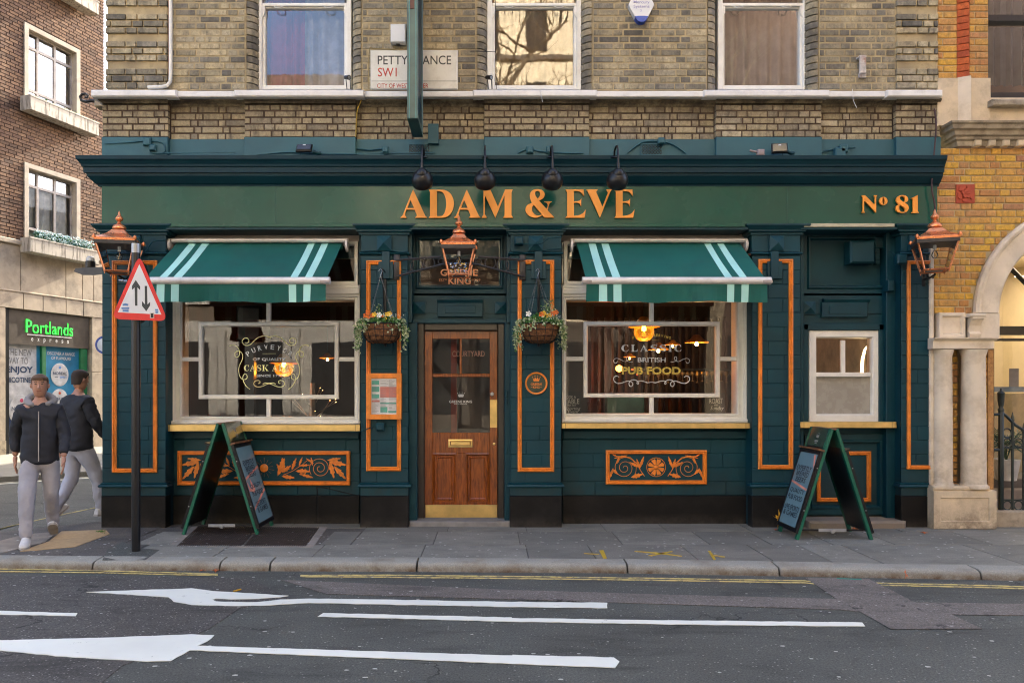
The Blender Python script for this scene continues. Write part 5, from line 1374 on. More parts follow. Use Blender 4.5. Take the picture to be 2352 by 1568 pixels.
def basket(px, seed, label, tall, colf):
    rg = random.Random(seed); Y = -.27
    c = W(px, 745, Y); t = thing('hanging_basket', c, label, 'hanging basket', 'coir-lined hanging baskets either side of the door', world=False)
    r_ = .205
    m_ = MB(); n = 24; pr = [(0,-.20),(.10,-.197),(.155,-.175),(.185,-.12),(.20,-.05),(.204,0),(.188,.004),(.0,-.01)]
    m_.lathe(pr, (0,0,0), n); m_.v = [(v[0]*(1+rg.uniform(-.03,.03)), v[1]*(1+rg.uniform(-.03,.03)), v[2]+rg.uniform(-.006,.006)) for v in m_.v]
    sharp(m_.obj('coir_liner', COIR, t), 80)
    w = MB()
    for z_, rr in ((0,.21),(-.065,.203),(-.13,.186),(-.18,.152)): w.tube([(rr*math.cos(a), rr*math.sin(a), z_) for a in [2*math.pi*i/28 for i in range(29)]], .0035 if z_ else .006, 5)
    for k in range(14):
        a = 2*math.pi*k/14; w.tube([(rr*math.cos(a), rr*math.sin(a), z_) for rr, z_ in ((.21,0),(.206,-.065),(.189,-.13),(.155,-.18),(.1,-.203))], .003, 4)
    w.obj('wire_frame', BLAK, t)
    hk = (W(874 if px < 1000 else 1235, 633, -.24)); hk = Vector(hk)-Vector(c)
    ch = MB()
    for k in range(4):
        a = R(45+90*k+8); e = Vector((.205*math.cos(a), .205*math.sin(a), 0)); ns_ = 34
        for i in range(ns_):
            p, q = hk.lerp(e, i/ns_), hk.lerp(e, (i+.8)/ns_); o_ = Vector((.0035, 0, 0)) if i % 2 else Vector((0, .0035, .002))
            ch.tube([p+o_, q+o_], .0018, 3, caps=False); ch.tube([p-o_, q-o_], .0018, 3, caps=False)
    ch.tube([hk, hk+Vector((.01,0,.03)), hk+Vector((.02,0,.05)), hk+Vector((.0,0,.075)), hk+Vector((-.02,0,.05))], .004, 6)
    ch.obj('chain', GALV, t)
    lf = MB()
    for k in range(1300):
        a = rg.uniform(0, 6.283); rr = .215*math.sqrt(rg.random()); hh = .10*(1-(rr/.22)**2)*rg.random()+.01
        leaf(lf, (rr*math.cos(a), rr*math.sin(a), hh), rg.uniform(.02,.04), rg, 0 if rg.random() < .6 else 1)
    tag(lf.obj('foliage', [LEAFM, LEAFD], t, fix=False), kind='stuff')
    iv = MB()
    for k in range(44):
        a = rg.uniform(-3.3, .2) if k % 4 else rg.uniform(0, 6.283)
        if k % 2: a = rg.choice([R(-175), R(-5), R(-150), R(-30), R(180), R(0)])+rg.uniform(-.3, .3)
        L = rg.uniform(.08, .34) if abs(math.cos(a)) > .75 else rg.uniform(.05, .14); p = Vector((.17*math.cos(a), .17*math.sin(a), .03)); o_ = Vector((math.cos(a), math.sin(a), 0)); n = int(L/.011)+5
        for i in range(n):
            u_ = i/n; q = p+o_*(.05+.045*math.sin(u_*2.2))+Vector((rg.uniform(-.02,.02), rg.uniform(-.02,.02), .035*math.sin(min(1,u_*4)*3.1)-u_*L))
            leaf(iv, q, rg.uniform(.02,.038), rg, 0 if rg.random() < .75 else 1, .5)
    tag(iv.obj('trailing_ivy', [LEAFV, LEAFM], t, fix=False), kind='stuff')
    tp = MB(); stm = MB()
    for (bx_, by_, hh, dens_) in tall:
        stm.tube([(bx_*.8,by_,0),(bx_,by_,hh*.6),(bx_*1.05,by_,hh)], .004, 4)
        for k in range(dens_):
            z_ = rg.uniform(.25, 1)*hh; s_ = .035*(1.1-z_/hh)+.012; leaf(tp, (bx_+rg.gauss(0,s_), by_+rg.gauss(0,s_), z_), rg.uniform(.016,.03), rg, rg.choice([0,0,1]))
    stm.obj('stem', LEAFD, t); tag(tp.obj('euonymus_sprig', [LEAFV, LEAFM], t, fix=False), kind='stuff')
    for k in range(colf):
        a = rg.uniform(-3.0, -.1); rr = rg.uniform(.08, .2); f = MB(); p = Vector((rr*math.cos(a)*.98, rr*math.sin(a), rg.uniform(.05, .12))); s_ = rg.uniform(.02, .03)
        for j in range(5):
            b = j*1.2566; q = [p, p+Vector((math.cos(b-.5)*s_, -.004, math.sin(b-.5)*s_)), p+Vector((math.cos(b)*s_*1.25, -.008, math.sin(b)*s_*1.25)), p+Vector((math.cos(b+.5)*s_, -.004, math.sin(b+.5)*s_))]
            f.poly(q)
        f.obj('flower', [FLO, FLY, FLO, FLY, FLW][k % 5], t, fix=False)
    wf = MB()
    for k in range(40):
        a = rg.uniform(-1.3, .2); p = (.2*math.cos(a)+rg.uniform(-.03,.03), .2*math.sin(a), rg.uniform(.03,.1)); leaf(wf, p, .014, rg)
    tag(wf.obj('white_blossom', FLW, t, fix=False), kind='stuff')
    # bracket
    m_ = MB(); m_.tube([hk+Vector((.03,.03,.06)), hk+Vector((.0,0,.07))], .006, 6)
    m_.tube([hk+Vector((.02,.22,.07)), hk+Vector((.02,.02,.075))], .008, 6); m_.box(hk.x+.01, hk.x+.035, .235, .26, -.22, hk.z+.1, bv=.003); m_.tube([(hk.x+.02,.235,.0), (hk.x+.02,.03,hk.z+.06)], .007, 6)
    m_.obj('wall_bracket', BLAK, t)
    return t
basket(877, 3, 'hanging basket of orange flowers and ivy above the framed menu', [(-.03,-.02,.21,46),(-.02,0,.16,20)], 14)
basket(1240, 8, 'hanging basket with a tall pale sprig above the round plaque', [(.06,-.02,.20,80),(.10,-.03,.25,90),(.14,0,.17,60),(.03,0,.14,40)], 7)

# ---------------------------------------------------------------- menu case, plaque, boxes, signs
t = thing('menu_case', W(881, 963, -.06), 'orange framed menu case on the pillar left of the door', 'menu case')
MB().vring(840.5, 922, 857, 963, -.07, [(0,0),(0,-.065),(.004,-.07),(.052,-.07),(.056,-.062),(.056,-.05)]).obj('case_frame', ORAN, t)
m_ = MB().vbox(851, 913, 869, 953, -.052, 0); pap = m_.obj('menu_sheet', simple('paper', (.62,.62,.62), .6, bmp=0), t)
pr = MB(); y = -.054
a7 = lambda x: (850+x/2.904)/1.06293; b7 = lambda q: (780+q/2.904)/1.06293
for (x0, x1, q0, q1, m) in ((167,220,432,462,0),(167,220,474,512,0),(167,220,528,556,0),(227,343,588,598,0),(228,278,618,658,0),(284,344,646,658,0),(227,343,476,552,1),(167,223,570,584,1)):
    pr.vbox(a7(x0), a7(x1), b7(q0), b7(q1), y, -.0522, m)
rg = random.Random(2)
for q in range(426, 676, 5):
    for (x0, x1) in ((168,219),(229,282),(288,342)):
        if rg.random() < .75: pr.vbox(a7(x0), a7(x0+(x1-x0)*rg.uniform(.4,1)), b7(q), b7(q+1.6), y-.0008, -.0521, 2)
vtext(pr, 'MAINS', a7(276), a7(296), b7(434), b7(439), y-.001, m=2)
pr.obj('menu_print', [simple('menu_green', (.09,.36,.27), .6, bmp=0), simple('menu_pink', (.5,.17,.13), .6, bmp=0), simple('menu_text', (.2,.2,.22), .6, bmp=0)], pap)
MB().vring(849, 915, 867, 955, -.06, [(0,-.05),(0,-.062),(.006,-.062),(.006,-.052)]).obj('case_bead', GALV, t)
t = thing('round_plaque', W(1232, 880, -.02), 'round green plaque with orange rim and crown on the pillar right of the door', 'plaque')
x, _, z_ = W(1232, 880, -.03); rr = 26/F*(D-.03)
m_ = MB(); m_.lathe([(0,0),(rr,0),(rr,.018),(rr*.95,.026),(rr*.86,.022),(rr*.82,.012),(0,.012)], (0,0,0), 36); m_.m = [0]*len(m_.f)
m_.v = [(x+v[0], -.004-v[2], z_+v[1]) for v in m_.v]; k = sharp(m_.obj('plaque_rim', ORAN, t), 40)
m_ = MB(); m_.lathe([(0,.012),(rr*.83,.012),(rr*.83,.0145),(0,.0145)], (0,0,0), 36); m_.v = [(x+v[0], -.004-v[2], z_+v[1]) for v in m_.v]; m_.obj('plaque_face', simple('plaque_green', (.025,.045,.03), .5, bmp=0), t)
m_ = MB(); y = -.0205; crown(m_, x, z_+.045, .085, y); text_in(m_, 'GREENE', x-.062, x+.062, z_-.022, z_+.004, y, bold=.02); text_in(m_, 'KING', x-.036, x+.036, z_-.056, z_-.030, y, bold=.02)
m_.box(x-.06, x-.042, y, y+.001, z_-.044, z_-.04).box(x+.042, x+.06, y, y+.001, z_-.044, z_-.04); m_.obj('plaque_lettering', ORAN, t)
# street name plate
ENAM = simple('enamel_white', (.70,.68,.62), .35, var=.05, bmp=.05, dirt=(.35,.3,.22), dirt_amt=.35, dscale=4); ENBK = simple('enamel_black', (.03,.03,.03), .4, bmp=0); ENRD = simple('enamel_red', (.45,.035,.015), .4, bmp=0)
t = thing('street_name_plate', W(951, 207, -.03), 'white enamel street name plate on the brick wall behind the hanging sign', 'street sign')
YP = -.035
pl = MB().vbox(850.5, 1051.5, 115, 205, YP, -.005, bv=.012).obj('name_plate', ENAM, t)
k3 = lambda x: (500+x/2.8)/1.06293; l3 = lambda q: q/2.8/1.06293
m_ = MB(); y = YP-.002
vtext(m_, 'PETTY FRANCE', k3(1182), k3(1684), l3(381), l3(443), y, bold=.008)
m_.vbox(k3(1140), k3(1724), l3(554), l3(556.5), y, YP)
m_.obj('plate_lettering', ENBK, t)
m_ = MB(); vtext(m_, 'SW1', k3(1183), k3(1312), l3(464), l3(525), y, bold=.008); vtext(m_, 'CITY OF WESTMINSTER', k3(1178), k3(1528), l3(572), l3(602), y, bold=.01); m_.obj('plate_lettering', ENRD, t)
t = thing('alarm_box', W(1472, 50, -.07), 'white and blue hexagonal burglar alarm box on the brick wall', 'alarm')
x, _, z_ = W(1472.5, 8, -.07)
hexa = [(x-.083,z_+.0),(x-.13,z_+.07),(x-.13,z_+.09),(x-.06,z_+.2),(x+.06,z_+.2),(x+.13,z_+.09),(x+.13,z_+.07)]
g5 = lambda a, b: (lambda p: (p[0], p[2]))(W((1150+a/2.94)/1.06293, (b/2.94)/1.06293, -.07))
hx = [g5(1178,125), g5(1133,42), g5(1133,28), g5(1165,-30), g5(1180,-40), g5(1262,-40), g5(1280,-30), g5(1311,28), g5(1311,42), g5(1268,125)]
MB().yprism(hx, -.075, 0).obj('alarm_cover', PVC, t)
hx2 = [g5(1176,121), g5(1183,135), g5(1200,155), g5(1215,160), g5(1235,160), g5(1250,154), g5(1264,135), g5(1270,121), g5(1245,118), g5(1200,118)]
MB().yprism(hx2, -.079, 0).obj('strobe', simple('alarm_blue', (.02,.07,.4), .3, bmp=0), t)
m_ = MB(); text_in(m_, 'Mercury', g5(1166,0)[0], g5(1280,0)[0], g5(0,36)[1], g5(0,8)[1], -.077, bold=.01); text_in(m_, 'Systems', g5(1166,0)[0], g5(1280,0)[0], g5(0,66)[1], g5(0,38)[1], -.077, bold=.01); text_in(m_, '3', g5(1213,0)[0], g5(1224,0)[0], g5(0,88)[1], g5(0,72)[1], -.077)
m_.obj('alarm_lettering', simple('alarm_print', (.3,.28,.5), .5, bmp=0), t)
t = thing('junction_box', W(915, 96, -.08), 'small white plastic box on the brickwork above the street name plate', 'box')
MB().vbox(897, 932, 55, 97, -.09, 0, bv=.01).obj('box_body', PVC, t); MB().vbox(910, 918, 97, 103, -.05, -.02).obj('cable_gland', BLAK, t)
t = thing('wall_bracket', W(1982, 170, -.05), 'rusty white metal bracket on the brick pier', 'bracket')
m_ = MB(); m_.vbox(1974, 1990, 127, 131, -.08, 0); m_.vbox(1976, 1990, 131, 168, -.085, -.05, bv=.005); m_.vbox(1974, 1990, 168, 178, -.03, 0, bv=.004); m_.obj('bracket_plate', simple('rusty_white', (.55,.5,.46), .6, var=.3, scale=20, dirt=(.28,.08,.02), dirt_amt=.9, dscale=9), t)
# hanging pub sign, edge on
t = thing('hanging_sign', (-.8, -.4, 4.3), 'tall dark green hanging sign board standing edge on out from the brick wall', 'sign')
xa, xb, ya, yb_ = -.832, -.722, -.69, -.10; zb_ = 4.245
MB().box(xa+.012, xb-.012, ya+.03, yb_, zb_+.03, 6.4).obj('sign_panel', CORN, t)
m_ = MB(); m_.box(xa, xb, ya, ya+.045, zb_, 6.4, bv=.006); m_.box(xa, xb, yb_-.045, yb_, zb_, 6.4, bv=.006); m_.box(xa, xb, ya+.045, yb_-.045, zb_, zb_+.05, bv=.004)
m_.obj('sign_frame', simple('olive_frame', (.055,.11,.095), .35, bmp=.05), t)
m_ = MB(); 
for x in (xa+.02, xb-.024): m_.box(x, x+.006, ya-.004, ya, zb_, 6.4)
m_.obj('frame_bead', simple('teal_bead', (.06,.28,.30), .4, bmp=0), t)
MB().box(-.79, -.765, -.12, .02, 4.7, 6.4, bv=.004).obj('sign_bracket', BLAK, t)
MB().box(xa+.03, xa+.07, ya-.008, ya, 5.35, 6.3).obj('timber_fillet', simple('brown_fillet', (.12,.05,.03), .6), t)
# floodlights and little cameras
def flood(px, label, tilt, extra):
    Y = -.14
    t = thing('floodlight', W(px, 355, Y), label, 'floodlight', world=False)
    m_ = MB(); m_.box(-.085, .085, -.02, .02, -.055, .055, bv=.01); o = m_.obj('lamp_housing', BLAK, t); o.location = (0,0,.065); o.rotation_euler = (R(-tilt), 0, R(extra))
    m_ = MB(); m_.box(-.072, .072, -.024, -.02, -.042, .042); k = m_.obj('lamp_lens', simple('lamp_lens', (.03,.03,.035), .06, bmp=0), o); 
    m_ = MB(); m_.box(-.015, .015, -.027, -.0245, .02, .035); m_.obj('led_chip', simple('led_chip', (.75,.75,.75), .3, bmp=0), o)
    m_ = MB(); m_.tube([(.09,.02,.04),(.14,.03,.02),(.17,.04,.03)], .02, 8); m_.tube([(-.05,.03,.05),(-.05,.05,0),(.05,.05,0),(.05,.03,.05)], .006, 6); sharp(m_.obj('stirrup', TEAL2, t), 50)
    return t
flood(699, 'small black floodlight on the cornice above the left awning', 35, 0)
flood(1790, 'small black tilted floodlight on the cornice above the right awning', 12, -8)
t = thing('sensor', W(1748, 352, -.14), 'small grey sensor beside the tilted floodlight on the cornice', 'sensor')
m_ = MB(); m_.vbox(1741, 1757, 342, 357, -.17, -.1, bv=.01); m_.tube([W(1741,350,-.14), W(1722,346,-.13)], .012, 8); sharp(m_.obj('sensor_body', simple('sensor_grey', (.25,.2,.2), .5, bmp=0), t), 50)
def sillcam(px, label):
    t = thing('spotlight', W(px, 205, -.06), label, 'spotlight', world=False)
    m_ = MB(); m_.tube([(-.02,0,0),(-.03,.0,.10)], .0062, 5); m_.tube([(.02,0,0),(.015,0,.10)], .0062, 5); m_.obj('stand', BLAK, t)
    m_ = MB(); m_.tube([(-.04,.02,.135),(.01,-.03,.115)], [.022,.026], 10); sharp(m_.obj('lamp_head', BLAK, t), 50); m_ = MB(); m_.tube([(.011,-.0315,.1145),(.013,-.033,.114)], .018, 10); m_.obj('lamp_lens', GALV, t)
sillcam(801, 'tiny black spotlight on the white sill beside the purple curtained window')
sillcam(1126, 'tiny black spotlight on the white sill beside the middle upper window')
# loudspeaker on the blind panel
t = thing('speaker_box', W(1980, 600, .1), 'teal painted speaker box on the blind panel over the small window', 'speaker')
MB().vbox(1954, 2011, 552, 604, BY-.14, BY+.04, bv=.02).obj('box_body', TEAL, t)
m_ = MB(); m_.vbox(2011, 2020, 570, 606, BY-.02, BY+.04); 
for q in (575, 583, 591, 599): m_.vbox(2010, 2021, q, q+3, BY-.03, BY+.03)
m_.obj('louvre', TEAL2, t)
# iron scroll bracket at the pub's far corner and grey box
t = thing('scroll_bracket', W(205, 228, .6), 'black iron scroll bracket sticking out at the end of the white sill', 'bracket')
m_ = MB(); Y = .3
q = lambda x, y: W(x/2.381/1.0, y/2.381, Y)
pts = [q(545,552), q(500,552), q(470,558), q(445,550), q(438,530), q(450,515), q(470,514), q(482,525), q(476,537), q(466,532)]
m_.tube(pts, [.018,.018,.018,.016,.015,.014,.013,.012,.011,.014], 8); sharp(m_.obj('iron_scroll', BLAK, t), 50); MB().vbox(216, 236, 222, 244, .25, .4, bv=.01).obj('mounting_plate', STOD, t)
t = thing('street_light', W(200, 612, .3), 'dark flat street light head with photocell sticking out past the pub corner', 'street light')
m_ = MB(); Y = .55
q = lambda x, y: ((170+x/4.9)/1.06293, (480+y/4.9)/1.06293)
m_.add([(*W(*q(50,895),Y-.1),),(*W(*q(70,855),Y-.1),),(*W(*q(150,850),Y-.1),),(*W(*q(420,840),Y-.1),),(*W(*q(420,925),Y-.1),),(*W(*q(300,940),Y-.1),),(*W(*q(160,938),Y-.1),),
        (*W(*q(50,895),Y+.12),),(*W(*q(70,855),Y+.12),),(*W(*q(150,850),Y+.12),),(*W(*q(420,840),Y+.12),),(*W(*q(420,925),Y+.12),),(*W(*q(300,940),Y+.12),),(*W(*q(160,938),Y+.12),)],
       [tuple(range(7)), tuple(range(13,6,-1))]+[(i, i+7, (i+1) % 7+7, (i+1) % 7) for i in range(7)])
m_.obj('lamp_head', simple('lamp_grey', (.05,.055,.065), .4, bmp=0), t)
p = W(*q(248,840), Y); m_ = MB(); m_.lathe([(0,-.01),(.055,-.01),(.055,.06),(.048,.065),(0,.065)], p, 16); sharp(m_.obj('photocell_base', BLAK, t), 50)
m_ = MB(); m_.lathe([(0,.065),(.05,.065),(.045,.105),(.03,.12),(0,.125)], p, 16); sharp(m_.obj('photocell', simple('clear_dome', (.5,.5,.48), .2, bmp=0), t), 50)
t = thing('round_wall_sign', W(236, 792, .1), 'blue rimmed white round sign poking out past the pub corner', 'sign')
p = W(241, 792, .12); m_ = MB(); m_.lathe([(0,0),(.1,0),(.1,.02),(0,.02)], (0,0,0), 24); m_.v = [(p[0]+v[0], p[1]-v[2], p[2]+v[1]) for v in m_.v]; sharp(m_.obj('sign_rim', simple('sign_blue', (.02,.06,.32), .4, bmp=0), t), 50)
m_ = MB(); m_.lathe([(0,.02),(.075,.02),(.075,.024),(0,.024)], (0,0,0), 24); m_.v = [(p[0]+v[0], p[1]-v[2], p[2]+v[1]) for v in m_.v]; m_.obj('sign_face', simple('sign_white', (.55,.62,.7), .4, bmp=0), t); MB().vbox(228, 236, 783, 800, .1, .13).obj('sign_tab', simple('sign_blue', (.02,.06,.32), .4, bmp=0), t)

# ---------------------------------------------------------------- A-boards
PGRN = simple('board_green', (.006,.11,.065), .35, var=.1, bmp=.05); POST = simple('poster_blue', (.15,.26,.30), .3, var=.12, scale=5, bmp=0); PTXT = simple('poster_text', (.02,.035,.05), .6, bmp=0); PPNK = simple('poster_pink', (.75,.28,.2), .6, bmp=0)
def aboard(loc, L, spread, h, label, side):
    """side: +1 = the poster face seen is the one facing +x. Local: y runs along the ridge (0 = nearer the road)"""
    t = thing('pavement_board', loc, label, 'pavement sign', 'green A-boards on the pavement', world=False)
    hs = spread/2; a = math.atan2(hs-.02, h)
    for s in (1, -1):
        # local frame of a leaf: u along y, w down the slope
        def P(u, w, o): # o = outward offset
            x = s*(.022+w*math.sin(a)+o*math.cos(a)); z_ = h-w*math.cos(a)+o*math.sin(a); return (x, u, z_)
        Ls = h/math.cos(a)
        def slab_(u0, u1, w0, w1, o0, o1, name, mat, par=t):
            v = [P(u0,w0,o0),P(u1,w0,o0),P(u1,w1,o0),P(u0,w1,o0),P(u0,w0,o1),P(u1,w0,o1),P(u1,w1,o1),P(u0,w1,o1)]
            return MB().add(v, [(0,1,2,3),(7,6,5,4),(0,4,5,1),(1,5,6,2),(2,6,7,3),(3,7,4,0)]).obj(name, mat, par)
        leaf_ = slab_(0, .045, 0, Ls, -.012, .016, 'side_rail', PGRN); slab_(L-.045, L, 0, Ls, -.012, .016, 'side_rail', PGRN)
        slab_(.045, L-.045, 0, .20, -.012, .014, 'top_rail', simple('board_top', (.03,.055,.035), .2, bmp=0, coat=.5) if s == side else PGRN)
        slab_(.045, L-.045, .2, Ls-.09, -.01, .006, 'back_panel', BLAK)
        fr = slab_(.0, L, .245, Ls-.06, .018, .045, 'poster_frame', BLAK)
        ps = slab_(.04, L-.04, .285, Ls-.105, .046, .048, 'poster', POST)
        slab_(-.005, L+.005, .225, .243, .01, .07, 'ledge', simple('ledge_brown', (.16,.07,.03), .5) if s == side else BLAK)
        if s == side:
            m_ = MB()
            def fn(q): # q = (u, ., w from bottom) -> surface
                u_ = q[0] if s > 0 else L-q[0]
                return P(u_, Ls-q[2], .05)
            H0 = .105; Ht = Ls-.285-.105
            rows_ = (('EXPERTLY',.75,.82),('BREWED',.67,.74),('BEERS',.59,.66),('QUALITY',.43,.50),('PUB FOOD',.34,.41),('LIVE SPORTS',.20,.27),('& GAMES',.12,.19))
            for (s_, z0, z1) in rows_:
                wd_ = min(.36, .05*len(s_)); text_in(m_, s_, L/2-wd_/2, L/2+wd_/2, H0+z0*Ht, H0+z1*Ht, 0, fn=fn, bold=.02)
            m_.obj('poster_lettering', PTXT, ps)
            m_ = MB()
            def fq(pts): m_.add([P((u_ if s > 0 else L-u_), Ls-(H0+w_*Ht), .0495) for u_, w_ in pts], [tuple(range(len(pts)))])
            fq([(.04,.60),(.04,.57),(L-.04,.68 if s > 0 else .50),(L-.04,.71 if s > 0 else .53)])
            if s > 0: fq([(.04,.20),(.04,.17),(L-.04,.36),(L-.04,.40)]); fq([(.06,.42),(.2,.38),(.3,.50),(.24,.44),(.16,.58),(.14,.46)]); fq([(.05,.55),(.11,.44),(.05,.42)])
            else: fq([(L-.12,.985),(L-.07,.985),(L-.04,.87),(L-.04,.80)])
            m_.obj('poster_flash', PPNK, ps)
            m_ = MB(); crown(m_, 0, 0, .07, 0); text_in(m_, 'GREENE', -.04, .04, -.062, -.044, 0); text_in(m_, 'KING', -.025, .025, -.084, -.068, 0)
            m_.v = [P(((L/2+v[0]) if s > 0 else (L/2-v[0])), .09-v[2], .0155) for v in m_.v]
            m_.obj('board_lettering', CHAL, t)
        for u_ in (-.002, ):
            for w_ in (.42, Ls-.3): 
                p = P(-.003, w_, .03); MB().box(p[0]-.005, p[0]+.005, p[1]-.004, p[1]+.002, p[2]-.005, p[2]+.005).obj('screw', GALV, t)
    m_ = MB(); z_ = .085; w = hs*.86
    m_.box(-w, w, .06, .066, z_-.006, z_+.012); m_.obj('strut', BLAK, t)
    m_ = MB(); m_.box(-.14, .14, .05, .056, z_-.014, z_+.018, bv=.002); m_.obj('strut_plate', GALV, t); m_ = MB(); m_.lathe([(0,0),(.024,0),(.02,.014),(0,.016)], (0,0,0), 14); m_.v = [(v[0], .05-v[2], z_-.006+v[1]) for v in m_.v]; sharp(m_.obj('strut_hub', GALV, t), 50)
    MB().box(-.03, .03, 0, L, h-.012, h+.006, bv=.004).obj('ridge', simple('ridge_wood', (.16,.08,.04), .6), t)
    return t
aboard((-2.80, -.47, .001), .58, .76, 1.155, 'green A-board on the cellar grate left of the door', 1)
aboard((3.465, -.745, .001), .50, .74, 1.11, 'green A-board on the paving in front of the small white window', -1)

# ---------------------------------------------------------------- road sign on its post
PX, PY_ = GS(332, 1344.6)[:2]
t = thing('road_sign', (PX, PY_, 0), 'red triangular two-way traffic sign on a black post', 'road sign')
m_ = MB(); m_.lathe([(0,-.02),(.039,-.02),(.039,2.84),(.036,2.865),(0,2.865)], (PX,PY_,0), 20); m_ = sharp(m_.obj('post', BLAK, t), 50)
m_ = MB(); m_.lathe([(.0395,2.78),(.041,2.78),(.041,2.866),(0,2.868)], (PX,PY_,0), 20); sharp(m_.obj('post_cap', GALV, t), 50)
YQ = PY_-.055
s5 = lambda x, y: (lambda p: (p[0], p[2]))(W((170+x/4.9)/1.06293, (480+y/4.9)/1.06293, YQ))
def rtri(a, b, c, r):
    P3 = [Vector(a), Vector(b), Vector(c)]; out = []
    for i in range(3):
        p, q, n_ = P3[i], P3[(i-1) % 3], P3[(i+1) % 3]; u_ = (q-p).normalized(); w_ = (n_-p).normalized()
        for k in range(7):
            tt = k/6; e0, e1 = p+u_*r, p+w_*r; out.append(tuple(e0*(1-tt)**2+p*2*tt*(1-tt)+e1*tt*tt))
    return out
RED = simple('sign_red', (.66,.012,.012), .3, var=.08, bmp=0); SWH = simple('sign_white', (.66,.67,.70), .35, var=.06, bmp=0)
tri = rtri(s5(832,690), s5(495,1462), s5(1178,1490), .09)
MB().yprism(tri, YQ, YQ+.004).obj('sign_plate', RED, t)
tri2 = [s5(835,808), s5(578,1383), s5(1098,1410)]
m_ = MB(); m_.yprism([*tri2], YQ-.002, YQ); m_.obj('sign_face', SWH, t)
m_ = MB()
def pl(pts): m_.yprism([s5(*p) for p in pts], YQ-.004, YQ-.002)
pl([(793,998),(845,1075),(845,1118),(812,1085),(812,1305),(785,1305),(780,1085),(748,1115),(748,1068)])
pl([(900,1068),(928,1068),(932,1290),(965,1260),(962,1305),(918,1370),(868,1305),(868,1250),(903,1290)])
m_.obj('sign_arrow', simple('sign_black', (.02,.025,.03), .4, bmp=0), t)
m_ = MB(); S1 = simple('sticker_blue', (.08,.2,.45), .5, bmp=0)
x, z_ = s5(668,1330)
m_.yprism([s5(635,1285),(s5(668,1275)),s5(705,1285),s5(700,1305),s5(638,1305)], YQ-.0035, YQ-.002); m_.yprism([s5(620,1325),s5(716,1325),s5(712,1345),s5(624,1345)], YQ-.0035, YQ-.002); m_.yprism([s5(636,1352),s5(706,1352),s5(708,1378),s5(636,1376)], YQ-.0035, YQ-.002)
m_.yprism([s5(1022,1345),s5(1060,1345),s5(1058,1362),s5(1024,1362)], YQ-.0035, YQ-.002); m_.yprism([s5(1026,1368),s5(1062,1366),s5(1060,1392),s5(1030,1394)], YQ-.0035, YQ-.002)
m_.obj('sticker', S1, t)
m_ = MB(); m_.yprism([s5(962,1390),s5(1012,1388),s5(1014,1452),s5(962,1454)], YQ-.0035, YQ-.002); m_.obj('sticker', simple('sticker_pale', (.5,.42,.38), .5, bmp=0), t)
m_ = MB(); m_.yprism([s5(972,1398),s5(1004,1396),s5(1004,1446),s5(974,1446)], YQ-.0045, YQ-.0035); m_.obj('sticker_print', CARD, t)
m_ = MB(); m_.box(PX-.06, PX+.06, YQ+.005, PY_+.045, 2.50, 2.53).box(PX-.06, PX+.06, YQ+.005, PY_+.045, 2.17, 2.20); m_.obj('sign_clip', BLAK, t)
# disc seen from behind, turned to the side street
m_ = MB(); rr = .30; m_.lathe([(0,0),(rr,0),(rr,.006),(0,.006)], (0,0,0), 36)
ang = R(85); p = W(312, 650, PY_+.02)
m_.v = [(v[0]*math.cos(ang)+v[2]*math.sin(ang)+PX-.05, PY_+.19+v[0]*math.sin(ang)*.6-v[2]*math.cos(ang), p[2]-.06+v[1]) for v in m_.v]
sharp(m_.obj('round_sign', BLAK, t), 50)
m_ = MB(); m_.tube([(PX-.04,PY_,2.52),(PX-.12,PY_+.02,2.52)], .012, 6); m_.tube([(PX-.13,PY_-.06,2.515),(PX-.09,PY_-.06,2.515)], .01, 6); m_.obj('sign_clip', GALV, t)

# ---------------------------------------------------------------- litter
def mleaf(px, py, s, mat, label, rz=0, up_=.0, z0=0.):
    p = GS(px, py, z0); m_ = MB(); out = []
    for i in range(20):
        a = 2*math.pi*i/20; r_ = s*(1.0 if i % 4 == 0 else .62 if i % 2 == 0 else .42)*(1.15 if i in (0, 16, 4) else 1)
        out.append((r_*math.cos(a), r_*math.sin(a), abs(math.sin(a*1.5))*s*.3+.004))
    v = [(0,0,.01)]+out; m_.add(v, [(0, i+1, (i+1) % 20+1) for i in range(20)]); m_.tube([(0,0,.01),(-s*.7,-s*.8,.004)], .002, 4)
    o = sharp(m_.obj('fallen_leaf', mat, None, fix=False), 80); o.location = p; o.rotation_euler = (up_, 0, rz); tag(o, label, 'leaf'); return o
YLF = simple('yellow_leaf', (.6,.32,.02), .7, var=.3, scale=30, bmp=0); OLF = simple('orange_leaf', (.5,.12,.03), .7, var=.3, scale=30, bmp=0)
l1 = mleaf(1900, 1290, .11, YLF, 'large yellow plane leaf propped against the wall behind the A-board', .6, R(62)); l1.location.z = .085
mleaf(1898, 1295, .05, OLF, 'small orange leaf under the large yellow leaf by the wall', 1.2)
mleaf(2085, 1292, .05, OLF, 'orange leaf on the ground under the A-board by the step', 2.2)
mleaf(2257, 1302, .045, OLF, 'orange leaf on the paving near the last pub pillar', .2)
mleaf(2208, 1400, .04, OLF, 'brown leaf stuck on the kerb face below the right hand paving', .9, R(70), .0)
for i, (a, b, c) in enumerate(((495,1393,.03),(527,1394,.045),(598,1392,.05))):
    mleaf(a, b, c, OLF, ['tiny orange leaf in the gutter, nearest the road sign post', 'small orange leaf in the gutter between two others', 'orange leaf in the gutter below the cellar grate corner'][i], i, 0, RZ)
p = GS(2043,1413,RZ); q = GS(2103,1416,RZ); m_ = MB(); m_.tube([(p[0],p[1],RZ+.006),(q[0],q[1],RZ+.006)], .006, 6)
tag(m_.obj('drinking_straw', simple('straw_green', (.03,.25,.18), .5, bmp=0)), 'green straw lying beside the yellow lines', 'straw')
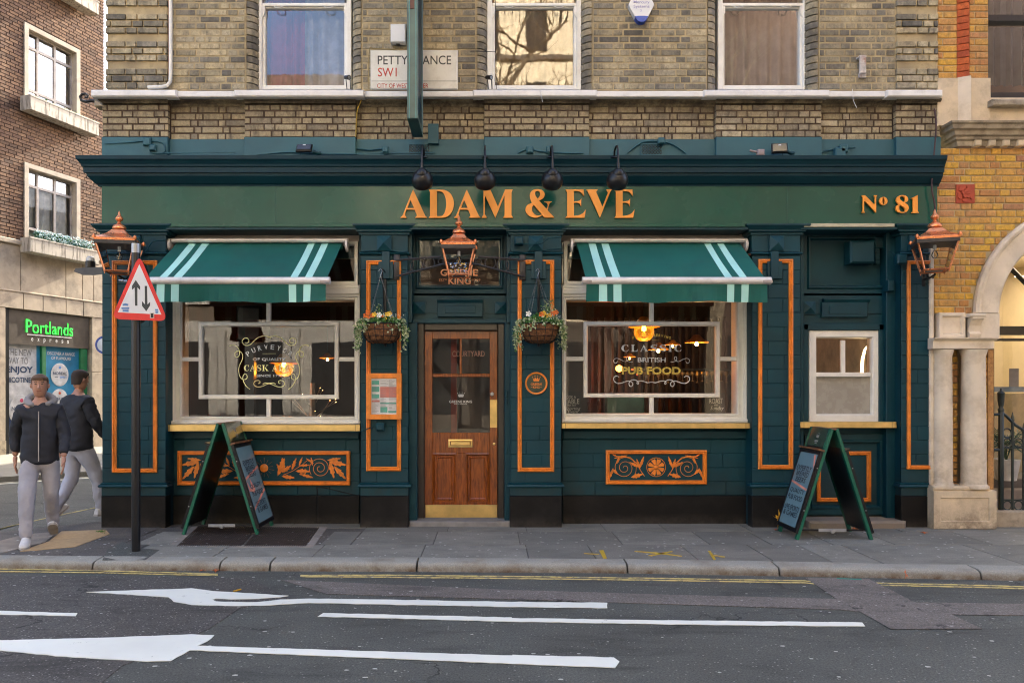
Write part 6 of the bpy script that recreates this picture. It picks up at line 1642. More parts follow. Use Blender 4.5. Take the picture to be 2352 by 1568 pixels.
p = GS(570,1446,RZ); q = GS(588,1441,RZ); m_ = MB(); m_.tube([(p[0],p[1],RZ+.012),(q[0],q[1],RZ+.012)], .007, 5)
tag(m_.obj('litter_stick', YLF), 'yellow stick lying on the upper white road arrow', 'litter')
gm_ = MB(); rg = random.Random(5)
for k in range(420):
    px, py = rg.uniform(20, 2480), rg.uniform(1296, 1362)
    p = GS(px, py, .0035); s_ = rg.uniform(.005, .017); n = 6; a0 = rg.random()
    gm_.poly([(p[0]+s_*math.cos(a0+i*1.047)*rg.uniform(.7,1.2), p[1]+s_*math.sin(a0+i*1.047)*rg.uniform(.7,1.2), .0035) for i in range(n)])
for k in range(160):
    px, py = rg.uniform(20, 2480), 1405+260*rg.random()**1.6
    p = GS(px, py, RZ+.006); s_ = rg.uniform(.004, .013); a0 = rg.random()
    gm_.poly([(p[0]+s_*1.4*math.cos(a0+i*1.047), p[1]+s_*math.sin(a0+i*1.047)*rg.uniform(.7,1.2), RZ+.006) for i in range(6)])
tag(gm_.obj('chewing_gum_spots', simple('gum', (.44,.43,.39), .8, bmp=0), None, fix=False), kind='stuff')
MOSS = MB(); rg = random.Random(9)
for k in range(160):
    p = GS(rg.gauss(247, 6), rg.gauss(1298, 1.6), 0); leaf(MOSS, p, rg.uniform(.01,.02), rg)
tag(MOSS.obj('moss', LEAFM, None, fix=False), kind='stuff')
# ---------------------------------------------------------------- brown brick building across the side street
LP = Vector((-CX/F*17.8, 9.3, 0)); LA = math.atan2(.951, .309)
LU = Vector((math.cos(LA), math.sin(LA), 0)); LN = Vector((math.sin(LA), -math.cos(LA), 0))
def LW(px, py, off=0.):                                   # photo point -> (along wall, up) on the plane `off` in front of the wall
    d = Vector(((px-CX)/F, 1, (YH-py)/F)); c = Vector((0, -D, H)); s = (off+(LP-c).dot(LN))/d.dot(LN); p = c+d*s
    return ((p-LP).dot(LU), p.z)
def lx(px, off=0.): return LW(px, 500, off)[0]
lb_ = thing('brick_building', LP, 'brown brick building over a stone shopfront across the side street', 'building', rz=LA, world=False)
x_end = lx(239); zb_ = LW(54.6, 560)[1]
z_str = LW(0, 543)[1]
wu = (lx(54.6), lx(182.7), LW(54.6,233)[1], LW(54.6,50.4)[1]); wl = (lx(54.6), lx(182.7), LW(54.6,556)[1], LW(54.6,371.7)[1])
ztop = 13.5
wc = MB()
def wall_holes(x0, x1, z0, z1, holes, y0, y1):
    zs = sorted({z0, z1}|{h[2] for h in holes}|{h[3] for h in holes})
    for a, b in zip(zs, zs[1:]):
        if a < z0 or b > z1: continue
        seg = [(x0, x1)]
        for h in holes:
            if a >= h[2]-1e-6 and b <= h[3]+1e-6: seg = [(s0, s1) for q in seg for s0, s1 in ((q[0], min(q[1], h[0])), (max(q[0], h[1]), q[1])) if s1 > s0]
        for s0, s1 in seg: wc.box(s0, s1, y0, y1, a, b)
third = (wu[0], wu[1], wu[2]+3.15, wu[3]+3.15)
hl = [wu, wl, third]
wall_holes(-9, x_end, z_str, ztop, hl, .012, .3)
wc.box(-9, x_end, .3, 4, ztop-.2, ztop); wc.box(-9, -8.7, .3, 4, 0, ztop); wc.box(x_end-.3, x_end, .3, 9, 3.6, ztop)
wl_core = wc.obj('wall', MORT3, lb_)
LB = Bricks('brick', BROWNB, h=.070)
LB.lay(-4.5, x_end, z_str+.02, 12.2, 0., course=.0815, gap=.012, L=.215, flem=False, holes=[(h[0]-.0, h[1]+.0, h[2], h[3]) for h in hl], jit=.003)
LB.emit(wl_core, 300, key=lambda q: (abs(q[2]-7.2)+(9 if q[0] < -.6 else 0)))
def casement(h, i):
    x0, x1, z0, z1 = h
    f = MB(); f.ring(x0, x1, z0, z1, [(0,.02),(0,-.03),(.11,-.03),(.12,-.02),(.12,.14),(.12,.2)])
    w = f.obj('window', simple('stone_surround', (.42,.36,.29), .85, bmp=.2, dirt=(.2,.16,.12), dirt_amt=.5) if i == 0 else bpy.data.materials['stone_surround'], lb_)
    a, b, c, d = x0+.12, x1-.12, z0+.12, z1-.12
    mt = simple('steel_casement', (.34,.30,.28), .5, bmp=0) if i == 0 else bpy.data.materials['steel_casement']
    b1, b2 = a+(b-a)*.27, a+(b-a)*.63; c1, c2 = c+(d-c)*.16, c+(d-c)*.78
    fr = MB()
    for (p, q) in ((a,b1),(b1,b2),(b2,b)):
        for (r_, s_) in ((c,c1),(c1,c2),(c2,d)):
            fr.ring(p, q, r_, s_, [(0,.2),(0,.125),(.03,.125),(.034,.14),(.034,.2)])
            MB().quad((p+.03,.155,r_+.03),(q-.03,.155,r_+.03),(q-.03,.155,s_-.03),(p+.03,.155,s_-.03)).obj('pane', GLAM if (i != 1 or r_ >= c2) else GLAL, w)
    fr.obj('casement', mt, w)
    cm = MB(); n = 30; v = []
    for k in range(n+1):
        t_ = k/n; v += [(a+(b-a)*t_, .25+.02*math.sin(t_*40), c), (a+(b-a)*t_, .25+.02*math.sin(t_*40), c+(d-c)*.97)]
    sharp(cm.add(v, [(2*j, 2*j+2, 2*j+3, 2*j+1) for j in range(n)]).obj('curtain', simple('net_curtain', (.8,.78,.74), .9, bmp=0) if i == 0 else bpy.data.materials['net_curtain'], w), 80)  # pale curtain and room wall also stand in for bright sky reflection
    MB().box(a-1.5, b+1.5, 1.2, 1.3, c-.8, d+.8).box(a-.3, b+.3, .35, 1.2, d+.3, d+.4).obj('room_wall', simple('room_wall', (.3,.27,.22), .8, bmp=0) if i == 0 else bpy.data.materials['room_wall'], w)
    ty = MB()
casement(wu, 0); casement(wl, 1); casement(third, 2)
def planter(h, i):
    x0, x1 = h[0]-.12, h[1]+.30; z1 = h[2]+.08; z0 = z1-.34; p = .34
    m_ = MB(); t_ = .05
    v = [(x0,-p,z0),(x1,-p,z0),(x1+.03,-p-.03,z1),(x0-.03,-p-.03,z1)]
    m_.box(x0, x1, -p, -p+t_, z0, z1, bv=.01); m_.box(x0, x0+t_, -p+t_, -.03, z0, z1); m_.box(x1-t_, x1, -p+t_, -.03, z0, z1); m_.box(x0+t_, x1-t_, -p+t_, -.03, z0, z1-.08)
    m_.box(x0-.01, x1+.01, -p-.012, -p+t_, z1-.03, z1+.01, bv=.004)
    o = m_.obj('window_box', PLANT, lb_)
    rg = random.Random(20+i); f = MB(); fl = MB()
    nn = 900 if i == 1 else 260
    for k in range(nn):
        xx = rg.uniform(x0+.22 if i == 1 else x0+.25, x1-.12); yy = rg.uniform(-p+.02, -.1); hh = rg.uniform(.02, .23 if i == 1 else .08)
        leaf(f, (xx, yy, z1+hh-.05), rg.uniform(.04,.075), rg, 0 if rg.random() < .6 else 1)
        if i == 1 and rg.random() < .8: leaf(fl, (xx+rg.uniform(-.02,.02), yy-.05, z1+hh+.01), rg.uniform(.03,.055), rg)
    tag(f.obj('leaves', [simple('blue_green_leaf', (.06,.17,.12), .6, var=.4, scale=30, bmp=0), LEAFD] if i == 1 else [LEAFM, simple('dry_leaf', (.2,.14,.05), .8, bmp=0)], lb_, fix=False), kind='stuff')
    if i == 1: tag(fl.obj('blossom', simple('pale_blue_flower', (.55,.68,.72), .6, bmp=0), lb_, fix=False), kind='stuff')
planter(wu, 0); planter(wl, 1); planter(third, 2)
# stone base: string course, wide blocks, lintel course over the shop
zf = LW(19.3,708)[1]; zl = LW(0,664)[1]; xs0, xs1 = lx(12), lx(205.5)
m_ = MB(); m_.box(-9, x_end, -.08, .3, z_str-.12, z_str, bv=.015); m_.obj('string_course', PORT, lb_)
def stones(x0, x1, z0, z1, joints_, y=-.02):
    js = [x0]+[j for j in joints_ if x0 < j < x1]+[x1]
    for a, b in zip(js, js[1:]): MB().box(a+.006, b-.006, y, .28, z0+.004, z1-.004, bv=.008).obj('stone_block', PORT, lb_)
MB().box(-9, x_end-.01, .02, .3, zf+.02, z_str-.1).obj('wall_core', PORT, lb_)
stones(-3, x_end, zl+.01, z_str-.12, [lx(46), lx(150), lx(188), lx(214)])
m_ = MB(); m_.box(-9, x_end, -.045, .3, zl-.02, zl+.02, bv=.01); m_.obj('string_course', PORT, lb_)
stones(-3, x_end, zf+.01, zl-.02, [lx(52), lx(97), lx(150), lx(190)], -.03)
stones(xs1+.06, x_end, LW(54,850)[1], zf+.01, [], -.02); stones(xs1+.06, x_end, 0.02, LW(54,850)[1], [], -.02)
stones(-3, xs0, .35, zf+.01, [-1.5], -.02); MB().box(-9, -3, -.02, .3, -.1, zf+.02).obj('wall_core', PORT, lb_); MB().box(-3, xs0, -.03, .3, -.1, .35).obj('stone_plinth', STOD, lb_)
# shopfront
sh_ = thing('shopfront', LP, 'grey and green shopfront plastered with advertising posters', 'shopfront', rz=LA, world=False)
zsb = LW(19.3,789)[1]; GRNF = simple('shop_green', (.006,.13,.045), .4, bmp=0)
fs = MB().box(xs0, xs1, .02, .3, zsb, zf).obj('shop_fascia', simple('fascia_brown', (.07,.055,.045), .35, bmp=0, coat=.3), sh_)
MB().box(xs0, xs0+.1, .0, .3, 0, zf).obj('dark_reveal', BLAK, sh_)
zc = LW(19.3, 1046)[1]
posts = [(lx(13.5),lx(20)),(lx(99),lx(108.5)),(lx(188),lx(203))]
for a, b in posts: MB().box(a, b, .03, .3, .05, zsb, bv=.01).obj('green_post', GRNF, sh_)
MB().box(xs0, xs1, .12, .3, 0, .25).obj('stall_riser', simple('riser_grey', (.16,.15,.14), .7, bmp=0), sh_)
PWH = simple('poster_white', (.55,.55,.58), .5, bmp=0); PBL = simple('poster_cyan', (.03,.22,.42), .4, var=.5, scale=1.2, bmp=0); PNV = simple('poster_navy', (.012,.035,.11), .4, bmp=0); PTX = simple('poster_dark_text', (.02,.05,.12), .5, bmp=0); PGR = simple('poster_grey_text', (.16,.16,.17), .5, bmp=0)
p1 = (posts[0][1]+.02, posts[1][0]-.1); p2 = (posts[1][1], posts[2][0])
yy = .10
m_ = MB(); m_.box(p1[0], p1[1], yy, yy+.02, .25, zsb); m_.box(p1[1], posts[1][0], yy, yy+.02, .25, zsb, 1)
zm = LW(40, 935)[1]; zm2 = LW(100, 945)[1]
m_.add([(p1[0],yy-.002,.25),(p1[1],yy-.002,.25),(p1[1],yy-.002,zm2+.1),(p1[0]+.45,yy-.002,zm2-.05),(p1[0],yy-.002,zm+.05)], [(0,1,2,3,4)], 2)
ps1 = m_.obj('poster', [PWH, PBL, PNV], sh_)
m_ = MB(); m_.box(p2[0], p2[1], yy, yy+.02, .25, zsb); zq = LW(150, 930)[1]; m_.add([(p2[0],yy-.002,.25),(p2[1],yy-.002,.25),(p2[1],yy-.002,zq-.1),(p2[0],yy-.002,zq+.1)], [(0,1,2,3)], 1)
ps2 = m_.obj('poster', [PBL, PNV], sh_)
def lt(mb, s, x0p, x1p, q0, q1, m=0, b=0., y=yy-.006, sp=1.):
    xm = (x0p+x1p)/2; text_in(mb, s, lx(x0p), lx(x1p), LW(xm, q1)[1], LW(xm, q0)[1], y, bold=b, m=m)
e5 = lambda x: x/5.952; f5 = lambda y: 583.3+y/5.952
m_ = MB()
lt(m_, 'THE NEW', e5(135), e5(475), f5(1300), f5(1385), 1); lt(m_, 'WAY TO', e5(130), e5(425), f5(1410), f5(1500), 1)
g1 = lambda x: x/3.473; h1 = lambda y: (880+y/3.267)/1.06293
lt(m_, 'ENJOY', g1(72), g1(287), h1(45), h1(112), 0, .03); lt(m_, 'NICOTINE', g1(72), g1(270), h1(132), h1(175), 0, .02)
m_.obj('poster_lettering', [PTX, PGR], ps1)
m_ = MB(); lt(m_, 'DISCOVER A RANGE', e5(687), e5(1060), f5(1340), f5(1385), 0, .02); lt(m_, 'OF FLAVOURS', e5(742), e5(1005), f5(1405), f5(1445), 0, .02)
m_.obj('poster_lettering', PWH, ps2)
def tin(par, px, py, rpx, col, cx_off=0):
    x = lx(px); z_ = LW(px, py)[1]; r_ = rpx/ (F/19.0) if 0 else abs(LW(px, py-rpx)[1]-z_)
    m_ = MB(); m_.lathe([(0,0),(r_,0),(r_*.96,.02),(0,.02)], (0,0,0), 28, sq=1.); m_.v = [(x+v[0]*.92, yy-.004-v[2]*.3, z_+v[1]) for v in m_.v]
    o = m_.obj('poster_disc', PWH, par); o.parent = sh_
    m_ = MB(); y = yy-.016
    text_in(m_, 'NORDIC', x-r_*.72, x+r_*.72, z_-r_*.02, z_+r_*.24, y, bold=.02); text_in(m_, 'SPIRIT', x-r_*.0, x+r_*.72, z_-r_*.32, z_-r_*.12, y, m=1, bold=.02)
    m_.box(x-r_*.55, x-r_*.2, y, y+.001, z_-r_*.24, z_-r_*.19); k = len(m_.v); m_.lathe([(0,0),(r_*.13,0),(0,.001)], (0,0,0), 10, 1)
    m_.v[k:] = [(x+v[0], y-v[2], z_+r_*.62+v[1]) for v in m_.v[k:]]
    m_.objs('disc_lettering', [PTX, col], o)
tin(ps2, g1(500), h1(112), 26.5, simple('disc_blue', (.1,.25,.6), .5, bmp=0)); tin(ps2, g1(498), h1(315), 26, simple('disc_red', (.6,.08,.03), .5, bmp=0)); tin(ps2, g1(500), h1(525), 26, simple('disc_green', (.02,.3,.2), .5, bmp=0)); tin(ps1, g1(195), h1(395), 36, simple('disc_pink', (.5,.05,.12), .5, bmp=0))
# lit shop name: dots of light along the letters
LEDG = emit('green_led', (.02, 1, .05), .8); LEDD = simple('led_letter_green', (.01,.25,.03), .5, bmp=0)
m_ = MB(); px0, px1, pz0, pz1 = lx(e5(362)), lx(e5(1005)), LW(e5(680), f5(1100))[1], LW(e5(680), f5(925))[1]
text_in(m_, 'Portlands', px0, px1, pz0, pz1, .012, bold=.012)
o = m_.obj('shop_lettering', LEDD, fs)
v, fcs = text_verts('Portlands', 0.)
import itertools
xs = [p[0] for p in v]; ys = [p[1] for p in v]; ax, bx2, ay, by = min(xs), max(xs), min(ys), max(ys)
tris = [[(px0+(v[i][0]-ax)/(bx2-ax)*(px1-px0), pz0+(v[i][1]-ay)/(by-ay)*(pz1-pz0)) for i in f] for f in fcs]
def inside(x, z_):
    for t_ in tris:
        s_ = None; ok = True; n = len(t_)
        for i in range(n):
            a, b = t_[i], t_[(i+1) % n]; c = (b[0]-a[0])*(z_-a[1])-(b[1]-a[1])*(x-a[0])
            if abs(c) < 1e-12: continue
            if s_ is None: s_ = c > 0
            elif (c > 0) != s_: ok = False; break
        if ok: return True
    return False
m_ = MB(); st = .024; nx = int((px1-px0)/st); nz = int((pz1-pz0)/st)
for i in range(nx+1):
    for j in range(nz+1):
        x, z_ = px0+i*st, pz0+j*st
        if inside(x, z_): m_.box(x-.008, x+.008, .004, .010, z_-.008, z_+.008)
tag(m_.obj('led_dots', LEDG, fs), kind='stuff')
m_ = MB(); zz1 = LW(e5(680), f5(1122))[1]; m_.box(lx(e5(378)), lx(e5(990)), .01, .014, zz1-.012, zz1+.012)
xx = lx(e5(432)); xe = lx(e5(945)); ze0, ze1 = LW(e5(680), f5(1205))[1], LW(e5(680), f5(1160))[1]
for i, ch in enumerate('express'):
    x = xx+(xe-xx-.05)*i/6; dz = .035 if ch == 'p' else 0
    text_in(m_, ch, x, x+.058, ze0-dz, ze1, .012, bold=.01)
m_.obj('shop_lettering', simple('shop_white', (.55,.55,.55), .5, bmp=0), fs)
# far pale building glimpsed in the gap, and a far one behind
t = thing('pale_building', (-9.5, 27, 0), 'pale building glimpsed in the narrow gap beyond the pub corner', 'building')
m_ = MB(); m_.box(-16, -4.5, 27, 33, -.1, 14); m_.obj('wall', simple('pale_wall', (.6,.57,.52), .8, bmp=0), t)
for k in range(5):
    MB().box(-15.5, -4.9, 26.9, 27.02, 1.5+2.6*k, 2.9+2.6*k).obj('window', simple('far_window', (.06,.07,.09), .2, bmp=0), t); MB().box(-16, -4.5, 26.7, 27, .9+2.6*k, 1.1+2.6*k).obj('ledge', STOW, t)

# ---------------------------------------------------------------- yellow brick building on the right
rbz = thing('yellow_brick_building', (7, 0, 0), 'yellow brick building with pale stone arch, twin columns and bracketed cornice', 'building')
AX, AZ, RO, RI = X_(2476.6), Z_(719.5), 244.6/208.86, 185.6/208.86
xl = X_(2146); xr = 10.2
zc0, zc1 = Z_(340), Z_(291)
hole = [(AX-RO+.02, AX+RO-.02, -1, AZ)]
core = MB(); 
core.box(xl, AX-RO+.05, .012, .4, Z_(720), zc0); core.box(AX+RO-.05, xr, .012, .4, -.1, zc0); core.box(xl, X_(2285), .3, .7, -.1, Z_(720))
n = 24; pts = [(AX+(RO-.04)*math.cos(math.pi*i/n), AZ+(RO-.04)*math.sin(math.pi*i/n)) for i in range(n+1)]
core.yprism([(AX+RO-.04, AZ), (AX+RO-.04, zc0), (AX-RO+.04, zc0), (AX-RO+.04, AZ)][:0] or [(AX-RO+.04,zc0)]+pts[::-1]+[(AX+RO-.04,zc0)], .014, .4)
core.box(xl, xr, .014, .4, Z_(182), 7.2) if 0 else None
cw_ = core.obj('wall', MORT4, rbz)
YB2 = Bricks('brick', YELB)
zb0 = Z_(720); nrow = round((zc0-zb0)/.0765); cr = (zc0-zb0)/nrow
for r in range(nrow):
    za = zb0+r*cr; zm_ = za+cr/2; dx = math.sqrt(max(0, RO*RO-(zm_-AZ)**2)) if zm_-AZ < RO else 0
    tl = (X_(2195), X_(2239.5), Z_(468), Z_(422))
    if dx: YB2.lay(xl, AX-dx, za, za+cr, 0, course=cr, start=r, holes=[tl]); YB2.lay(AX+dx, AX+dx+.001 if 0 else xr, za, za+cr, 0, course=cr, start=r) if AX+dx < 7.2 and 0 else None
    else: YB2.lay(xl, 7.4, za, za+cr, 0, course=cr, start=r, holes=[tl])
YB2.lay(X_(2184,.02), X_(2210,.02), Z_(1122,.1), Z_(803,.1), .1, jit=.003, L=.30); YB2.lay(X_(2258), X_(2271), Z_(1122), Z_(803), .02, L=.3)
# upper part: brick strips, red quoin, window, stone
up = MB(); up.box(xl+.01, X_(2271), .012, .4, Z_(182), 6.9); up.box(9.6, xr, .012, .4, Z_(226), 6.9); up.obj('upper_core', MORT4, rbz)
YB2.lay(X_(2155), X_(2198), Z_(181.5), 6.7, 0); YB2.lay(X_(2227.6), X_(2270), Z_(181.5), 6.7, 0)
YB2.emit(cw_, 300, key=lambda q: (q[2] > 5.9, random.random()))
RB = Bricks('red_brick', REDB, h=.066)
z_ = Z_(181.5)
q_ = MB(); v = []
# wedge-fronted red quoin bricks
w0, w1 = X_(2198.5), X_(2227); wm = (w0+w1)/2+.03
me = None
while z_ < 6.7:
    if me is None:
        h_ = .066; vv = [(0,0,0),(wm-w0,-.05,0),(w1-w0,0,0),(w1-w0,.1,0),(0,.1,0)]; vv += [(a, b, h_) for a, b, c in vv]
        me = MB().add(vv, [(4,3,2,1,0),(5,6,7,8,9)]+[(i, (i+1) % 5, (i+1) % 5+5, i+5) for i in range(5)]).mesh('red_brick', REDB)
    link('red_brick', me, rbz, (w0-7, random.uniform(-.001,.001), z_+.005)); z_ += .0752
st = MB(); st.box(X_(2150), X_(2272), -.03, .3, zc1, Z_(181.5), bv=.006); st.box(X_(2272), xr, -.02, .3, zc1, Z_(226), bv=.004)
st = st.obj('stone_band', STON, rbz)
vv = [(w0-.01,-.03),(wm,-.085),(w1,-.03),(w1,.0),(w0-.01,.0)]
m_ = MB(); m_.add([(a,b,zc1) for a,b in vv]+[(a,b,Z_(181.5)+.003) for a,b in vv], [(4,3,2,1,0),(5,6,7,8,9)]+[(i, (i+1) % 5, (i+1) % 5+5, i+5) for i in range(5)]); m_.obj('stone_quoin', STOW, st)
jm = MB()
for (a, q) in ((2185,232),(2234,232),(2234,262)): pass
MB().box(X_(2264), xr, -.12, .2, Z_(242,-.12), Z_(227,-.12), bv=.012).obj('window_sill', STOD, rbz)
wn = MB(); wn.box(X_(2271), X_(2271)+.05, .12, .3, Z_(224), 6.8); wn.box(X_(2271), xr, .12, .3, Z_(224), Z_(203)); wn.box(X_(2271)+.05, xr, .14, .3, Z_(34), Z_(20)); wn.box(X_(2271)+.05, xr, .10, .14, Z_(222), Z_(214),)
wn = wn.obj('window', simple('window_black', (.02,.02,.022), .3, bmp=0), rbz); wn.data.materials[0]
MB().box(X_(2271), xr, .11, .3, Z_(226), Z_(215)).obj('window_frame', simple('blue_grey_frame', (.05,.08,.12), .4, bmp=0), wn)
MB().quad((X_(2271),.2,Z_(205)),(xr,.2,Z_(205)),(xr,.2,6.8),(X_(2271),.2,6.8)).obj('pane', GLAL, wn)
MB().box(X_(2260), xr, 1.2, 1.3, Z_(260), 7).obj('room_wall', INTW, wn)
m_ = MB(); nf = 30; v = []
for k in range(nf+1): v += [(X_(2285)+k*.03, .7+.03*math.sin(k*1.7), Z_(140)), (X_(2285)+k*.03, .7+.03*math.sin(k*1.7), 6.8)]
m_.add(v, [(2*j, 2*j+2, 2*j+3, 2*j+1) for j in range(nf)]); m_.obj('curtain', simple('dark_curtain', (.05,.055,.065), .9, bmp=0), wn)
z = lambda q, p: H+(YH-q)/F*(D-p)
pr = [(0,zc0+.01),(.03,zc0+.01),(.04,zc0+.06),(.07,zc0+.075),(.07,zc0+.10),(.10,zc0+.11),(.11,zc0+.15),(.15,zc0+.165),(.16,zc0+.20),(.185,zc0+.215),(.19,zc1),(0,zc1+.02)]
m_ = MB().mould(pr, X_(2165)+.17, xr, -.01, .2, True, False); cn = m_.obj('cornice', STOD, rbz)
for k in range(22):
    x = X_(2230)+k*.155
    if x > xr: break
    MB().box(x, x+.07, -.085, 0, zc0+.0, zc0+.065, bv=.01).obj('bracket', STON, cn)
# rosette tile
tl = (X_(2196), X_(2238.5), Z_(467), Z_(423.5)); m_ = MB().box(tl[0], tl[1], -.004, .1, tl[2], tl[3], bv=.003); ro = m_.obj('rosette_tile', TERR, rbz)
cx_, cz_ = (tl[0]+tl[1])/2, (tl[2]+tl[3])/2
def pet(mb, a, r0, r1, w_, y0, y1):
    u_ = (math.cos(a), math.sin(a)); n_ = (-u_[1], u_[0]); pts = [(cx_+u_[0]*r0, cz_+u_[1]*r0)]
    for t_, ww in ((.3,-.8),(.7,-1),(1,-.6),(1.05,0),(1,.6),(.7,1),(.3,.8)): pts.append((cx_+u_[0]*(r0+(r1-r0)*t_)+n_[0]*ww*w_, cz_+u_[1]*(r0+(r1-r0)*t_)+n_[1]*ww*w_))
    mb.yprism(pts, y0, y1)
for k in range(5): m_ = MB(); pet(m_, R(90+36+72*k), .045, .092, .042, -.016, 0); m_.obj('petal', TERR, ro)
for k in range(5): m_ = MB(); pet(m_, R(90+72*k), .012, .05, .022, -.03, -.0); m_.obj('petal', TERR, ro)
m_ = MB(); m_.lathe([(0,0),(.018,0),(.012,.012),(0,.014)], (0,0,0), 12); m_.v = [(cx_+v[0], -.024-v[2], cz_+v[1]) for v in m_.v]; m_.obj('rosette_boss', TERR, ro)
# arch
m_ = MB(); n = 40; prof = [(RO-.10,-.02),(RO,-.02),(RO+.0,-.07),(RO-.03,-.085),(RO-.06,-.075),(RO-.075,-.05),(RI+.06,-.045),(RI+.02,-.045),(RI,-.03),(RI,.35),(RO-.12,.35)]
v = []; k = len(prof)
for i in range(n+1):
    a = math.pi-math.pi*i/n
    for (r_, y) in prof: v.append((AX+r_*math.cos(a), y, AZ+r_*math.sin(a)))
f = [(i*k+j, (i+1)*k+j, (i+1)*k+(j+1) % k, i*k+(j+1) % k) for i in range(n) for j in range(k)]
m_.add(v, f); ar = sharp(m_.obj('arch', STOW, rbz), 35)
zi = Z_(776)
MB().box(AX-RO+.005, AX-RI, -.04, .35, zi, AZ-.003, bv=.004).box(AX+RI, AX+RO, -.04, .35, -.1, AZ-.003).objs('arch_springer', STOW, rbz)
m_ = MB(); m_.ring(X_(2151), X_(2211), zi, Z_(719), [(0,.3),(0,-.05),(.006,-.055),(.035,-.055),(.045,-.035),(.045,-.03)]); m_.box(X_(2158), X_(2204), -.03, .3, zi+.03, Z_(726)); m_.obj('impost_panel', STOW, rbz)
m_ = MB(); xa, xb = X_(2216), X_(2246)
cv = [(-.02, zi),(-.06, zi+.005),(-.075, zi+.04),(-.05,zi+.07),(-.06,zi+.13),(-.10,zi+.19),(-.13,zi+.20),(-.13,zi+.22),(-.02,zi+.22)]
m_.add([(xa+.01,y,z_) for y,z_ in cv]+[(xb-.01,y,z_) for y,z_ in cv], [tuple(range(9)), tuple(range(17,8,-1))]+[(i, i+9, (i+1) % 9+9, (i+1) % 9) for i in range(9)])
m_.box(X_(2210), xb+.01, -.14, .2, zi+.22, Z_(722), bv=.01); m_.obj('scroll_console', STOW, rbz)
m_ = MB(); e0, e1 = X_(2143,-.15), X_(2293,-.15)
z0 = Z_(802); m_.mould([(0,z0),(.10,z0),(.10,z0+.085),(.115,z0+.09),(.13,z0+.105),(.14,z0+.11),(.14,z0+.118),(0,z0+.118)], e0+.01, e1-.13, -.03, .35, False, True); m_.obj('entablature', STOW, rbz)
for (a, b, nm) in ((2144,2186,0),(2209,2262,1)):
    Yc = -.03; m_ = MB(); r0 = (b-a)/2/F*(D+Yc)*.98; cx_ = X_((a+b)/2, Yc); z0, z1 = Z_(1120,Yc), Z_(803,Yc)
    hh = z1-z0
    m_.lathe([(0,0),(r0*1.16,0),(r0*1.18,.02),(r0*1.12,.04),(r0*1.04,.05),(r0*1.02,.07),(r0,.09),(r0*.995,hh*.35),(r0*.96,hh*.7),(r0*.93,hh-.07),(r0*1.0,hh-.05),(r0*1.08,hh-.02),(r0*1.1,hh),(0,hh)], (cx_,Yc,z0), 32)
    sharp(m_.obj('column', STOW, rbz), 35)
m_ = MB(); Yp = -.14; a, b, c, d = X_(2145,Yp), X_(2289,Yp), Z_(1213,Yp), Z_(1127,Yp)
m_.box(a, b, Yp+.012, .35, c-.02, d+.004, bv=.01); m_.box(a, b-.06, Yp+.01, .35, d+.004, d+.05, bv=.012)
m_ = m_.obj('pedestal', STON, rbz); MB().ring(a, b, c, d, [(0,Yp+.02),(0,Yp),(.075,Yp),(.09,Yp+.02)]).obj('pedestal_moulding', STON, m_)
MB().box(X_(2272), X_(2285), .02, .5, .0, Z_(803)).obj('reveal', YELB, rbz)
# lobby behind the arch
CRE = simple('lobby_cream', (.50,.42,.28), .7, var=.05, bmp=0); LGR = simple('lobby_floor', (.12,.11,.11), .6)
lo = MB(); y1 = 3.2; x0_, x1_ = X_(2268), AX+1.3; zfl = Z_(1095, .9)
lo.box(x0_-.1, x1_, y1, y1+.1, 0, 4); lo.box(x0_-.1, x0_, .5, y1, 0, 4); lo.box(x1_, x1_+.1, .4, y1, 0, 4); lo.box(x0_-.1, x1_+.1, .36, y1, 3.3, 3.4)
lo.obj('lobby_wall', CRE, rbz); MB().box(x0_, x1_, .75, y1, -.1, zfl, bv=.01).obj('lobby_floor', LGR, rbz)
for k in range(3): MB().box(x0_, x1_, .35+.16*k-.05, .75, -.1+.0, zfl*(k+1)/4-.03+.03, bv=.012).obj('step', simple('step_stone', (.24,.21,.19), .8, bmp=.3) if k == 0 else bpy.data.materials['step_stone'], rbz)
MB().box(x0_-.2, xr, -.0, .3, -.05, Z_(1174), bv=.01).obj('railing_kerb', STOD, rbz)
g_ = MB(); yg = .95; g_.vbox(2280, 2400, 749, 769, yg, yg+.06); g_.vbox(2280, 2400, 777, 783, yg+.02, yg+.06); g_.box(X_(2278,yg), X_(2278,yg)+.03, yg, yg+.05, zfl, 3.3)
p, q = W(2322, 625, yg), W(2400, 700, yg); g_.tube([W(2318,612,yg), W(2420,715,yg)], .035, 4)
g_.obj('glazing_frame', simple('dark_frame', (.035,.035,.03), .4, bmp=0), rbz)
MB().quad((x0_,yg+.03,zfl),(x1_,yg+.03,zfl),(x1_,yg+.03,3.3),(x0_,yg+.03,3.3)).obj('pane', GLAS, rbz)
m_ = MB(); m_.vbox(2334, 2460, 633, 636, 1.9, 1.93); m_.obj('strip_light', emit('lobby_strip', (1,.85,.6), 3), rbz)
m_ = MB(); m_.vbox(2318, 2340, 846, 888, yg-.002, yg+.001); m_.obj('door_notice', simple('notice_grey', (.2,.19,.2), .6, bmp=0), rbz)
m_ = MB(); m_.vbox(2283, 2400, 888, 900, 1.6, 2.2); m_.obj('desk', simple('blue_desk', (.1,.16,.3), .5, bmp=0), rbz); m_ = MB(); m_.vbox(2270, 2420, 903, 1100, 1.5, 1.6); m_.obj('reception_front', simple('reception_cream', (.62,.52,.34), .7, bmp=0), rbz)
la = bpy.data.lights.new('lobby_light', 'AREA'); la.energy = 16; la.size = 1.6; la.color = (1,.82,.55); lo_ = bpy.data.objects.new('lobby_light', la); C.objects.link(lo_); lo_.location = (AX+.1, 2.0, 3.25)
lb2 = lo_
